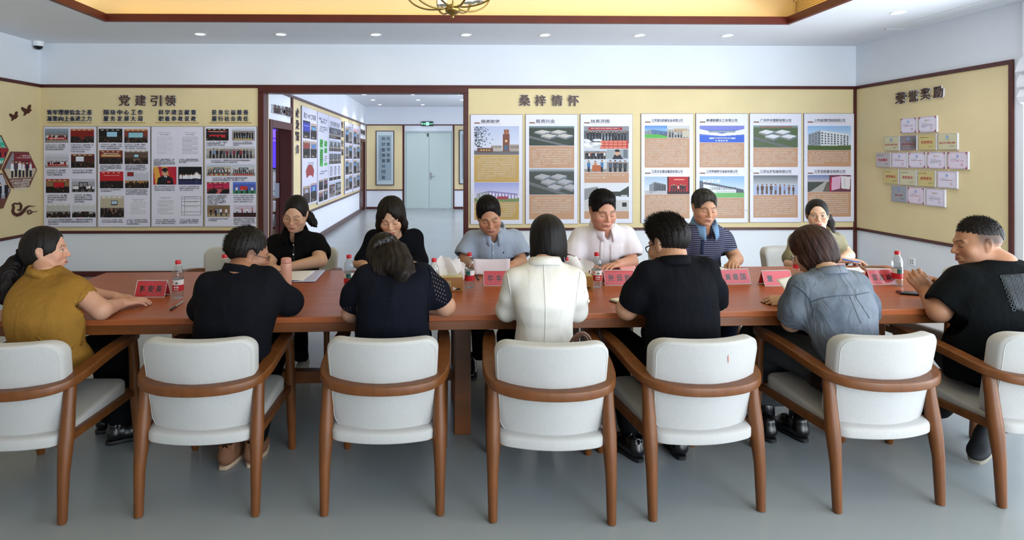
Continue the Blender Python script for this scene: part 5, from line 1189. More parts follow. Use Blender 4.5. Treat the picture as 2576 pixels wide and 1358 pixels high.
# ---------------------------------------------------------------- heads
def rotm(yaw, pitch=0, roll=0):
    """columns: right, forward, up; yaw 0 looks to +Y, positive turns to +X; pitch > 0 looks down; roll > 0 tilts to the right"""
    return np.array(Matrix.Rotation(-yaw, 3, 'Z') @ Matrix.Rotation(-pitch, 3, 'X') @ Matrix.Rotation(roll, 3, 'Y'))
D2R = math.pi/180
class Head:
    def __init__(s, c, yaw, pitch, roll, sc=1.): s.c = np.array(c, float); s.M = rotm(yaw*D2R, pitch*D2R, roll*D2R); s.s = sc
    def w(s, x, y, z): return s.c+s.M@(np.array((x, y, z))*s.s)
    def l(s, V): return ((V-s.c)@s.M)/s.s
def head_sdf(F, h, sex='m', jaw=1., fat=1., detail=True, mouth=0.):
    w, k, M = h.w, h.s, h.M
    def E(c, r, kk, mode='u'): F.ell(w(*c), [v*k for v in r], M, kk*k, mode)
    def Cp(a, b, ra, rb, kk, mode='u'): F.cap(w(*a), w(*b), ra*k, (rb if rb is not None else ra)*k, kk*k, mode)
    f = fat
    E((0, -.018, .034), (.076, .094, .088), .01); E((0, .020, -.018), (.067*f, .068, .088), .03)
    E((0, .040, -.070), (.050*f*jaw, .045, .045), .03); E((0, .062, -.098), (.022*jaw, .020, .018), .03)
    for sx in (-1, 1):
        E((sx*.046*f*jaw, .012, -.060), (.017, .035, .028), .025); E((sx*.040*f, .058, -.028), (.028*f, .026, .026), .022)
    if detail:
        for sx in (-1, 1):
            E((sx*.032, .0985, -.001), (.020, .018, .0125), .012, 's')
            E((sx*.031, .073, -.002), (.0155, .0135, .0125), .005)           # lids over the eyes
            Cp((sx*.012, .086, .019), (sx*.046, .072, .021), .0085 if sex == 'm' else .006, .006, .014)
        Cp((0, .084, .012), (0, .107, -.030), .0065, .0105, .012)           # nose
        for sx in (-1, 1): E((sx*.0125, .096, -.034), (.0085, .0105, .0075), .006); E((sx*.007, .1035, -.0415), (.0035, .004, .003), .003, 's')
        E((0, .088, -.066), (.026, .010, .017), .012)
        Cp((-.021, .087, -.0645), (.021, .087, -.0645), .003, None, .005); 
        Cp((-.0, .0975, -.0615), (-.018, .0905, -.0645), .0048, .003, .004); Cp((0, .0975, -.0615), (.018, .0905, -.0645), .0048, .003, .004)
        Cp((-.013, .0935, -.0735), (.013, .0935, -.0735), .0062, None, .005)
        for a, b in ((-.024, 0), (0, .024)): Cp((a, .0915 if a < 0 else .1015, -.0675-mouth*0), (b, .1015 if a < 0 else .0915, -.0675), .0022+mouth, None, .002, 's')
        E((0, .090, -.086), (.02, .006, .006), .008, 's')
    for sx in (-1, 1):
        E((sx*.0755, -.012, -.004), (.0075, .018, .032), .006); E((sx*.081, -.017, .006), (.006, .014, .020), .008); E((sx*.0855, -.009, .002), (.004, .009, .014), .004, 's'); E((sx*.073, -.002, -.030), (.006, .007, .009), .006)
def skin_col(h, V, tone, lips, brow='2a2220', sex='m', open_eyes=False, stubble_tint=None, gaze=0.):
    """complexion from head-space position: lips, brows, lash line, eyes"""
    L = h.l(V); x, y, z = L[:, 0], L[:, 1], L[:, 2]; ax = np.abs(x); C = np.tile(srgb(tone), (len(V), 1))
    front = y > .045; r = np.random.RandomState(3)
    def mix(m, c, a=1.):
        m = np.clip(m, 0, 1)[:, None]*a; C[:] = C*(1-m)+srgb(c)*m
    soft = lambda d, w: 1/(1+np.exp(np.clip(d/w, -30, 30)))
    warm = [min(1, v*f_) for v, f_ in zip([int(tone[i:i+2], 16)/255 for i in (0, 2, 4)], (1.0, .90, .88))]
    mix(soft(((ax-.040)/.026)**2+((z+.034)/.022)**2-1, .3)*front, '%02x%02x%02x' % tuple(int(v*255) for v in warm), .55)   # cheeks
    mix(soft((x/.016)**2+((z+.034)/.014)**2-1, .3)*(y > .09), '%02x%02x%02x' % tuple(int(v*255) for v in warm), .5)
    zl = -.0675; lipw = .0235
    up = soft(((x/lipw)**2+((z-zl)/(.0085))**2-1)*1., .12)*(z > zl)*(y > .07); dn = soft(((x/(lipw*.9))**2+((z-zl)/.0115)**2-1), .12)*(z <= zl)*(y > .07)
    mix(up, lips, .85); mix(dn, lips, .8); mix(soft(np.abs(z-zl)/.0016-1, .2)*(ax < .025)*(y > .07), '4a2424', .8)
    bz = .0215+.006*np.clip((ax-.012)/.026, 0, 1)-.010*np.clip((ax-.036)/.014, 0, 1)
    mix(soft(np.abs(z-bz)/(.0042 if sex == 'm' else .003)-1, .25)*soft((np.abs(ax-.031)-.0195)/.003, .4)*front, brow, .85)
    ez = -.0035 if not open_eyes else 0
    e = ((ax-.0315)/.0145)**2
    if open_eyes:
        mix(soft(e+((z+.001)/.0058)**2-1, .12)*front, 'd8d2cc', .95); mix(soft(((ax*np.sign(x)-np.sign(x)*.0315-gaze)/.0056)**2+((z+.001)/.0058)**2-1, .15)*front*(e < 1.1), '1c1412', 1.)
        mix(soft(np.abs(z-.0052*np.sqrt(np.clip(1-e, 0, 1))+.000)/.0017-1, .2)*(e < 1.15)*front, '1c1614', .9); mix(soft(np.abs(z-.011*np.sqrt(np.clip(1-e*.8, 0, 1)))/.0012-1, .3)*(e < 1.2)*front, '8a5f4c', .4)
    else:
        zc = -.0045-.0035*np.sqrt(np.clip(1-e, 0, 1)); mix(soft(np.abs(z-zc)/.0018-1, .25)*(e < 1.1)*front, '1c1512', .9); mix(soft(np.abs(z-.006*np.sqrt(np.clip(1-e, 0, 1)))/.0012-1, .3)*(e < 1.1)*front, '8a5f4c', .4)
    mix(soft(np.abs(ax-.0245-.010*np.clip((-z-.036)/.02, 0, 1))/.0016-1, .3)*(z < -.036)*(z > -.058)*front, '9a6f5c', .35)
    if stubble_tint is not None:     # shaved stubble round a short haircut: a tint with the hairline's own shape
        m = soft((-(z-.004)-.0*y)/.012, .5)*(y < .045)*(1-soft((z+.05)/.008, .6)*0); C[:] = C*(1-.0)
        st = soft(((.005-z)/.02), .4)*soft((y-.026)/.010, .6)*(z > -.085); mix(st*(ax > .03)+st*(y < -.03), stubble_tint, .85)
    return C
# ---------------------------------------------------------------- hands
def hand(F, wrist, d, up, side, curl=.35, s=1., thumb=.5, spread=.06, fist=False, relax_=None):
    """palm, four fingers, thumb. d: towards the knuckles, up: back of the hand, side: +1 left hand, -1 right hand"""
    d = np.array(d, float); d /= np.linalg.norm(d); up = np.array(up, float); up -= d*(up@d); up /= np.linalg.norm(up); lat = -np.cross(up, d)*side  # lat towards the thumb
    W = np.array(wrist, float)
    P = lambda a, b, c: W+(d*a+lat*b+up*c)*s
    kn = [(.086, .030, .004), (.089, .010, .007), (.084, -.010, .005), (.076, -.028, .001)]
    F.cap(P(-.02, 0, 0), P(.012, 0, 0), .0255*s, .026*s, .012)
    for a, b, c in kn: F.cap(P(.012, b*.55, 0), P(a, b, c), .0145*s, .0105*s, .010)
    F.cap(P(.015, .02, -.006), P(.055, .031, -.008), .016*s, .012*s, .012)
    L = [(.040, .025, .021), (.045, .028, .022), (.041, .026, .021), (.032, .021, .018)]; Rr = [.0088, .0092, .0087, .0077]
    cs = curl if isinstance(curl, (list, tuple)) else [curl*1.0, curl*1.05, curl*1.12, curl*1.2]
    for i, (kp, ln, r) in enumerate(zip(kn, L, Rr)):
        p = P(*kp); ang = 0.; sp = spread*(1.2-.8*i)
        for j, l in enumerate(ln):
            ang += cs[i]*(.8, 1.15, .8)[j]
            dd = d*math.cos(ang)-up*math.sin(ang)+lat*sp*(1 if j == 0 else .6); q = p+dd*l*s
            F.cap(p, q, r*s*(1-.05*j), r*s*(.95-.07*j), .003); p = q
    a0 = P(.024, .026, -.008); a1 = P(.058, .026+.030*thumb+.006, -.014-.010*(1-thumb)); a2 = P(.086, .030+.030*thumb, -.018-.014*(1-thumb)); a3 = P(.106, .026+.028*thumb, -.020-.016*(1-thumb))
    F.cap(a0, a1, .0145*s, .0115*s, .010); F.cap(a1, a2, .0112*s, .010*s, .003); F.cap(a2, a3, .010*s, .008*s, .002)
# ---------------------------------------------------------------- hair
def hair_tufts(root, h, V, N, n, ln, lean, seed, m, rad=.0016, sel=None, name='hair_tuft', parent=None):
    """short strands standing off a cropped head, one joined mesh"""
    r = np.random.RandomState(seed); L = h.l(V); w = np.nonzero(sel(L))[0] if sel else np.arange(len(V))
    if len(w) == 0: return
    pick = w[r.randint(0, len(w), n)]; P = V[pick]; Nn = N[pick]; ln_ = ln(L[pick]) if callable(ln) else ln
    dirn = .28*Nn+(np.array(lean)@h.M.T)+r.normal(0, .14, (n, 3)); dirn /= np.linalg.norm(dirn, axis=1)[:, None]
    t = np.cross(dirn, r.normal(0, 1, (n, 3))); t /= np.linalg.norm(t, axis=1)[:, None]; b = np.cross(dirn, t)
    Ls = (r.uniform(.6, 1.2, n)*ln_)[:, None]; A = P-Nn*.002
    vs = np.stack([A+t*rad*1.6, A-t*rad*.8+b*rad*1.4, A-t*rad*.8-b*rad*1.4, A+dirn*Ls+t*r.uniform(-.2, .2, (n, 1))*Ls], 1).reshape(-1, 3)
    i = np.arange(n)*4; Q = np.concatenate([np.stack([i, i+1, i+3], 1), np.stack([i+1, i+2, i+3], 1), np.stack([i+2, i, i+3], 1)])
    o = qmesh(name, vs, Q, m, root, smooth=False, parent=parent); o['kind'] = 'stuff'; return o
def strands(h, V, N, amp, f=55., seed=1, axis=None):
    """ridges running with the fall of the hair"""
    L = h.l(V); r = np.random.RandomState(seed); ph = np.arctan2(L[:, 0], -L[:, 1]-.02) if axis is None else L@np.array(axis)*18
    z = L[:, 2]; d = np.zeros(len(V))
    for k in range(4): d += np.sin(ph*f*(.35+.35*k)+r.uniform(0, 6)+1.5*np.sin(z*22+r.uniform(0, 6))+z*r.uniform(-12, 12))/(1+.6*k)
    return V+N*(amp*d)[:, None]
# ---------------------------------------------------------------- person builder
def A(px, py, Y): return np.array(at(px, py, Y))
def Az(px, py, z): return np.array(atz(px, py, z))
def self_top(s): return s.top
def vneck(c, yaw, w=.028, dep=.06, out=.07):
    """open collar: the cloth is cut away below the throat"""
    M = rotm(yaw*D2R); c = np.array(c, float)+M@np.array((0, out, -.02))
    return lambda F: F.ell(c, (w, .055, dep), M, .006, 's')
def lift(p, r, edge=.8):
    """keeps a limb of radius r on the tabletop instead of in it"""
    p = np.array(p, float); x = p[0]-.435; c, s_ = math.cos(.03), math.sin(.03); u = x*c+(p[1]-3.49)*s_; v = -x*s_+(p[1]-3.49)*c
    if abs(u) < 2.68+r and abs(v) < .585+r*edge and p[2] < .752+r and p[2] > .62: p[2] = .752+r
    return p
def cloth(name, col, **k):
    d = dict(rough=.85, spec=.25, var=.05, vscale=30, bump=.08, bscale=500, fold=.22); d.update(k); return mat(name, col, **d)
M_skin = attr_mat('skin', .52, .35, sss=.12)
def hairmat(name, col, tip=None):
    return mat(name, col, .5, spec=.22, var=.25, vscale=60, stretch=(1, 1, .12), bump=.25, bscale=260, col2=tip)
M_h_black = hairmat('black_hair', '0f0c0b', '171210'); M_h_brown = hairmat('dark_brown_hair', '1c120e', '110c0a'); M_h_grey = hairmat('greying_hair', '55524f', '26231f'); M_h_soft = hairmat('soft_black_hair', '141010', '1c1613')
M_lens = M_glass
M_btn = mat('pearl_button', 'd9d8d2', .3)
class Person:
    def __init__(s, label, x, y, tone='c99b7e', lips='a35e58', sex='m', brow='2a2220'):
        s.root = empty('person', (x, y, 0), 0, label, 'person'); s.o = np.array((x, y, 0.)); s.tone, s.lips, s.sex, s.brow = tone, lips, sex, brow
    def head(s, px, py, Y, yaw, pitch=0, roll=0, sc=1.): s.h = Head(A(px, py, Y), yaw, pitch, roll, sc); return s
    def body(s, neck, sh, arms, core, jaw=1., fat=1., detail=True, open_eyes=False, stubble=None, mouth=0., nr=.052, gaze=0., fh=.0038):
        """neck: base point; sh: two shoulder points; arms: (shoulder, elbow, wrist, radii, hand dict); core: lowest torso point"""
        arms = [(a[0], lift(a[1], a[3][1]), lift(a[2], a[3][2]+.002))+tuple(a[3:]) for a in arms]
        pts = [s.h.c]+[neck, core]+list(sh)+[p for a in arms for p in a[:3]]; pts = np.array(pts); fine = []
        hr = .155*s.h.s; hb = .012 if detail else None
        fine.append((s.h.c-hr*np.array((.72, .85, .92)), s.h.c+hr*np.array((.72, .85, .92))))
        for a in arms:
            if len(a) > 4 and a[4]:
                d = np.array(a[4]['d'], float); d /= np.linalg.norm(d); c = np.array(a[2])+d*.085*a[4].get('s', 1); r = np.array((.105, .105, .07)); fine.append((c-r, c+r))
        lo = np.minimum(pts.min(0)-.10, s.h.c-.15); hi = np.maximum(pts.max(0)+.10, s.h.c+.16)
        for b in fine[1:]: lo = np.minimum(lo, b[0]-.01); hi = np.maximum(hi, b[1]+.01)
        F = Field(lo, hi, .013, fine, fh if detail else .0048)
        nk, co = np.array(neck), np.array(core, float); co[1] += .05 if co[1] < 3.3 else 0; s.neck, s.sh = nk, [np.array(q) for q in sh]; lo_ = nk+(co-nk)*.45
        F.cap(nk+(co-nk)*.2, lo_, .045, .06, .03); F.cap(lo_, co, .06, .055, .03)
        for p in sh: F.cap(nk+(co-nk)*.2, np.array(p)-np.array((0, 0, .012)), .04, .036, .03)
        F.cap(s.h.w(0, -.022, -.050), neck, nr*s.h.s*.98, nr*1.08, .02)
        for a in arms:
            r = a[3]; F.chain(a[:3], r, .012)
            if len(a) > 4 and a[4]:
                q = dict(a[4]); hand(F, a[2], q.pop('d'), q.pop('up'), q.pop('side'), **q)
        head_sdf(F, s.h, s.sex, jaw, fat, detail, mouth)
        V, Q = F.mesh(); V = relax(V, Q, 1, .35)
        C = np.tile(srgb(s.tone), (len(V), 1)); L = s.h.l(V); m = (np.abs(L[:, 0]) < .11) & (L[:, 2] > -.15) & (L[:, 2] < .2) & (np.abs(L[:, 1]) < .16)
        C[m] = skin_col(s.h, V[m], s.tone, s.lips, s.brow, s.sex, open_eyes, stubble, gaze)
        s.bV, s.bQ = V, Q; qmesh('body', V, Q, M_skin, s.root, C); return s
    def garment(s, name, slices, sleeves, m, h=.008, k=.03, fold=(.0025, 16), seed=1, extra=None, stretch=(1, 1, .5), p=2.3, label=None, sk=None, trap=(.050, -.046)):
        sleeves = [([lift(q, r+.004, .3) for q, r in zip(t[0], t[1])],)+tuple(t[1:]) for t in sleeves]; fold = (fold[0]*1.5, fold[1]); pts = []
        for z, xc, yc, rx, ry in slices: pts += [(xc-rx, yc-ry, z), (xc+rx, yc+ry, z)]
        for P, R, *_ in sleeves:
            for q, r in zip(P, R): pts += [np.array(q)-r, np.array(q)+r]
        pts = np.array(pts); F = Field(pts.min(0)-.05, pts.max(0)+.05, h)
        if slices: F.slices(slices, 0, p)
        for P, R, *o in sleeves:
            F.chain(P, R, sk or k)
        if trap:
            for q in s.sh[:2]: F.cap(s.neck+np.array((0, 0, trap[1])), q, trap[0], trap[0]*1.05, .045)
        if extra: extra(F)
        for P, R, *o in sleeves:
            if o and o[0] == 'open':
                P = [np.array(q, float) for q in P]; d = P[-1]-P[-2]; d /= np.linalg.norm(d); e = P[-1]; r = R[-1]
                def fn(X, Y, Z, e=e, d=d, r=r):
                    t = (X-e[0])*d[0]+(Y-e[1])*d[1]+(Z-e[2])*d[2]; q = np.sqrt((X-e[0])**2+(Y-e[1])**2+(Z-e[2])**2)-r*1.7
                    return np.maximum(-t, q)
                F.put(e-r*1.7, e+r*1.7, fn, .003, 's'); F.cap(e-d*.03, e+d*.05, r-.0115, None, .003, 's')
        V, Q = F.mesh(); V = relax(V, Q, 2, .5); N = vnormals(V, Q)
        if fold[0]: V = V+N*folds(V, seed, fold[0], fold[1], stretch)[:, None]; N = vnormals(V, Q)
        o = qmesh(name, V, Q, m, s.root)
        if label: o['label'] = label
        s.gV, s.gN, s.gQ, s.g = V, N, Q, o; s.top = max(q[0] for q in slices); return o
    def hair(s, m, parts, cuts, h=.0048, strand=(.0012, 60), seed=1, name='hair', fold=0., axis=None, relax_=2):
        """parts: ('e', c, r) or ('c', [pts], [radii]) in head space; cuts: ('e', c, r, k) / ('p', point, normal, k) remove the far side"""
        H_ = s.h; pts = []
        for q in parts:
            if q[0] == 'e': pts += [H_.w(*(np.array(q[1])+sg*np.array(q[2])*np.array(ax))) for sg in (-1, 1) for ax in ((1, 0, 0), (0, 1, 0), (0, 0, 1))]; R = max(q[2]); pts += [H_.w(*q[1])-R*H_.s, H_.w(*q[1])+R*H_.s]
            else:
                for c, r in zip(q[1], q[2]): pts += [H_.w(*c)-r*H_.s, H_.w(*c)+r*H_.s]
        pts = np.array(pts); lo, hi = pts.min(0)-.02, pts.max(0)+.02; F = Field(lo, hi, h)
        for q in parts:
            k = q[3] if len(q) > 3 else .02
            if q[0] == 'e': F.ell(H_.w(*q[1]), np.array(q[2])*H_.s, H_.M, k)
            else: F.chain([H_.w(*c) for c in q[1]], [r*H_.s for r in q[2]], k)
        for q in cuts:
            k = q[3] if len(q) > 3 else .006
            if q[0] == 'e': F.ell(H_.w(*q[1]), np.array(q[2])*H_.s, H_.M, k, 's')
            else:
                c = [q] if not isinstance(q[1][0], (list, tuple)) else None
                Pw = [H_.w(*x) for x in ([q[1]] if c else q[1])]; Nw = [H_.M@(np.array(n)/np.linalg.norm(n)) for n in ([q[2]] if c else q[2])]
                def fn(X, Y, Z):
                    d = None
                    for p_, n_ in zip(Pw, Nw):
                        e = ((X-p_[0])*n_[0]+(Y-p_[1])*n_[1]+(Z-p_[2])*n_[2]); d = e if d is None else np.maximum(d, e)
                    return d
                F.put(lo, hi, fn, k, 's')
        V, Q = F.mesh(); V = relax(V, Q, relax_, .5); N = vnormals(V, Q)
        if fold: V = V+N*folds(V, seed, fold, 30)[:, None]
        if strand: V = strands(H_, V, N, strand[0], strand[1], seed, axis); N = vnormals(V, Q)
        s.hV, s.hN = V, N; s.ho = qmesh(name, V, Q, m, s.root); return s.ho
    def glasses(s, m, rx=.0225, rz=.017, r=.0011, y=.101, z=-.006, half=False, lens=True):
        g = empty('glasses', (0, 0, 0)); g.parent = s.root
        w = lambda *q: Vector(s.h.w(*q)-s.o); k = s.h.s
        mb = MB(); ln = MB()
        for sx in (-1, 1):
            pts = [w(sx*.033+rx*math.cos(a)*(1 if abs(math.cos(a)) < .8 else .97), y-.006*abs(sx*.033+rx*math.cos(a))/.05, z+rz*math.sin(a)) for a in np.linspace(0, 2*PI, 25)]
            mb.tube(pts, r*k, 6, caps=False); ln.add(pts[:-1], [tuple(range(24))])
            MB().tube([w(sx*(.033+rx*.97), y-.006, z+.004), w(sx*.071, .075, z+.006), w(sx*.0775, .03, z+.008), w(sx*.0785, -.012, z+.012), w(sx*.0765, -.032, z-.006)], [r*k*1.0, r*k*1.1, r*k, r*k*1.3, r*k*1.3], 6).build('temple', m, g, smooth=True)
        mb.tube([w(-.0115, y-.001, z+.004), w(0, y+.004, z+.008), w(.0115, y-.001, z+.004)], r*k, 6); mb.build('frame', m, g, smooth=True, fix=False)
        if lens: ln.build('lens', M_lens, g, fix=False)
        return g
    def cuff(s, a, b, r, m, w=.006, name='sleeve_band'):
        a, b = np.array(a), np.array(b); d = (b-a)/np.linalg.norm(b-a); u = np.cross(d, (0, 0, 1.)); u /= np.linalg.norm(u); v = np.cross(d, u)
        return MB().tube([tuple(b-d*w+(u*math.cos(t)+v*math.sin(t))*r-s.o) for t in np.linspace(0, 2*PI, 33)], w, 8, caps=False, flat=(1, .35)).build(name, m, s.root, smooth=True)
    # ---- things laid onto the cloth where the picture shows them
    def surf(s, px, py, V=None, N=None, off=.002):
        V = s.gV if V is None else V; N = s.gN if N is None else N
        d = (V-np.array((0, 0, H))); D, R_ = np.array(_D), np.array(_R); dep = d@D; X = CX+F*(d@R_)/dep; Y_ = CY-F*d[:, 2]/dep
        e = (X-px)**2+(Y_-py)**2; m = np.nonzero(e < max(36, e.min()+1))[0]; i = m[np.argmin(dep[m]*40+np.sqrt(e[m])*.04)]
        n = N[i]; r = np.array(at(px, py, 1))-np.array((0, 0, H)); P0 = np.array((0, 0, H)); den = r@n
        P = V[i] if abs(den) < .15 else P0+r*(((V[i]-P0)@n)/den)
        return P+n*off, n
    def button(s, px, py, r=.0055, m=None, name='button'):
        p, n = s.surf(px, py, off=.0015); q = Vector(n).to_track_quat('Z', 'Y')
        o = MB().lathe([(r, 0), (r, .0012), (r*.8, .002), (r*.5, .0016), (.0004, .0016)], 12).build(name, m or M_btn, s.root, smooth=.7); o.location = Vector(p-s.o); o.rotation_euler = q.to_euler(); return o
    def seam(s, pts, m, r=.0016, name='seam', n=12, off=.0008, flat=None, parent=None):
        P = []
        for i in range(len(pts)-1):
            for t in np.linspace(0, 1, max(2, n//(len(pts)-1)), endpoint=(i == len(pts)-2)):
                a, b = pts[i], pts[i+1]; P.append(s.surf(a[0]+(b[0]-a[0])*t, a[1]+(b[1]-a[1])*t, off=off)[0]-s.o)
        return MB().tube(P, r, 6, flat=flat).build(name, m, parent or s.root, smooth=True)
    def patch(s, poly, m, name='patch', off=.003, n=6, th=.002):
        """four picture corners -> a piece of cloth lying on the garment"""
        a, b, c, d = [np.array(q, float) for q in poly]; g = []
        for i in range(n+1):
            for j in range(n+1):
                u, v = i/n, j/n; q = (a*(1-u)+b*u)*(1-v)+(d*(1-u)+c*u)*v; g.append(s.surf(q[0], q[1], off=off)[0]-s.o)
        fs = [(i*(n+1)+j, (i+1)*(n+1)+j, (i+1)*(n+1)+j+1, i*(n+1)+j+1) for i in range(n) for j in range(n)]
        o = MB().add(g, fs).build(name, m, s.root, smooth=True)
        sm = o.modifiers.new('s', 'SOLIDIFY'); sm.thickness = th; return o
    def collar(s, c, yaw, lean, rx, ry, stand, fold, m, tip=.03, gap=32, flare=.012, drop=.02, name='collar', tipout=.012, n=40, th=.004):
        """turned-down collar round the neck; lean tips it forward"""
        M = rotm(yaw*D2R, lean*D2R); c = np.array(c, float); k_ = 1 if c[1] > 3.5 else 0; c[2] = self_top(s)-.016+.016*k_; rx += .003+.006*k_; ry += .003+.006*k_; stand += .004*k_; fold += .010*k_; flare += .006*k_; rows = [[] for _ in range(6)]
        for i in range(n+1):
            a = (-180+gap)+(360-2*gap)*i/n; t = a*D2R; x, y = math.sin(t), -math.cos(t); fr = max(0, (abs(a)-60)/(120-gap)); fr2 = max(0, (abs(a)-95)/(85-gap))
            zt = stand-drop*fr; ex = flare+tipout*fr2
            for r, (g, z) in enumerate(((0, -.012-drop*fr), (0, zt*.5), (.001, zt), (.005, zt+.003), (ex*.7, zt-fold*.5-tip*.5*fr2), (ex, zt-fold-tip*fr2))):
                rows[r].append(c+M@np.array(((rx+g)*x, (ry+g)*y+(.3*tip*fr2 if r > 3 else 0), z))-s.o)
        o = MB().loops(rows, False, False, closed=False).build(name, m, s.root, smooth=True)
        sm = o.modifiers.new('s', 'SOLIDIFY'); sm.thickness = th; sm.offset = 0; return o
    def legs(s, hips, knees, ankles, m, r=(.088, .07, .05), name='trousers', fold=(.003, 18), pelvis=None, h=.016, flare=None):
        pts = np.array(list(hips)+list(knees)+list(ankles)); F = Field(pts.min(0)-.15, pts.max(0)+.15, h)
        for a, b, c in zip(hips, knees, ankles): F.chain([a, b, c], r, .02)
        hm = (np.array(hips[0])+np.array(hips[1]))/2; F.ell(hm+np.array((0, 0, .02)), (.165, .13, .10), None, .05)
        for c in ankles:     # flat trouser hem
            c = np.array(c, float)
            F.put(c-.12, c+.12, lambda X, Y, Z, c=c: np.maximum(Z-c[2], np.sqrt((X-c[0])**2+(Y-c[1])**2)-.11), .004, 's')
        V, Q = F.mesh(); V = relax(V, Q, 2, .5); N = vnormals(V, Q); V = V+N*folds(V, 5, fold[0], fold[1])[:, None]
        return qmesh(name, V, Q, m, s.root)
    def shoe(s, heel, yaw, m, ms, L=.26, pitch=0., w=.048, ankle=True, hh=.0):
        """upper with a separate sole; heel = back of the sole on the ground"""
        M = np.array(Matrix.Rotation(-yaw*D2R, 3, 'Z') @ Matrix.Rotation(-pitch*D2R, 3, 'X')); c = np.array(heel, float); P = lambda x, y, z: c+M@np.array((x, y, z))
        F = Field(c-L*1.15, c+L*1.15, .007)
        F.cap(P(0, .045, .05), P(0, L*.62, .038), .040, .036, .01); F.ell(P(0, L-.075, .034), (w, .075, .030), M, .02); F.cap(P(0, .045, .06), P(0, .05, .10+hh), .036, .040, .02); F.ell(P(0, .13, .06), (.036, .07, .04), M, .03)
        if ankle: F.cap(P(0, .048, .10+hh), P(0, .05, .15+hh), .032, .030, .003, 's')
        F.put(c-L*1.1, c+L*1.1, lambda X, Y, Z: ((X-c[0])*M[0, 2]+(Y-c[1])*M[1, 2]+(Z-c[2])*M[2, 2])-.016, .003, 's')
        V, Q = F.mesh(); o = qmesh('shoe', V, Q, m, s.root)
        out = []
        for i in range(28):
            a = 2*PI*i/28; y = L/2+(L/2)*math.cos(a)*1.0; ww = (w*.80 if y < L*.4 else w*1.02)*(abs(math.sin(a))**.62)*np.sign(math.sin(a)); out.append((ww, y))
        loops = [[P(x*f_, L/2+(y-L/2)*f_, z)-s.o for x, y in out] for f_, z in ((.95, .0), (1, .004), (1.0, .016), (.97, .02))]
        so = MB().loops(loops).build('sole', ms, o, smooth=.6); return o
# ================================================================= the thirteen people
def sil(rows):
    if rows[0][3] < 3.3: rows = [(py, a, b, (max(Y, 2.75) if py > 775 else Y) if Y < 2.82 else Y, min(ry, .118) if py > 775 and Y < 2.82 else ry) for py, a, b, Y, ry in rows]
    return sil_(rows)
def sil_(rows):
    """rows (py, left px, right px, Y, half depth) -> ovals"""
    out = []
    for py, a, b, Y, ry in rows:
        p, q = A(a, py, Y), A(b, py, Y); out.append((p[2], (p[0]+q[0])/2, Y, (q[0]-p[0])/2, ry))
    return out
M_navyjk = cloth('navy_jacket_cloth', '0c0d13', spec=.12, var=.12); M_blk = cloth('black_cloth', '0a0a0c', spec=.12, var=.1); M_blkt = cloth('black_trousers_cloth', '0a0a0d', spec=.12, var=.1)
M_navyknit = cloth('navy_knit', '0d0f19', spec=.12, bump=.35, bscale=330); M_whitej = cloth('ivory_jacket_cloth', 'd2cec6', var=.02, bump=.05, fold=.10); M_polo = cloth('black_polo_cloth', '0a0b11', spec=.12, var=.1)
M_tee = cloth('black_tee_cloth', '080b0d', spec=.12, var=.1); M_ochre = cloth('ochre_linen', '8a6426', var=.06, vscale=90); M_blueshirt = cloth('light_blue_shirt', '9aa8be', var=.04, vscale=300); M_whitesh = cloth('white_shirt', 'dedae0', var=.01, bump=.05, fold=.15)
M_khaki = cloth('khaki_cloth', '857e66', var=.05); M_pblack = cloth('black_shirt_cloth', '08080a', spec=.12, var=.1)
M_gold2 = mat('thin_gold_frame', 'c0a070', .25, .9); M_silver = mat('thin_silver_frame', '9a9ca2', .25, .9); M_darkframe = mat('dark_spectacle_frame', '1a1a1e', .3)
M_leather = mat('black_leather', '0c0c0e', .22, spec=.6); M_solek = mat('black_rubber', '141416', .6)
M_denim = mat('denim_wash', '777e88', .85, spec=.2, var=.2, vscale=6, col2='49525e', fold=.5, bump=.14, bscale=420, detail=6)
def striped(name, c1, c2, scale):
    m = mat(name, c1, .8, spec=.25); nt = m.node_tree; tc = nt.nodes.new('ShaderNodeTexCoord'); w = nt.nodes.new('ShaderNodeTexWave'); w.bands_direction = 'Z'; w.inputs['Scale'].default_value = scale; w.inputs['Distortion'].default_value = .6; w.inputs['Detail'].default_value = 1
    r = nt.nodes.new('ShaderNodeValToRGB'); r.color_ramp.elements[0].position = .62; r.color_ramp.elements[1].position = .74; r.color_ramp.elements[0].color = (*lin(c1), 1); r.color_ramp.elements[1].color = (*lin(c2), 1)
    nt.links.new(tc.outputs['Object'], w.inputs[0]); nt.links.new(w.outputs[1], r.inputs[0]); nt.links.new(r.outputs[0], nt.nodes['Principled BSDF'].inputs['Base Color']); return m
M_stripe = striped('striped_polo_cloth', '23253c', '6a6c82', 22)
M_h_red = hairmat('reddish_brown_hair', '3a221a', '22140f')
CUT_FACE = ('e', (0, .125, -.040), (.074, .092, .108), .008)
def men_cuts(front=.078, nape=-.070): return [('e', (0, .128, -.026), (.080, .102, .126), .008), ('p', [(0, .012, -.022), (0, 0, -.004)], [(0, -.9, .35), (0, -.25, 1)], .006), ('p', (0, -.05, nape), (0, -.35, 1), .006), ('e', (.083, -.012, -.004), (.018, .024, .034), .004), ('e', (-.083, -.012, -.004), (.018, .024, .034), .004)]
FRONT_HAND = dict(up=(0, 0, 1), curl=.25, s=.98)
def tab(x, y, z=.775): return np.array((x, y, z))
def seat_legs(P, x, y, m, dx=.0, spread=.095, ky=.43, az=.09, ay=None, face=1, **k):
    hips = [(x-spread, y, .50), (x+spread, y, .50)]; kn = [(x+dx-spread*1.25, y+face*ky, .53), (x+dx+spread*1.25, y+face*ky, .53)]
    ay = ay if ay is not None else y+face*(ky-.05); an = [(x+dx-spread*1.1, ay, az), (x+dx+spread*1.1, ay, az)]
    P.legs(hips, kn, an, m, **k); return an
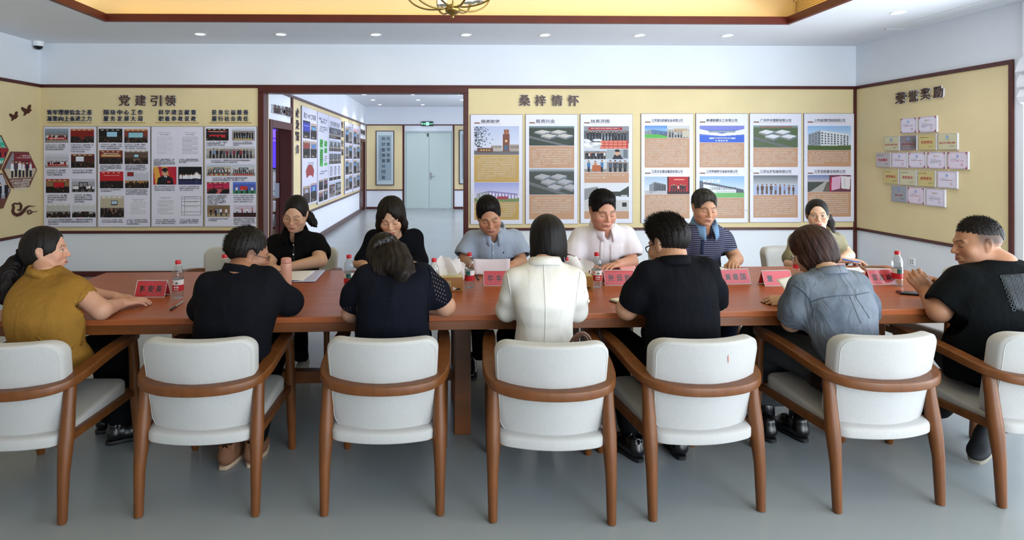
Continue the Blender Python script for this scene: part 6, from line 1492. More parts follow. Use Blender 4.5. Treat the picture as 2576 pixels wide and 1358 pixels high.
# ---------------------------------------------------------------- 1 woman in ochre
def woman_ochre():
    P = Person('woman in ochre top with long black ponytail at the left end, in profile', -1.95, 2.8, 'bf9078', 'a0605a', 'f')
    P.head(117, 628, 2.98, 72, 2, 0, .90)
    neck = A(112, 690, 2.90); shR, shL = A(188, 730, 2.86), A(95, 716, 3.02)
    eR, wR = A(256, 796, 2.84), A(302, 766, 3.02); eL, wL = A(225, 770, 3.16), A(286, 756, 3.17)
    P.body(neck, [shR, shL], [(shR, eR, wR, [.050, .044, .027], dict(d=(.62, .60, .02), up=(0, -.2, 1), side=-1, curl=.34, s=.92)),
        (shL, eL, wL, [.045, .042, .026], dict(d=(.9, .1, -.12), up=(0, -.15, 1), side=1, curl=.38, s=.92))], A(110, 840, 2.86), jaw=.95, fat=1.06, open_eyes=True, fh=.0038, nr=.043)
    S = sil([(672, 86, 142, 2.92, .06), (690, 62, 172, 2.92, .09), (712, 42, 200, 2.87, .105), (745, 22, 214, 2.82, .115), (790, 14, 214, 2.775, .115), (830, 22, 208, 2.77, .115), (868, 40, 206, 2.77, .115), (900, 40, 232, 2.80, .13), (940, 44, 225, 2.80, .14)])
    P.garment('blouse', S, [([A(176, 728, 2.87), A(214, 760, 2.87)], [.066, .070], 'open'), ([A(95, 712, 3.0), A(150, 745, 3.08)], [.06, .062], 'open')], M_ochre, fold=(.0045, 15), seed=4)
    P.seam([(40, 872), (90, 880), (140, 876), (206, 866)], M_ochre, .018, 'belt', 14, flat=(.18, 1), off=.001); P.seam([(92, 845), (108, 858), (112, 880)], M_ochre, .004, 'pleat'); P.seam([(150, 852), (158, 866), (152, 890), (168, 920)], M_ochre, .004, 'pleat')
    P.seam([(206, 790), (196, 760), (205, 735), (222, 722)], M_ochre, .0014, 'sleeve_seam')
    P.collar(A(112, 688, 2.90), 72, 8, .062, .06, .018, .03, M_ochre, .01, 30)
    hips = [A(115, 930, 2.82), A(120, 920, 3.0)]; kn = [A(284, 868, 3.18), A(262, 868, 3.32)]; an = [A(306, 1062, 3.20), A(284, 1058, 3.32)]
    P.legs(hips, kn, an, M_blkt, (.09, .075, .06))
    P.shoe((-1.80, 3.17, 0), 50, M_leather, M_solek, .23); P.shoe((-1.93, 3.30, 0), 50, M_leather, M_solek, .23)
    P.hair(M_h_soft, [('e', (0, -.020, .036), (.083, .102, .095)), ('e', (0, -.002, .004), (.081, .092, .082)), ('e', (0, -.06, -.005), (.066, .062, .07), .03), ('e', (0, -.045, -.05), (.060, .055, .055), .03), ('c', [(0, -.10, -.02), (0, -.125, -.03)], [.03, .02])],
        [('e', (0, .122, -.030), (.078, .094, .122), .012), ('p', [(0, .026, -.010), (0, 0, -.030)], [(0, -1, .45), (0, -.2, 1)], .014), ('e', (.083, -.010, -.008), (.02, .019, .030), .004), ('e', (-.083, -.010, -.008), (.02, .019, .030), .004)], strand=(.0009, 46))
    tail = [A(53, 646, 3.0), A(40, 662, 2.98), A(24, 690, 2.95), A(16, 722, 2.93), A(20, 752, 2.92), A(26, 764, 2.92)]
    h = P.h; loc = [tuple(h.l(t[None])[0]) for t in tail]
    P.hair(M_h_soft, [('c', loc, [.022, .040, .052, .050, .034, .012]), ('c', [tuple(h.l(A(66, 660, 2.97)[None])[0]), tuple(h.l(A(60, 690, 2.95)[None])[0]), tuple(h.l(A(44, 712, 2.94)[None])[0])], [.012, .016, .01], .01)], [], strand=(.002, 50), name='ponytail', axis=(1.6, .6, .1))
    t = MB().tube([tuple(P.h.w(.028*math.cos(a), -.128+.004*math.sin(a*3), -.028+.028*math.sin(a))-P.o) for a in np.linspace(0, 2*PI, 15)], .009*.9, 8, caps=False).build('hair_tie', M_blk, P.root, smooth=True)
    return P
# ---------------------------------------------------------------- 2 man in navy jacket with glasses
def man_navy():
    P = Person('man in dark navy jacket with glasses, back turned, beside the woman in ochre', -1.0, 2.75, '94674f', '8a5850', 'm')
    P.head(627, 636, 2.88, 58, 16, 2, .93)
    neck = A(602, 688, 2.78); shL, shR = A(530, 718, 2.76), A(672, 706, 2.80)
    eL, wL = A(505, 782, 2.84), A(560, 770, 3.05); eR, wR = A(728, 786, 2.88), A(680, 762, 3.08)
    P.body(neck, [shL, shR], [(shL, eL, wL, [.05, .042, .03], dict(d=(.6, .8, -.1), up=(0, 0, 1), side=1, curl=.3)), (shR, eR, wR, [.05, .042, .03], dict(d=(-.6, .7, -.1), up=(0, 0, 1), side=-1, curl=.3))], A(590, 850, 2.70), fat=1.0, fh=.0042, nr=.056, stubble='4a3a32')
    S = sil([(668, 574, 634, 2.80, .06), (688, 545, 676, 2.79, .085), (706, 514, 700, 2.78, .11), (745, 500, 706, 2.76, .13), (790, 494, 698, 2.73, .14), (850, 488, 682, 2.70, .145), (930, 490, 676, 2.68, .15)])
    P.garment('jacket', S, [([A(532, 722, 2.76), A(508, 775, 2.82), A(560, 772, 3.02)], [.068, .062, .044]), ([A(672, 716, 2.79), A(728, 778, 2.88), A(690, 764, 3.06)], [.07, .064, .045])], M_navyjk, fold=(.004, 13), seed=8)
    P.collar(A(603, 676, 2.80), 30, 14, .062, .062, .016, .03, M_navyjk, .01, 35)
    P.hair(M_h_soft, [('e', (0, -.024, .038), (.083, .103, .096)), ('e', (0, -.04, .03), (.084, .09, .08))], [('e', (0, .122, -.030), (.078, .092, .112), .008), ('p', [(0, .016, -.022), (0, 0, -.004)], [(0, -.9, .35), (0, -.25, 1)], .006), ('p', (0, -.05, -.066), (0, -.35, 1), .006), ('e', (.084, -.012, -.004), (.018, .026, .036), .004), ('e', (-.084, -.012, -.004), (.018, .026, .036), .004)], strand=(.0012, 70))
    hair_tufts(P.root, P.h, P.hV, P.hN, 2600, .015, (-.3, -.7, .15), 2, M_h_soft, .0008, lambda L: L[:, 2] > -.03)
    P.glasses(M_darkframe, .021, .015, .0014)
    an = seat_legs(P, -1.06, 2.77, M_blkt, ay=3.0, ky=.56)
    mb = mat('brown_suede', '7a5238', .8)
    P.shoe((-1.09, 2.90, 0), 8, mb, mat('tan_sole', 'b59a80', .7), .27); P.shoe((-.96, 2.92, 0), -4, mb, mat('tan_sole', 'b59a80', .7), .27)
# ---------------------------------------------------------------- 3 woman with hair clip
def woman_clip():
    P = Person('woman in navy knit top with perforated sleeves and a flower hair clip, back turned', -.25, 2.75, 'b98c72', 'a0605a', 'f')
    P.head(964, 650, 2.93, -6, 38, 6, .92)
    neck = A(985, 690, 2.80); shL, shR = A(928, 700, 2.78), A(1052, 694, 2.80)
    eL, wL = A(884, 786, 2.83), A(930, 778, 3.02); eR, wR = A(1120, 776, 2.87), A(1050, 782, 2.96)
    P.body(neck, [shL, shR], [(shL, eL, wL, [.046, .046, .028], dict(d=(.6, .8, -.1), up=(0, 0, 1), side=1, curl=.4, s=.92)), (shR, eR, wR, [.046, .048, .028], dict(d=(-.6, .8, -.05), up=(0, 0, 1), side=-1, curl=.4, s=.92))], A(990, 850, 2.70), detail=False)
    S = sil([(664, 950, 1030, 2.84, .06), (680, 915, 1066, 2.81, .09), (705, 900, 1080, 2.79, .12), (745, 897, 1078, 2.76, .13), (800, 896, 1078, 2.72, .13), (850, 894, 1082, 2.70, .14), (930, 892, 1086, 2.69, .15)])
    P.garment('knit_top', S, [([A(922, 702, 2.79), A(896, 740, 2.80), A(882, 772, 2.82)], [.060, .064, .058], 'open'), ([A(1062, 696, 2.80), A(1094, 734, 2.82), A(1108, 758, 2.84)], [.062, .068, .062], 'open')], M_navyknit, fold=(.003, 14), seed=3)
    for sh, pts in (('left', [(872, 790), (895, 798)]), ('right', [(1086, 778), (1112, 784), (1134, 762)])): pass
    mb = MB()                                             # open-work holes of the sleeves, in rows
    for r in range(7):
        for c in range(5):
            x, y = 1086+6.2*c+2.2*r, 686+11*r+3.0*c
            if x < 1134 and y < 790:
                p, n = P.surf(x, y, off=.0006); q = Vector(n).to_track_quat('Z', 'Y').to_matrix().to_4x4(); q.translation = Vector(p-P.o)
                mb.add([q @ Vector((.0028*math.cos(a), .0042*math.sin(a), 0)) for a in np.linspace(0, 2*PI, 7)[:-1]], [tuple(range(6))])
    for r in range(3):
        for c in range(5):
            p, n = P.surf(866+8*c, 776+5*r-1.2*c, off=.0006); q = Vector(n).to_track_quat('Z', 'Y').to_matrix().to_4x4(); q.translation = Vector(p-P.o)
            mb.add([q @ Vector((.0028*math.cos(a), .0038*math.sin(a), 0)) for a in np.linspace(0, 2*PI, 7)[:-1]], [tuple(range(6))])
    o = mb.build('openwork', mat('skin_through_knit', '5b4a46', .7), P.root, fix=False); o['kind'] = 'stuff'
    P.seam([(1080, 672), (1083, 700), (1077, 760), (1078, 810)], M_navyknit, .003, 'armhole_seam', 14)
    h = P.h; lw = lambda x, y, Y: tuple(h.l(A(x, y, Y)[None])[0])
    P.hair(M_h_brown, [('e', (0, -.020, .036), (.086, .104, .097)), ('e', (0, -.06, -.01), (.080, .065, .085), .03), ('c', [lw(975, 640, 2.84), lw(995, 668, 2.76), lw(1010, 690, 2.72), lw(1006, 706, 2.71)], [.07, .062, .046, .02], .03), ('c', [lw(1000, 630, 2.84), lw(1022, 660, 2.76), lw(1044, 684, 2.73)], [.05, .034, .010], .02), ('c', [lw(950, 650, 2.85), lw(956, 678, 2.76), lw(962, 700, 2.73)], [.05, .036, .014], .02)],
        [('e', (0, .125, -.050), (.066, .085, .117), .01), ('p', [(0, .035, -.06), (0, 0, -.09)], [(0, -1, .2), (0, .2, 1)], .01)], strand=(.0022, 44), relax_=2)
    # flower clip across the crown
    cl = empty('hair_clip', (0, 0, 0)); cl.parent = P.root
    mg = mat('grey_organza', '2d303c', .35, spec=.6); ms = mat('clip_bead', '8a8ea0', .2, .6)
    for k, (x, y) in enumerate(((949, 619), (958, 613), (966, 611), (975, 607), (985, 602))):
        p, n = P.surf(x, y, P.hV, P.hN, off=.006); q = Vector(n).to_track_quat('Z', 'Y').to_matrix().to_4x4(); q.translation = Vector(p-P.o); m_ = MB()
        for j in range(5):
            a = 2*PI*j/5+k; R_ = .0125; c, s = math.cos(a), math.sin(a)
            m_.add([q @ Vector(v) for v in ((0, 0, 0), (R_*c-.007*s, R_*s+.007*c, .006), (R_*1.5*c, R_*1.5*s, .003), (R_*c+.007*s, R_*s-.007*c, .006))], [(0, 1, 2, 3)])
        f_ = m_.build('petals', mg, cl, smooth=True, fix=False); b_ = MB().lathe([(.0035, 0), (.003, .004), (.0005, .006)], 8).build('bead', ms, f_); b_.matrix_local = q
    seat_legs(P, -.28, 2.77, M_blkt, ky=.54, ay=3.26)
    an = [(-.38, 3.08, .09), (-.16, 3.08, .09)]
    for x in (-.38, -.18): P.shoe((x, 3.18, 0), 0, M_leather, M_solek, .23)
# ---------------------------------------------------------------- 4 woman in white jacket
def woman_white():
    P = Person('woman with a sleek black bob in an ivory white jacket, back turned at the middle', .46, 2.75, 'c39a82', 'a0605a', 'f')
    P.head(1377, 605, 2.86, 0, 10, -2, .95)
    neck = A(1370, 668, 2.77); shL, shR = A(1298, 705, 2.75), A(1442, 703, 2.75)
    eL, wL = A(1277, 782, 2.83), A(1330, 775, 3.05); eR, wR = A(1452, 783, 2.83), A(1400, 775, 3.05)
    P.body(neck, [shL, shR], [(shL, eL, wL, [.042, .038, .026], dict(d=(.5, .8, -.1), up=(0, 0, 1), side=1, curl=.3, s=.9)), (shR, eR, wR, [.042, .038, .026], dict(d=(-.5, .8, -.1), up=(0, 0, 1), side=-1, curl=.3, s=.9))], A(1368, 850, 2.68), detail=False)
    S = sil([(652, 1336, 1404, 2.78, .055), (668, 1318, 1424, 2.77, .07), (686, 1288, 1450, 2.76, .095), (720, 1284, 1452, 2.74, .115), (757, 1288, 1446, 2.72, .12), (812, 1300, 1438, 2.69, .11), (850, 1295, 1440, 2.68, .125), (935, 1288, 1448, 2.68, .14)])
    P.garment('jacket', S, [([A(1300, 706, 2.75), A(1284, 745, 2.77), A(1275, 780, 2.82), A(1325, 778, 3.0)], [.050, .049, .051, .042]), ([A(1440, 706, 2.75), A(1452, 745, 2.77), A(1449, 780, 2.82), A(1405, 778, 3.0)], [.050, .049, .051, .042])], M_whitej, fold=(.0022, 13), seed=6, h=.0075, k=.02)
    P.seam([(1368, 660), (1370, 720), (1373, 780), (1372, 830), (1370, 862)], M_whitej, .0022, 'back_seam', 24)
    P.seam([(1276, 686), (1284, 730), (1287, 762)], M_whitej, .002, 'armhole_seam', 12); P.seam([(1460, 684), (1452, 730), (1449, 765)], M_whitej, .002, 'armhole_seam', 12)
    P.collar(A(1370, 664, 2.775), 0, 14, .066, .062, .020, .034, M_whitej, .01, 40, flare=.016)
    for x, y in ((1471, 735), (1480, 757)):
        b = P.button(x, y, .008, mat('ivory_button', 'd9d2c4', .35))
    P.hair(M_h_black, [('e', (0, -.020, .034), (.088, .108, .100)), ('e', (0, -.022, -.035), (.091, .098, .095), .03), ('c', [(.05, -.03, -.08), (.055, -.03, -.118)], [.038, .022], .02), ('c', [(-.055, -.03, -.07), (-.05, -.035, -.09)], [.04, .03], .02)],
        [('e', (0, .125, -.060), (.064, .092, .127), .01), ('p', (0, 0, -.118), (.12, .30, 1), .012)], strand=(.0007, 40), relax_=2)
    er = MB().tube([tuple(P.h.w(.066, -.075, -.085)-P.o), tuple(P.h.w(.067, -.08, -.12)-P.o)], .0015, 6).build('earring', M_silver, P.root)
    seat_legs(P, .44, 2.76, cloth('black_skirt', '0c0c10'), spread=.08, ky=.52, ay=3.22)
    for x in (.36, .52): P.shoe((x, 3.14, 0), 0, M_leather, M_solek, .23)
# ---------------------------------------------------------------- 5 man in black polo
def man_polo():
    P = Person('man with spiky black hair in a black polo shirt, back turned', 1.12, 2.75, 'b08368', '9a5f56', 'm')
    P.head(1681, 614, 2.86, -24, 20, 4, 1.02)
    neck = A(1692, 664, 2.78); shL, shR = A(1634, 690, 2.76), A(1768, 682, 2.78)
    eL, wL = A(1577, 778, 2.84), A(1640, 770, 3.04); eR, wR = A(1800, 770, 2.90), A(1745, 765, 3.05)
    P.body(neck, [shL, shR], [(shL, eL, wL, [.054, .050, .031], dict(d=(.5, .8, -.1), up=(0, -.1, 1), side=1, curl=.5)), (shR, eR, wR, [.054, .046, .031], dict(d=(-.5, .8, -.1), up=(0, 0, 1), side=-1, curl=.35))], A(1712, 850, 2.70), fh=.0042, detail=True, nr=.06, stubble='6a5044')
    S = sil([(648, 1658, 1734, 2.80, .065), (664, 1634, 1764, 2.79, .09), (686, 1618, 1782, 2.78, .12), (730, 1616, 1796, 2.76, .135), (790, 1622, 1806, 2.73, .14), (850, 1626, 1808, 2.70, .145), (935, 1626, 1812, 2.69, .15)])
    P.garment('polo_shirt', S, [([A(1634, 690, 2.77), A(1602, 738, 2.79), A(1586, 768, 2.82)], [.064, .066, .064], 'open'), ([A(1774, 682, 2.78), A(1793, 730, 2.83), A(1799, 762, 2.87)], [.064, .062, .060], 'open')], M_polo, fold=(.0032, 13), seed=12)
    P.glasses(mat('thick_black_frame', '0c0c0e', .3), .024, .017, .0026)
    P.collar(A(1694, 662, 2.785), -4, 16, .070, .066, .018, .040, M_polo, .01, 36, flare=.014)
    P.hair(M_h_black, [('e', (0, -.022, .040), (.084, .102, .098)), ('e', (-.02, .01, .085), (.060, .06, .05), .03)], men_cuts(nape=-.055), strand=(.001, 60))
    hair_tufts(P.root, P.h, P.hV, P.hN, 4200, lambda L: .012+.016*np.clip((L[:, 2]-.03)/.08, 0, 1), (-.5, .15, .45), 4, M_h_black, .0009, lambda L: L[:, 2] > .0)
    seat_legs(P, 1.10, 2.77, M_blkt, ay=3.05, ky=.55, dx=-.06)
    P.shoe((.96, 2.93, 0), -18, M_leather, M_solek, .28); P.shoe((1.17, 2.95, 0), 4, M_leather, M_solek, .28)
# ---------------------------------------------------------------- 6 woman in denim
def woman_denim():
    P = Person('woman with reddish brown bob and glasses in a washed denim shirt, reading a paper', 1.95, 2.75, 'c09a80', 'a0605a', 'f')
    P.head(2042, 632, 2.90, -38, 26, -4, .92)
    neck = A(2085, 692, 2.79); shL, shR = A(2020, 726, 2.78), A(2150, 718, 2.78)
    eL, wL = A(1990, 812, 2.86), A(1986, 756, 3.02); eR, wR = A(2180, 800, 2.84), A(2110, 762, 3.04)
    P.body(neck, [shL, shR], [(shL, eL, wL, [.046, .042, .027], dict(d=(-.55, .35, -.12), up=(-.1, -.55, .8), side=1, curl=.55, s=.95)), (shR, eR, wR, [.046, .042, .027], dict(d=(-.6, .7, 0), up=(0, 0, 1), side=-1, curl=.5, s=.92))], A(2100, 870, 2.70), fh=.004, nr=.050)
    S = sil([(676, 2050, 2120, 2.80, .055), (695, 2030, 2150, 2.80, .085), (715, 2006, 2176, 2.79, .115), (760, 2014, 2192, 2.77, .14), (820, 2024, 2198, 2.74, .15), (880, 2054, 2198, 2.71, .155), (955, 2092, 2200, 2.70, .16)])
    P.garment('denim_shirt', S, [([A(2026, 724, 2.78), A(2002, 772, 2.81), A(1992, 806, 2.85)], [.066, .070, .068], 'open'), ([A(2148, 718, 2.79), A(2172, 765, 2.82), A(2178, 800, 2.84)], [.066, .068, .064], 'open')], M_denim, fold=(.0052, 12), seed=16)
    M_dst = mat('denim_stitch', '34404f', .8)
    P.seam([(2041, 759), (2075, 748), (2110, 744), (2150, 742), (2186, 735)], M_dst, .0016, 'yoke_seam', 24); P.seam([(1998, 718), (2020, 733), (2036, 752), (2046, 780), (2044, 800)], M_dst, .0018, 'armhole_seam', 20)
    for pts in ([(2138, 746), (2152, 780), (2166, 812)], [(2152, 745), (2170, 772), (2188, 800)]): P.seam(pts, M_denim, .0022, 'pleat', 12)
    P.collar(A(2086, 688, 2.80), -12, 18, .062, .060, .020, .034, M_denim, .01, 36, flare=.012)
    P.hair(M_h_red, [('e', (0, -.020, .036), (.092, .110, .102)), ('e', (0, -.030, -.030), (.094, .090, .095), .03), ('c', [(.062, .02, -.03), (.066, .012, -.085)], [.035, .024], .02), ('c', [(-.062, .02, -.03), (-.066, .012, -.085)], [.035, .024], .02)],
        [('e', (0, .130, -.060), (.062, .088, .125), .01), ('p', (0, 0, -.112), (0, .25, 1), .012)], strand=(.0013, 46), relax_=2)
    P.glasses(M_silver, .023, .018, .0011)
    # long grey denim skirt
    MS = mat('grey_denim', '3e4144', .9, spec=.2, var=.2, vscale=6, bump=.14, bscale=400)
    F_ = Field((1.45, 2.5, .05), (2.35, 3.5, .75), .013)
    for a, b, c in (((1.80, 2.80, .53), (1.70, 3.20, .53), (1.74, 3.25, .20)), ((1.98, 2.80, .53), (1.90, 3.22, .53), (1.91, 3.25, .20))): F_.chain([a, b, c], [.10, .095, .11], .06)
    F_.ell((1.90, 2.79, .53), (.17, .12, .105), None, .05); F_.cap((1.74, 3.25, .24), (1.91, 3.25, .24), .095, None, .06)
    F_.put((1.5, 2.6, 0), (2.3, 3.45, .19), lambda X, Y, Z: Z-.185+0*X+0*Y, .004, 's')
    V, Q = F_.mesh(); V = relax(V, Q, 2, .5); V = V+vnormals(V, Q)*folds(V, 9, .006, 18, (1, 1, .25))[:, None]; qmesh('skirt', V, Q, MS, P.root)
    for x, yw in ((1.73, -14), (1.90, -8)):
        MB().tube([(x-P.o[0], 3.20-P.o[1], .09), (x-P.o[0], 3.22-P.o[1], .24)], [.040, .045], 12).build('boot_shaft', M_leather, P.root, smooth=True)
        P.shoe((x, 3.12, 0), yw, M_leather, M_solek, .24, ankle=False)
# ---------------------------------------------------------------- 7 man in black tee at the right end
def man_tee():
    P = Person('man with cropped hair in black t-shirt, hands clasped at the right end', 2.75, 2.8, 'a97a5e', '96605a', 'm')
    P.head(2457, 612, 2.96, -74, 8, 2, 1.0)
    neck = A(2520, 664, 2.90); shL, shR = A(2420, 706, 2.90), A(2590, 722, 2.84)
    eL, wL = A(2362, 784, 2.90), A(2332, 738, 3.03); eR, wR = A(2440, 760, 3.24), A(2362, 742, 3.12)
    P.body(neck, [shL, shR, A(2480, 720, 3.08)], [(shL, eL, wL, [.058, .050, .034], dict(d=(-.35, .30, .75), up=(-.55, -.75, .15), side=1, curl=[1.2, 1.2, 1.2, 1.25], s=1.04, thumb=.3)), (A(2480, 720, 3.08), eR, wR, [.056, .048, .033], dict(d=(-.62, -.12, .62), up=(.35, .85, .3), side=-1, curl=[.95, .95, 1.0, 1.0], s=1.02, thumb=.2))], A(2500, 860, 2.84), fat=1.08, jaw=1.05, stubble='2c2420', nr=.060, fh=.0038)
    S = sil([(650, 2478, 2556, 2.90, .07), (670, 2430, 2600, 2.90, .10), (700, 2400, 2640, 2.90, .13), (745, 2396, 2660, 2.85, .14), (800, 2396, 2665, 2.83, .135), (870, 2390, 2630, 2.83, .14), (950, 2392, 2600, 2.85, .14)])
    P.garment('t_shirt', S, [([A(2426, 708, 2.90), A(2398, 745, 2.90), A(2366, 774, 2.90)], [.084, .086, .080], 'open'), ([A(2480, 715, 3.06), A(2455, 765, 3.14)], [.074, .072], 'open'), ([A(2600, 716, 2.82), A(2640, 790, 2.80)], [.075, .070])], M_tee, fold=(.0045, 12), seed=21)
    mp = mat('grey_print', '1e2328', .55); md = mat('grey_print_motif', '3a4248', .6)
    P.patch([(2514, 692), (2576, 688), (2596, 790), (2556, 780)], mp, 'back_print', off=.003)
    mb = MB()
    for r in range(9):
        for c in range(5):
            x, y = 2520+13*c+3.6*r, 698+10*r+(5 if c % 2 else 0)
            if x > 2590 or y > 782: continue
            p, n = P.surf(x, y, off=.0055); q = Vector(n).to_track_quat('Z', 'Y').to_matrix().to_4x4(); q.translation = Vector(p-P.o)
            for k in range(8):
                a, b = 2*PI*k/8, 2*PI*(k+1)/8; R0, R1 = .006, .0085; mb.add([q @ Vector((R_*math.cos(t), R_*math.sin(t), 0)) for R_, t in ((R0, a), (R1, a), (R1, b), (R0, b))], [(0, 1, 2, 3)])
    mb.build('print_motif', md, P.root, fix=False)['kind'] = 'stuff'
    P.seam([(2334, 752), (2356, 772), (2378, 788), (2396, 799)], mat('tee_stitch', '2c3034', .8), .0012, 'hem_stitch', 14)
    P.hair(M_h_soft, [('e', (0, -.021, .039), (.0775, .0965, .0915))], [('e', (0, .122, -.032), (.076, .092, .112), .008), ('p', [(0, -.075, .03), (0, 0, .040)], [(0, -.9, .35), (0, -.1, 1)], .016), ('p', (0, -.05, .012), (0, -.25, 1), .014), ('e', (.083, -.012, -.004), (.018, .026, .036), .004), ('e', (-.083, -.012, -.004), (.018, .026, .036), .004)], strand=(.0008, 70))
    hair_tufts(P.root, P.h, P.hV, P.hN, 3400, lambda L: .007+.012*np.clip((L[:, 2]-.05)/.07, 0, 1), (0, .35, .45), 6, M_h_soft, .0008, lambda L: L[:, 2] > .0)
    hair_tufts(P.root, P.h, P.bV, vnormals(P.bV, P.bQ), 2600, .004, (0, -.2, -.6), 7, M_h_soft, .0007, lambda L: (L[:, 2] < .03) & (L[:, 2] > -.04) & (L[:, 1] < .012) & (L[:, 1] > -.14) & (np.abs(L[:, 0]) < .0735) & ~((np.abs(L[:, 0]) > .062) & (np.abs(L[:, 1]+.012) < .03)), name='cropped_hair')
    P.legs([A(2464, 925, 2.88), A(2540, 925, 2.88)], [A(2392, 892, 3.30), A(2478, 886, 3.30)], [Az(2492, 1040, .20), np.array((2.66, 3.24, .09))], M_blkt, (.10, .085, .065))
    MT = mat('trail_shoe', '15171c', .7, var=.1); MSo = mat('grey_tread', '8d8778', .7)
    sh = P.shoe(Az(2500, 1078, .115), -122, MT, MSo, .29, pitch=22)
    P.shoe((2.68, 3.2, 0), -40, MT, MSo, .29)
# ---------------------------------------------------------------- far side
MB_TAB = 4.02
def woman_black():
    P = Person('woman with glasses and ponytail in black short sleeved shirt, far side beside the opening', -1.15, 4.4, 'c49a80', 'a8625c', 'f')
    P.head(744, 538, 4.22, 184, 20, -4, .97)
    neck = A(742, 596, 4.32); shL, shR = A(692, 614, 4.33), A(796, 610, 4.35)
    eL, wL = A(676, 668, 4.18), A(690, 677, 4.10); eR, wR = A(806, 656, 4.22), A(716, 674, 4.12)
    P.body(neck, [shL, shR], [(shL, eL, wL, [.052, .046, .028], dict(d=(.1, -.9, -.1), up=(0, 0, 1), side=-1, curl=.2, s=.95)), (shR, eR, wR, [.054, .048, .028], dict(d=(-.95, -.2, -.05), up=(0, -.1, 1), side=1, curl=.2, s=.95))], A(745, 690, 4.42), fat=1.10, jaw=1.02)
    S = sil([(578, 722, 770, 4.31, .06), (592, 702, 794, 4.33, .09), (606, 688, 804, 4.34, .125), (635, 684, 800, 4.35, .15), (665, 690, 800, 4.38, .16), (720, 686, 806, 4.42, .17), (770, 684, 808, 4.45, .17)])
    P.garment('shirt', S, [([A(698, 614, 4.34), A(686, 645, 4.28), A(682, 658, 4.25)], [.075, .072, .07], 'open'), ([A(793, 612, 4.34), A(806, 634, 4.30), A(805, 645, 4.27)], [.074, .070, .07], 'open')], M_pblack, fold=(.003, 13), seed=31, extra=vneck(A(742, 590, 4.305), 184, .026, .055))
    P.collar(A(742, 596, 4.305), 184, 8, .066, .064, .022, .032, M_pblack, .034, 16, flare=.014, drop=.040, tipout=.018)
    P.seam([(740, 614), (738, 636), (739, 668)], mat('placket_black', '17171b', .8), .006, 'placket', 10, flat=(1, .3))
    for x, y in ((738.5, 616), (738, 640)): P.button(x, y, .0055)
    P.hair(M_h_black, [('e', (0, -.022, .038), (.083, .102, .095)), ('e', (0, -.004, .006), (.080, .090, .078)), ('e', (0, -.05, -.01), (.074, .062, .07), .03)], [('e', (-.004, .122, -.028), (.080, .098, .126), .012), ('p', [(0, .028, -.02), (0, 0, -.035)], [(0, -1, .3), (0, 0, 1)], .008), ('e', (.083, -.010, -.008), (.02, .019, .030), .004), ('e', (-.083, -.010, -.008), (.02, .019, .030), .004)], strand=(.0008, 46))
    h = P.h; lw = lambda x, y, Y: tuple(h.l(A(x, y, Y)[None])[0])
    P.hair(M_h_black, [('c', [lw(764, 532, 4.31), lw(778, 546, 4.33), lw(788, 560, 4.32), lw(796, 570, 4.30)], [.03, .034, .026, .008])], [], strand=(.0018, 40), name='ponytail', axis=(1.5, 1, .1))
    P.glasses(M_gold2, .024, .018, .001)
    seat_legs(P, -1.13, 4.42, M_blkt, face=-1, ky=.40, ay=4.2)
    mg = mat('grey_sneaker', '8c8b86', .8); P.shoe((-1.03, 4.30, 0), 172, mg, mat('white_sole', 'c9c9c6', .6), .25); P.shoe((-1.24, 4.30, 0), 186, mg, mat('white_sole', 'c9c9c6', .6), .25)
def woman_bob():
    P = Person('woman with chin length dark bob in navy long sleeved top, reading, far side', -.47, 4.3, 'c9a084', 'b04a48', 'f')
    P.head(985, 546, 4.05, 181, 24, 3, 1.02)
    neck = A(992, 606, 4.20); shL, shR = A(940, 600, 4.24), A(1044, 598, 4.24)
    eL, wL = A(904, 662, 4.18), A(922, 672, 4.05); eR, wR = A(1060, 662, 4.18), A(1020, 672, 4.04)
    P.body(neck, [shL, shR], [(shL, eL, wL, [.045, .042, .026], dict(d=(.8, -.4, 0), up=(0, -.3, 1), side=-1, curl=.5, s=.92)), (shR, eR, wR, [.045, .042, .026], dict(d=(-.8, -.4, .05), up=(0, -.3, 1), side=1, curl=.5, s=.92))], A(992, 690, 4.32), fat=1.0, jaw=.95, mouth=.0014)
    S = sil([(582, 962, 1018, 4.20, .055), (592, 938, 1046, 4.22, .085), (608, 926, 1056, 4.24, .12), (640, 930, 1050, 4.26, .13), (680, 936, 1044, 4.30, .135), (760, 934, 1048, 4.36, .15)])
    def nk(F): F.ell(A(990, 583, 4.14), (.085, .09, .05), None, .01, 's')
    P.garment('blouse', S, [([A(944, 602, 4.24), A(912, 655, 4.19), A(926, 672, 4.08)], [.062, .056, .042]), ([A(1040, 600, 4.24), A(1056, 655, 4.19), A(1024, 672, 4.07)], [.062, .056, .042])], cloth('navy_blouse_cloth', '0a0c14', spec=.12, var=.1), fold=(.003, 13), seed=33, extra=nk)
    P.hair(M_h_brown, [('e', (0, -.018, .038), (.092, .110, .100)), ('e', (0, -.025, -.025), (.092, .088, .085), .03), ('c', [(.066, .035, .03), (.077, .035, -.04), (.080, .028, -.088)], [.030, .028, .014], .02), ('c', [(-.066, .035, .03), (-.077, .035, -.04), (-.080, .028, -.088)], [.030, .028, .014], .02)],
        [('e', (.004, .135, -.045), (.064, .092, .112), .010), ('e', (.008, .130, -.010), (.040, .088, .112), .014), ('p', (0, 0, -.098), (0, .15, 1), .012)], strand=(.0016, 46), relax_=1)
    hair_tufts(P.root, P.h, P.hV, P.hN, 350, .03, (0, 0, -1.2), 9, M_h_brown, .001, lambda L: (L[:, 2] < -.05))
    seat_legs(P, -.45, 4.36, M_blkt, face=-1, ky=.40, ay=4.1)
    for x in (-.54, -.36): P.shoe((x, 4.22, 0), 180, M_leather, M_solek, .23)
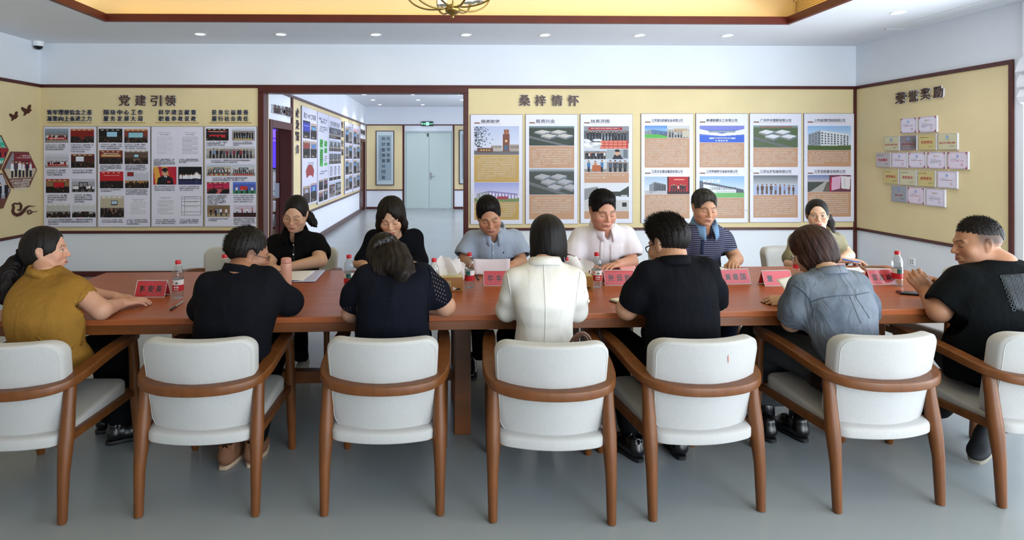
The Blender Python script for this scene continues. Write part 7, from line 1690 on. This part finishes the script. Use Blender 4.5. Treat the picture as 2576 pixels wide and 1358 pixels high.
def man_blue():
    P = Person('man in light blue short sleeved shirt reading a sheet of paper, far side', .33, 4.35, 'b5866a', '9c5f56', 'm')
    P.head(1230, 542, 4.12, 177, 26, 7, 1.02)
    neck = A(1240, 592, 4.26); shL, shR = A(1186, 606, 4.30), A(1296, 604, 4.30)
    eL, wL = A(1166, 662, 4.22), A(1186, 672, 4.02); eR, wR = A(1310, 660, 4.22), A(1290, 668, 4.02)
    P.body(neck, [shL, shR], [(shL, eL, wL, [.052, .046, .030], dict(d=(.35, -.7, .12), up=(-.5, -.2, .8), side=-1, curl=.4)), (shR, eR, wR, [.052, .046, .030], dict(d=(-.75, -.55, .05), up=(.3, -.2, .9), side=1, curl=.35, thumb=.8))], A(1240, 700, 4.38), fat=1.03, jaw=1.08, nr=.06, stubble='6a5348')
    S = sil([(572, 1216, 1264, 4.25, .06), (584, 1196, 1286, 4.27, .09), (600, 1180, 1302, 4.29, .13), (635, 1184, 1298, 4.31, .15), (675, 1186, 1296, 4.35, .155), (760, 1184, 1300, 4.42, .165)])
    P.garment('shirt', S, [([A(1192, 604, 4.29), A(1174, 632, 4.26), A(1168, 646, 4.24)], [.074, .072, .072], 'open'), ([A(1290, 602, 4.29), A(1306, 632, 4.26), A(1311, 646, 4.24)], [.074, .072, .072], 'open')], M_blueshirt, fold=(.0032, 13), seed=35, extra=vneck(A(1240, 584, 4.255), 178, .022, .045))
    P.collar(A(1240, 588, 4.255), 178, 10, .068, .066, .022, .034, M_blueshirt, .040, 15, flare=.014, drop=.045, tipout=.02)
    P.seam([(1240, 610), (1240, 634), (1241, 662)], M_blueshirt, .010, 'placket', 12, flat=(1, .12))
    for x, y in ((1240, 613), (1240, 636)): P.button(x, y, .0048)
    P.seam([(1266, 638), (1267, 632), (1268, 636), (1265, 635)], M_navy, .002, 'chest_logo', 6)
    P.hair(M_h_black, [('e', (0, -.022, .042), (.082, .100, .094)), ('e', (0, -.004, .010), (.0785, .086, .072)), ('e', (0, .008, .092), (.064, .056, .040), .03)], men_cuts(), strand=(.0009, 60))
    hair_tufts(P.root, P.h, P.hV, P.hN, 3600, lambda L: .008+.006*np.clip((L[:, 2]-.03)/.08, 0, 1), (.1, .8, .3), 10, M_h_black, .0008, lambda L: L[:, 2] > .0)
    seat_legs(P, .33, 4.42, M_blkt, face=-1, ky=.40, ay=4.2)
    P.shoe((.17, 4.32, 0), 184, M_leather, M_solek, .29); P.shoe((.42, 4.30, 0), 176, M_leather, M_solek, .29)
def man_white():
    P = Person('man in white short sleeved shirt with breast pocket, far side right of the middle', 1.06, 4.35, 'c08d74', 'a05f58', 'm')
    P.head(1516, 529, 4.10, 171, 18, 1, 1.05)
    neck = A(1518, 580, 4.26); shL, shR = A(1458, 600, 4.30), A(1574, 596, 4.30)
    eL, wL = A(1440, 662, 4.22), A(1462, 676, 4.06); eR, wR = A(1588, 660, 4.20), A(1556, 678, 4.04)
    P.body(neck, [shL, shR], [(shL, eL, wL, [.052, .046, .030], dict(d=(.6, -.7, -.05), up=(0, 0, 1), side=-1, curl=.3)), (shR, eR, wR, [.054, .048, .030], dict(d=(-.8, -.5, -.05), up=(0, 0, 1), side=1, curl=.3))], A(1520, 700, 4.38), fat=1.03, jaw=1.06, nr=.06, stubble='6a5348')
    S = sil([(560, 1494, 1546, 4.25, .06), (572, 1472, 1566, 4.27, .09), (590, 1454, 1580, 4.29, .13), (630, 1456, 1576, 4.31, .15), (675, 1458, 1574, 4.35, .155), (760, 1456, 1578, 4.42, .165)])
    P.garment('shirt', S, [([A(1464, 596, 4.29), A(1446, 630, 4.26), A(1438, 650, 4.24)], [.078, .078, .078], 'open'), ([A(1570, 592, 4.29), A(1584, 626, 4.26), A(1588, 644, 4.24)], [.078, .078, .076], 'open')], M_whitesh, fold=(.0034, 13), seed=37, extra=vneck(A(1518, 573, 4.255), 175, .024, .055))
    P.collar(A(1518, 577, 4.255), 175, 9, .070, .068, .024, .036, M_whitesh, .045, 15, flare=.014, drop=.045, tipout=.022)
    P.seam([(1514, 604), (1513, 632), (1512, 668)], M_whitesh, .011, 'placket', 12, flat=(1, .12))
    for y in (608, 628, 650): P.button(1513, y, .0045)
    P.patch([(1534, 614), (1568, 612), (1566, 660), (1534, 660)], M_whitesh, 'pocket', off=.0015, th=.001)
    P.hair(M_h_black, [('e', (0, -.022, .042), (.083, .101, .095)), ('e', (0, -.004, .010), (.0785, .086, .072)), ('e', (0, .010, .094), (.066, .060, .042), .03)], men_cuts(), strand=(.0009, 60))
    hair_tufts(P.root, P.h, P.hV, P.hN, 4000, lambda L: .010+.008*np.clip((L[:, 2]-.03)/.08, 0, 1), (.6, .5, .25), 11, M_h_black, .0008, lambda L: L[:, 2] > .0)
    seat_legs(P, 1.09, 4.42, M_blkt, face=-1, ky=.40, ay=4.2)
    for x in (.98, 1.2): P.shoe((x, 4.30, 0), 180, M_leather, M_solek, .28)
def man_stripe():
    P = Person('grey haired man in navy striped polo with blue collar, far side', 1.82, 4.4, 'b88a6e', '9a625a', 'm', brow='4a403a')
    P.head(1772, 522, 4.26, 180, 14, -1, .98)
    neck = A(1772, 576, 4.36); shL, shR = A(1712, 592, 4.38), A(1822, 602, 4.40)
    eL, wL = A(1700, 662, 4.26), A(1730, 672, 4.08); eR, wR = A(1852, 652, 4.30), A(1846, 668, 4.12)
    P.body(neck, [shL, shR], [(shL, eL, wL, [.052, .046, .030], dict(d=(.7, -.6, -.05), up=(0, 0, 1), side=-1, curl=.3)), (shR, eR, wR, [.052, .047, .031], dict(d=(-.35, -.8, -.12), up=(0, -.1, 1), side=1, curl=.42, thumb=.7))], A(1770, 690, 4.44), fat=1.02, jaw=1.05, nr=.056)
    S = sil([(558, 1748, 1796, 4.35, .06), (568, 1728, 1812, 4.36, .085), (584, 1706, 1826, 4.38, .12), (620, 1706, 1822, 4.40, .14), (665, 1720, 1808, 4.40, .135), (760, 1726, 1812, 4.42, .14)])
    P.garment('polo_shirt', S, [([A(1716, 594, 4.38), A(1702, 630, 4.34), A(1698, 650, 4.30)], [.066, .064, .062], 'open'), ([A(1816, 598, 4.39), A(1828, 622, 4.36), A(1834, 636, 4.34)], [.066, .062, .060], 'open')], M_stripe, fold=(.003, 13), seed=39, extra=vneck(A(1772, 570, 4.345), 180, .026, .065))
    M_bc = cloth('blue_collar_cloth', '6c8cae')
    P.collar(A(1772, 572, 4.345), 180, 8, .068, .066, .024, .034, M_bc, .045, 17, flare=.014, drop=.05, tipout=.022)
    P.seam([(1768, 604), (1767, 618), (1766, 638)], cloth('polo_placket', '1e2340'), .012, 'placket', 10, flat=(1, .25))
    for y in (610, 622): P.button(1767, y, .0045, mat('dark_button', '3a3c50', .3))
    P.cuff(A(1828, 622, 4.36), A(1834, 636, 4.34), .0625, M_bc)
    P.hair(M_h_grey, [('e', (0, -.022, .042), (.083, .101, .096)), ('e', (0, -.004, .010), (.0785, .086, .072)), ('e', (.01, .03, .082), (.066, .052, .038), .03)], men_cuts(), strand=(.0010, 60))
    hair_tufts(P.root, P.h, P.hV, P.hN, 4000, lambda L: .012+.008*np.clip((L[:, 2]-.03)/.08, 0, 1), (.5, .7, .0), 12, M_h_grey, .0008, lambda L: L[:, 2] > .0)
    seat_legs(P, 1.84, 4.44, cloth('navy_trousers', '151a2c'), face=-1, ky=.40, ay=4.2)
    for x in (1.72, 1.95): P.shoe((x, 4.30, 0), 180, M_leather, M_solek, .28)
def woman_khaki():
    P = Person('woman with round gold glasses in khaki shirt looking aside, holding a blue pen', 2.75, 4.5, 'd3ab92', 'b4605e', 'f')
    P.head(2056, 540, 4.44, 207, 2, 2, .92)
    neck = A(2064, 592, 4.50); shL, shR = A(2004, 606, 4.50), A(2106, 608, 4.52)
    eL, wL = A(1988, 664, 4.40), A(2030, 674, 4.2); eR, wR = A(2134, 642, 4.38), A(2116, 655, 4.20)
    P.body(neck, [shL, shR], [(shL, eL, wL, [.046, .042, .026], dict(d=(.8, -.5, -.05), up=(0, 0, 1), side=-1, curl=.3, s=.92)), (shR, eR, wR, [.046, .042, .027], dict(d=(.93, -.25, -.02), up=(.1, .3, .9), side=1, curl=[.35, .5, .55, .6], s=.95, thumb=.9))], A(2052, 690, 4.56), fat=.98, jaw=.92, open_eyes=True, nr=.048, gaze=.001)
    S = sil([(580, 2036, 2084, 4.48, .06), (590, 2008, 2096, 4.50, .09), (604, 1994, 2110, 4.51, .12), (635, 1990, 2112, 4.52, .14), (665, 1992, 2108, 4.50, .14), (760, 2000, 2116, 4.50, .14)])
    P.garment('shirt_jacket', S, [([A(2008, 606, 4.50), A(1990, 650, 4.44), A(2020, 674, 4.28)], [.062, .058, .05]), ([A(2100, 606, 4.51), A(2126, 644, 4.41), A(2118, 656, 4.30)], [.062, .058, .050], 'open')], M_khaki, fold=(.005, 14), seed=41, extra=vneck(A(2060, 586, 4.49), 195, .03, .06))
    P.collar(A(2060, 588, 4.49), 190, 4, .064, .062, .022, .036, M_khaki, .04, 25, flare=.018, drop=.05, tipout=.02)
    P.hair(M_h_soft, [('e', (0, -.020, .036), (.082, .101, .093)), ('e', (0, -.004, .006), (.079, .090, .078)), ('e', (0, -.05, -.01), (.070, .06, .07), .03)], [('e', (0, .120, -.030), (.078, .096, .126), .012), ('p', [(0, .030, -.01), (0, 0, -.035)], [(0, -1, .3), (0, 0, 1)], .008), ('e', (.083, -.010, -.008), (.02, .019, .030), .004), ('e', (-.083, -.010, -.008), (.02, .019, .030), .004)], strand=(.0007, 46))
    h = P.h; lw = lambda x, y, Y: tuple(h.l(A(x, y, Y)[None])[0])
    P.hair(M_h_brown, [('c', [lw(2082, 545, 4.53), lw(2087, 562, 4.53), lw(2089, 580, 4.51), lw(2086, 600, 4.47)], [.03, .034, .03, .012])], [], strand=(.0016, 40), name='ponytail', axis=(1.5, 1, .1))
    P.glasses(M_gold2, .0245, .0205, .0011)
    ear = MB().lathe([(.0045, -.002), (.0045, .002), (.001, .003)], 8).build('earring', M_silver, P.root, loc=Vector(P.h.w(-.079, -.006, -.036)-P.o))
    seat_legs(P, 2.82, 4.52, cloth('khaki_trousers', '6d6854'), face=-1, ky=.42, ay=4.3)
    for x in (2.73, 2.92): P.shoe((x, 4.36, 0), 180, M_leather, M_solek, .24)
for fn in (woman_ochre, man_navy, woman_clip, woman_white, man_polo, woman_denim, man_tee, woman_black, woman_bob, man_blue, man_white, man_stripe, woman_khaki): fn()
# ================================================================= things on the table and on the chairs
ZT = .7505
def bent_text(st, size, R_, m, parent, ang, z, name='lettering', bold=.01, fit=None):
    me = text_mesh(st, size, 0, bold, 2); co = np.empty(len(me.vertices)*3); me.vertices.foreach_get('co', co); co = co.reshape(-1, 3)
    if fit: d = co.max(0)-co.min(0); co[:, 0] *= fit[0]/d[0]; co[:, 1] *= fit[1]/d[1]
    a = ang+co[:, 0]/R_; o = np.stack([R_*np.cos(a), R_*np.sin(a), co[:, 1]+z], 1); me.vertices.foreach_set('co', o.ravel()); me.materials.clear(); me.update()
    return link(name, me, m, parent)
def arc_patch(R_, a0, a1, z0, z1, n=8):
    mb = MB(); A_ = np.linspace(a0, a1, n+1)
    for i in range(n): mb.quad(*[(R_*math.cos(a), R_*math.sin(a), z) for a, z in ((A_[i], z0), (A_[i+1], z0), (A_[i+1], z1), (A_[i], z1))])
    return mb
M_pet = clear('clear_plastic', 'f1f5f6', .08, .75, 2.5, .06)
M_capred = mat('red_cap', 'c3212b', .4); M_labw = mat('label_white', 'e8e8ea', .4); M_labr = mat('label_red', 'c0202e', .4); M_labg = mat('label_lake', '2f7868', .5, var=.5, vscale=60, col2='1d4a5c'); M_tree = mat('label_tree', '1f5a48', .5)
def bottle():
    b = empty('water_bottle'); Hh = .215
    prof = [(.026, .0), (.030, .004), (.0305, .012), (.0295, .018), (.0305, .024), (.0295, .030), (.0305, .036), (.0295, .040), (.0295, .112), (.0305, .116), (.0298, .124), (.0306, .130), (.0295, .138), (.0298, .146), (.027, .160), (.021, .176), (.014, .188), (.0125, .192), (.0125, .200)]
    MB().lathe(prof, 28, caps=True).build('bottle_body', M_pet, b, smooth=.7)
    MB().lathe([(.0145, .190), (.0145, .193)], 20).build('neck_ring', M_labw, b)
    cap = MB(); n = 28
    cap.lathe([(.0148, .194), (.0152, .196), (.0150, .212), (.0135, .215), (.001, .2155)], n); cap.build('cap', M_capred, b, smooth=.6)
    MB().lathe([(.0302, .044), (.0302, .078)], 28, caps=False).build('label_band', M_labr, b, smooth=True)
    MB().lathe([(.0302, .078), (.0302, .109)], 28, caps=False).build('label', M_labw, b, smooth=True)
    MB().lathe([(.0303, .108), (.0303, .1105)], 28, caps=False).build('label_line', mat('label_dark', '3b2f32', .5), b, smooth=True)
    f = -PI/2                                     # front of the label looks along -y at rotation 0
    bent_text('农夫山泉', .012, .0305, M_labw, b, f+.25, .066, fit=(.034, .009)); bent_text('NONGFU SPRING', .006, .0305, M_labw, b, f+.25, .057, fit=(.032, .0035)); bent_text('饮用天然水', .006, .0305, M_labw, b, f+.25, .051, fit=(.03, .0035))
    mb = MB()
    for dx, w, h in ((0, .010, .012), (-.006, .006, .008), (.006, .006, .008)): 
        q = lambda x, z: (.0306*math.cos(f+.35+x/.0306), .0306*math.sin(f+.35+x/.0306), z)
        mb.add([q(dx-w/2, .085), q(dx+w/2, .085), q(dx, .085+h*1.25)], [(0, 1, 2)])
    mb.build('tree_mark', M_tree, b, fix=False)
    arc_patch(.0305, f+PI-.55, f+PI+.45, .076, .106).build('lake_print', M_labg, b, smooth=True, fix=False)
    arc_patch(.0305, f-.75, f-.35, .086, .104, 4).build('stamp_print', mat('label_pink', 'd98a90', .5), b, fix=False)
    return b
bot0 = bottle(); _nb = []
def put_bottle(p, rz, label):
    b = bot0 if not _nb else copy_tree(bot0); _nb.append(1); b.location = (p[0], p[1], ZT); b.rotation_euler = (0, 0, rz); b.scale = (.96, .96, .95); tag(b, label, 'bottle', 'water bottles on the table')
for (px, py, rz, l) in ((448, 749, -.2, 'red capped water bottle beside the name card of the woman in ochre'), (565, 729, .3, 'red capped water bottle half hidden behind the head of the man with glasses'), (878, 730, PI+.1, 'red capped water bottle left of the woman with the hair clip'), (1092, 742, PI/2, 'red capped water bottle partly hidden by the left tissue box'),
        (1181, 722.5, PI-.35, 'red capped water bottle right of the left tissue box, before the man in light blue'), (1424, 738, .2, 'red capped water bottle behind the shoulder of the woman in white'), (1501, 722, -.25, 'red capped water bottle left of the card before the man in white shirt'), (2257, 717, PI-.1, 'red capped water bottle at the right end, by the clasped hands'), (2007, 690, .2, 'red capped water bottle beyond the glasses of the woman in denim')):
    put_bottle(Az(px, py, ZT), rz, l)
# ---- acrylic tent cards with red paper
M_acr = clear('clear_acrylic', 'fafbfb', .05, .4, 3., .05); M_redcard = mat('red_card', 'd63a46', .45); M_acedge = mat('acrylic_edge', 'd8dadd', .2)
def card(px, py, w, rz, chars, label, h=.083, lean=.034, slots=None):
    p = Az(px, py, ZT); t = empty('name_card', (p[0], p[1], ZT), rz, label, 'name card', 'red name cards')
    for s in (-1, 1):
        q = lambda u, v, o: (u*w, s*(-lean*(1-v)-o), v*h+.001)
        fc = MB(); fc.add([q(-.49, .03, .0), q(.49, .03, .0), q(.49, .97, .0), q(-.49, .97, .0), q(-.49, .03, .001), q(.49, .03, .001), q(.49, .97, .001), q(-.49, .97, .001)], [(0, 1, 2, 3), (4, 5, 6, 7), (0, 1, 5, 4), (1, 2, 6, 5), (2, 3, 7, 6), (3, 0, 4, 7)])
        face = fc.build('card', M_redcard, t)
        MB().add([q(-.5, 0, .0022), q(.5, 0, .0022), q(.5, 1, .0022), q(-.5, 1, .0022)], [(0, 1, 2, 3)]).build('acrylic_sheet', M_acr, t, fix=False)
        MB().tube([q(-.5, 0, .0018), q(-.5, 1, .0018)], .0016, 4).tube([q(.5, 0, .0018), q(.5, 1, .0018)], .0016, 4).tube([q(-.5, 0, .0018), q(.5, 0, .0018)], .0016, 4).build('acrylic_edge', M_acedge, t)
        tilt = math.atan2(h, lean); k = 3 if slots is None else slots
        for i, ch in enumerate(chars):
            u = (i-(k-1)/2)*.27
            c_ = Vector(q(u, .5, .0016))
            text(ch, 1, M_ink, face, c_, (tilt, 0, 0) if s > 0 else (tilt, 0, PI), 'character', 0, .022, (w*.20, h*.46))
    MB().box((-w/2, -lean, -.0005), (w/2, lean, .001)).build('base_sheet', M_acr, t); MB().tube([(-w/2, 0, h+.002), (w/2, 0, h+.002)], .0018, 5).build('ridge', M_acedge, t)
card(384, 744, .165, -.03, '郭安英', 'red name card beside the leftmost bottle, before the woman in ochre')
card(662, 718, .180, -.12, '', 'red name card mostly hidden behind the shoulder of the man with glasses')
card(1254, 716, .180, .0, '毕丰', 'red name card before the man in light blue shirt')
card(1556, 715, .180, .0, '张云哲', 'red name card before the man in white shirt')
card(1846, 712, .178, .10, '黄建国', 'red name card before the man in striped polo')
card(1951, 716, .178, .07, '董', 'red name card beside the sheet held by the woman in denim')
card(2212, 713, .165, .07, '苗志成', 'red name card beside the rightmost bottle, right of the denim shirt')
card(2098, 697, .15, .10, '', 'red name card near the khaki shirted woman, mostly hidden by denim shoulder')
# ---- tissue boxes
M_kraft = mat('kraft_box', 'a4753a', .35, var=.12, vscale=6, coat=.3); M_tissue = mat('tissue', 'eceaec', .9); M_film = mat('box_top', 'c2b36a', .25)
def tissue_box(px, py, rz, label, seed):
    p = Az(px, py, ZT); t = empty('tissue_box', (p[0], p[1]+.055, ZT), rz, label, 'tissue box', 'tissue boxes on the table'); w, d, h = .195, .11, .082
    MB().box((-w/2, -d/2, 0), (w/2, d/2, h)).build('carton', M_kraft, t, bevel=.003)
    MB().box((-w/2+.004, -d/2+.004, h), (w/2-.004, d/2-.004, h+.0008)).build('lid_print', M_film, t)
    text('原木\n纯品', 1, M_ink2, t, (.012, -d/2-.0016, .045), (PI/2, 0, 0), 'lettering', 0, .01, (.028, .026)); MB().box((-.004, -d/2-.001, .028), (.028, -d/2, .062)).build('label', mat('label_beige', 'c8b888', .5), t)
    MB().box((.055, -d/2-.001, .010), (.082, -d/2, .020)).build('dark_label', mat('dark_label', '3a2c24', .5), t)
    fl = MB(); f_ = [(.046+.010*math.cos(a)*(1+.4*math.cos(3*a)), -d/2-.0012, .019+.008*math.sin(a)*(1+.4*math.cos(3*a))) for a in np.linspace(0, 2*PI, 19)[:-1]]; fl.add(f_, [tuple(range(18))]); fl.build('flower_print', M_labw, t, fix=False)
    r = np.random.RandomState(seed)
    for k, (sx, lean_, hh) in enumerate(((-1, .005, .115), (1, .03, .098))):
        mb = MB(); loops = []
        for j, v in enumerate(np.linspace(0, 1, 9)):
            row = []
            for i, u in enumerate(np.linspace(-1, 1, 17)):
                wd = .040+.034*math.sin(PI*min(1, v*.7)); x = u*wd+sx*lean_*v*1.1+.005*math.sin(6*u+seed+k+4*v)+.01*k; y = (.022*math.sin(3.6*u+k*2+seed+1.5*v)+.012*u*sx)*(.35+.9*v*(1.1-v))+sx*.02*v*(1-v)
                z = h-.004+hh*(v**.9)*(1-.50*abs(u-.15*sx)**2.2)+.006*math.sin(8*u+5*v+k)*v; row.append((x, y, z))
            loops.append(row)
        mb.loops(loops, False, False, closed=False); mb.build('tissue', M_tissue, t, smooth=True)
tissue_box(1122, 734, .0, 'gold brown tissue box left of the middle, before the man in light blue', 1)
tissue_box(1450, 731, .0, 'gold brown tissue box behind the elbow of the woman in white jacket', 4)
# ---- lidded cups
M_porc = mat('white_porcelain', 'ececee', .18, spec=.6)
def cup(px, py, label):
    p = Az(px, py, ZT); t = empty('lidded_cup', (p[0], p[1], ZT), .4, label, 'cup', 'white lidded cups')
    MB().lathe([(.026, 0), (.028, .003), (.038, .02), (.041, .09), (.042, .095), (.038, .095), (.036, .02), (.001, .008)], 28).build('cup', M_porc, t, smooth=.6)
    lid = MB().lathe([(.043, .095), (.044, .099), (.036, .108), (.014, .117), (.006, .119)], 28).build('lid', M_porc, t, smooth=.6)
    MB().lathe([(.006, .118), (.007, .124), (.0085, .129), (.007, .134), (.001, .136)], 14).build('knob', M_porc, lid, smooth=True)
    MB().tube([(.038+.028*math.sin(a), 0, .052+.026*math.cos(a)) for a in np.linspace(.15, PI-.15, 11)], .0045, 8).build('handle', M_porc, t, smooth=True)
cup(1154, 706, 'white lidded cup behind the left tissue box'); cup(1464, 706, 'white lidded cup with knob behind the right tissue box')
# ---- pink vacuum flask
p = Az(720, 716, ZT); t = empty('vacuum_flask', (p[0], p[1], ZT), 0, 'pink vacuum flask before the woman in black shirt', 'flask'); M_pk = mat('pink_enamel', 'd3a08e', .35, coat=.2)
MB().lathe([(.030, 0), (.032, .002), (.0325, .01), (.0325, .118), (.031, .128), (.030, .130)], 32).build('body', M_pk, t, smooth=.6); MB().lathe([(.0275, .130), (.031, .133), (.031, .150), (.029, .158), (.022, .162), (.001, .163)], 32).build('lid', mat('pink_lid', 'c98f80', .4), t, smooth=.6)
# ---- papers, notebooks, phones, pens
M_paper = mat('white_paper', 'e2e0e6', .7); M_paperb = mat('bluish_paper', 'b9bce0', .6); M_papp = mat('pink_paper', 'e2a0a4', .7); M_papl = mat('lilac_paper', 'd3c8d4', .8)  # the lilac sheet has one even colour
def sheet(name, P4, m, label=None, cat=None, group=None, n=10, curl=0., th=.0006, parent=None, wave=0.):
    """a sheet through four corners (world), gently curved"""
    P4 = [Vector(q) for q in P4]; c = sum(P4, Vector())/4; nrm = (P4[1]-P4[0]).cross(P4[3]-P4[0]).normalized(); g = []
    for i in range(n+1):
        for j in range(n+1):
            u, v = i/n, j/n; q = (P4[0]*(1-u)+P4[1]*u)*(1-v)+(P4[3]*(1-u)+P4[2]*u)*v; g.append(q+nrm*(curl*(4*(u-.5)**2)+wave*math.sin(5*u+3*v))-c)
    fs = [(i*(n+1)+j, (i+1)*(n+1)+j, (i+1)*(n+1)+j+1, i*(n+1)+j+1) for i in range(n) for j in range(n)]
    o = MB().add(g, fs).build(name, m, parent, smooth=True); o.location = c; s = o.modifiers.new('t', 'SOLIDIFY'); s.thickness = th
    if label: tag(o, label, cat, group)
    return o
def flat4(pts, z): return [Az(x, y, z) for x, y in pts]
GP = 'sheets before the woman in black shirt'
sheet('paper_sheet', flat4([(676, 686), (760, 681), (752, 709), (700, 712)], ZT+.0012), M_paper, 'white sheet under the others, left, before the woman in black shirt', 'paper', GP)
sheet('paper_sheet', flat4([(728, 683), (819, 680), (793, 709), (736, 710)], ZT+.003), M_paperb, 'bluish sheet at the bottom right of the papers behind the pink flask', 'paper', GP, th=.004)
sheet('paper_sheet', flat4([(700, 683), (792, 679), (770, 704), (712, 706)], ZT+.012), M_paper, 'white curled top sheet right of the pink flask', 'paper', GP, curl=.006, wave=.002)
s_ = sheet('paper_sheet', [A(1193, 691, 3.82), A(1281, 691, 3.82), A(1283, 652, 3.87), A(1189, 652, 3.87)], M_papl, 'pale lilac sheet held up by the man in light blue shirt', 'paper', curl=.012)
sheet('paper_sheet', flat4([(1508, 686), (1560, 687), (1556, 672), (1512, 671)], ZT+.002), M_papp, 'pink sheet lying left before the man in white shirt', 'paper', 'pink sheets', curl=.004)
sheet('paper_sheet', flat4([(1556, 674), (1572, 690), (1612, 686), (1596, 671)], ZT+.012), M_papp, 'pink sheet lifted at its corner, right before the man in white shirt', 'paper', 'pink sheets', curl=.010)
sheet('paper_sheet', flat4([(2128, 686), (2176, 686), (2160, 672), (2126, 674)], ZT+.002), M_paper, 'white sheet under the hand of the khaki shirted woman', 'paper', curl=.004)
sheet('paper_sheet', [A(1988, 748, 3.04), A(1953, 701, 3.16), A(2022, 686, 3.24), A(2052, 740, 3.12)], mat('cream_paper', 'dedcd2', .7), 'off white sheet held upright by the woman in denim', 'paper', curl=.006)
nb = empty('open_notebook', Az(1795, 679, ZT), .12, 'open notebook with cream pages under the hand of the man in striped polo', 'notebook')
MB().box((-.105, -.075, 0), (.105, .075, .004)).build('cover', M_black, nb, bevel=.002)
for s in (-1, 1): MB().loops([[(s*(.0015+.10*u), y, .004+.012*math.sin(PI*min(1, u*1.02))**.6*(1-u*.75)) for u in np.linspace(0, 1, 9)]+[(s*(.0015+.10*u), y, .003) for u in np.linspace(1, 0, 9)] for y in (-.072, .072)]).build('page_block', mat('cream_pages', 'e6e2d6', .7), nb, smooth=.5)
nb = empty('notebook', Az(1588, 760, ZT), .45, 'black covered open notebook under the left arm of the man in black polo', 'notebook')
MB().box((-.09, -.07, 0), (.10, .07, .003)).build('cover', M_black, nb, bevel=.001); MB().box((-.085, -.066, .003), (.095, .066, .014)).build('page_block', mat('cream_pages', 'e6e2d6', .7), nb, bevel=.003)
def phone(p, rz, m, label, l=.155, w=.074):
    t = empty('phone', (p[0], p[1], ZT), rz, label, 'phone', 'phones on the table')
    MB().box((-l/2, -w/2, 0), (l/2, w/2, .009)).build('case', m, t, bevel=.003); MB().box((-l/2+.004, -w/2+.004, .009), (l/2-.004, w/2-.004, .0096)).build('glass', mat('phone_glass', '17181c', .08), t)
    MB().box((-l/2+.010, -w/2+.008, .0093), (-l/2+.03, -w/2+.028, .0112)).build('camera_bump', M_black, t, bevel=.001)
phone(Az(2199, 675.5, ZT), -.15, mat('rose_case', 'c9a89e', .35), 'phone in rose case near the khaki shirted woman'); phone(Az(2300, 740, ZT), -.35, M_black, 'black phone under the clasped hands at the right')
def pen(a, b, m, label, group=None, grip=None):
    a, b = Vector(a), Vector(b); t = empty('pen', a, 0, label, 'pen', group); d = b-a
    MB().tube([d*0, d*.02, d*.10, d*.12, d*.97, d], [.0008, .0018, .0035, .0042, .0042, .003], 10).build('barrel', m, t, smooth=.6); MB().tube([d*.62, d*.64, d*.98, d*1.0], [.0045, .0050, .0050, .0035], 10).build('cap', grip or m, t, smooth=.6)
    n = Vector((0, 0, .0052)); MB().tube([d*.70+n, d*.98+n], .0012, 6).build('clip', M_silver, t)
pen(Az(462, 757, ZT+.005), Az(428, 779.5, ZT+.005), mat('clear_grey_barrel', '9a9ca0', .2), 'black and clear pen lying left before the man in navy jacket', None, M_black)
pen(Az(1197, 691, ZT+.005), Az(1204, 703, ZT+.005), M_black, 'small black pen before the name card of the man in light blue')
pen(A(2165, 660, 4.06), A(2118, 652, 4.10), mat('blue_pen', '2f6fc4', .35), 'blue pen held by the khaki shirted woman')
# ---- bags
M_brownl = mat('brown_bag_leather', '5a3c2e', .4); hb = empty('handbag', A(1466, 960, 2.60), .0, 'brown handbag behind the woman in white, handles above the chair back', 'bag'); hb.location.z = .43
z_ = hb.location
mb = MB(); mb.loops([[(x*w_, y*d_, zz) for x, y in rrect(1, 1, .22, 4)] for zz, w_, d_ in ((0, .08, .05), (.02, .10, .06), (.16, .10, .05), (.21, .09, .03))]); mb.build('bag_body', M_brownl, hb, smooth=.6)
for s in (-1, 1):
    q0, q1 = .02*s, .012*s
    pts = [(-.022+(.066 if s < 0 else .046)*math.cos(a)+.012*(s > 0)+.012*math.sin(a), q0-.01*math.sin(a), .17+(.158 if s < 0 else .135)*math.sin(a)) for a in np.linspace(PI, 0, 17)]
    MB().tube(pts, .0055, 8, flat=(1.2, .8)).build('handle', M_brownl, hb, smooth=True)
bb_ = empty('small_bag', A(2068, 1000, 2.74), .1, 'small black bag with zip pull on the seat beside the woman in denim', 'bag'); bb_.location.z = .435
MB().loops([[(x*w_, y*d_, zz) for x, y in rrect(1, 1, .3, 5)] for zz, w_, d_ in ((0, .05, .12), (.01, .07, .15), (.09, .065, .15), (.125, .04, .12), (.135, .015, .08))]).build('bag_body', M_leather, bb_, smooth=.7)
MB().box((-.036, -.06, .10), (-.032, -.05, .128)).build('zip_pull', mat('brass_zip', 'c8b890', .3, .8), bb_, bevel=.001)
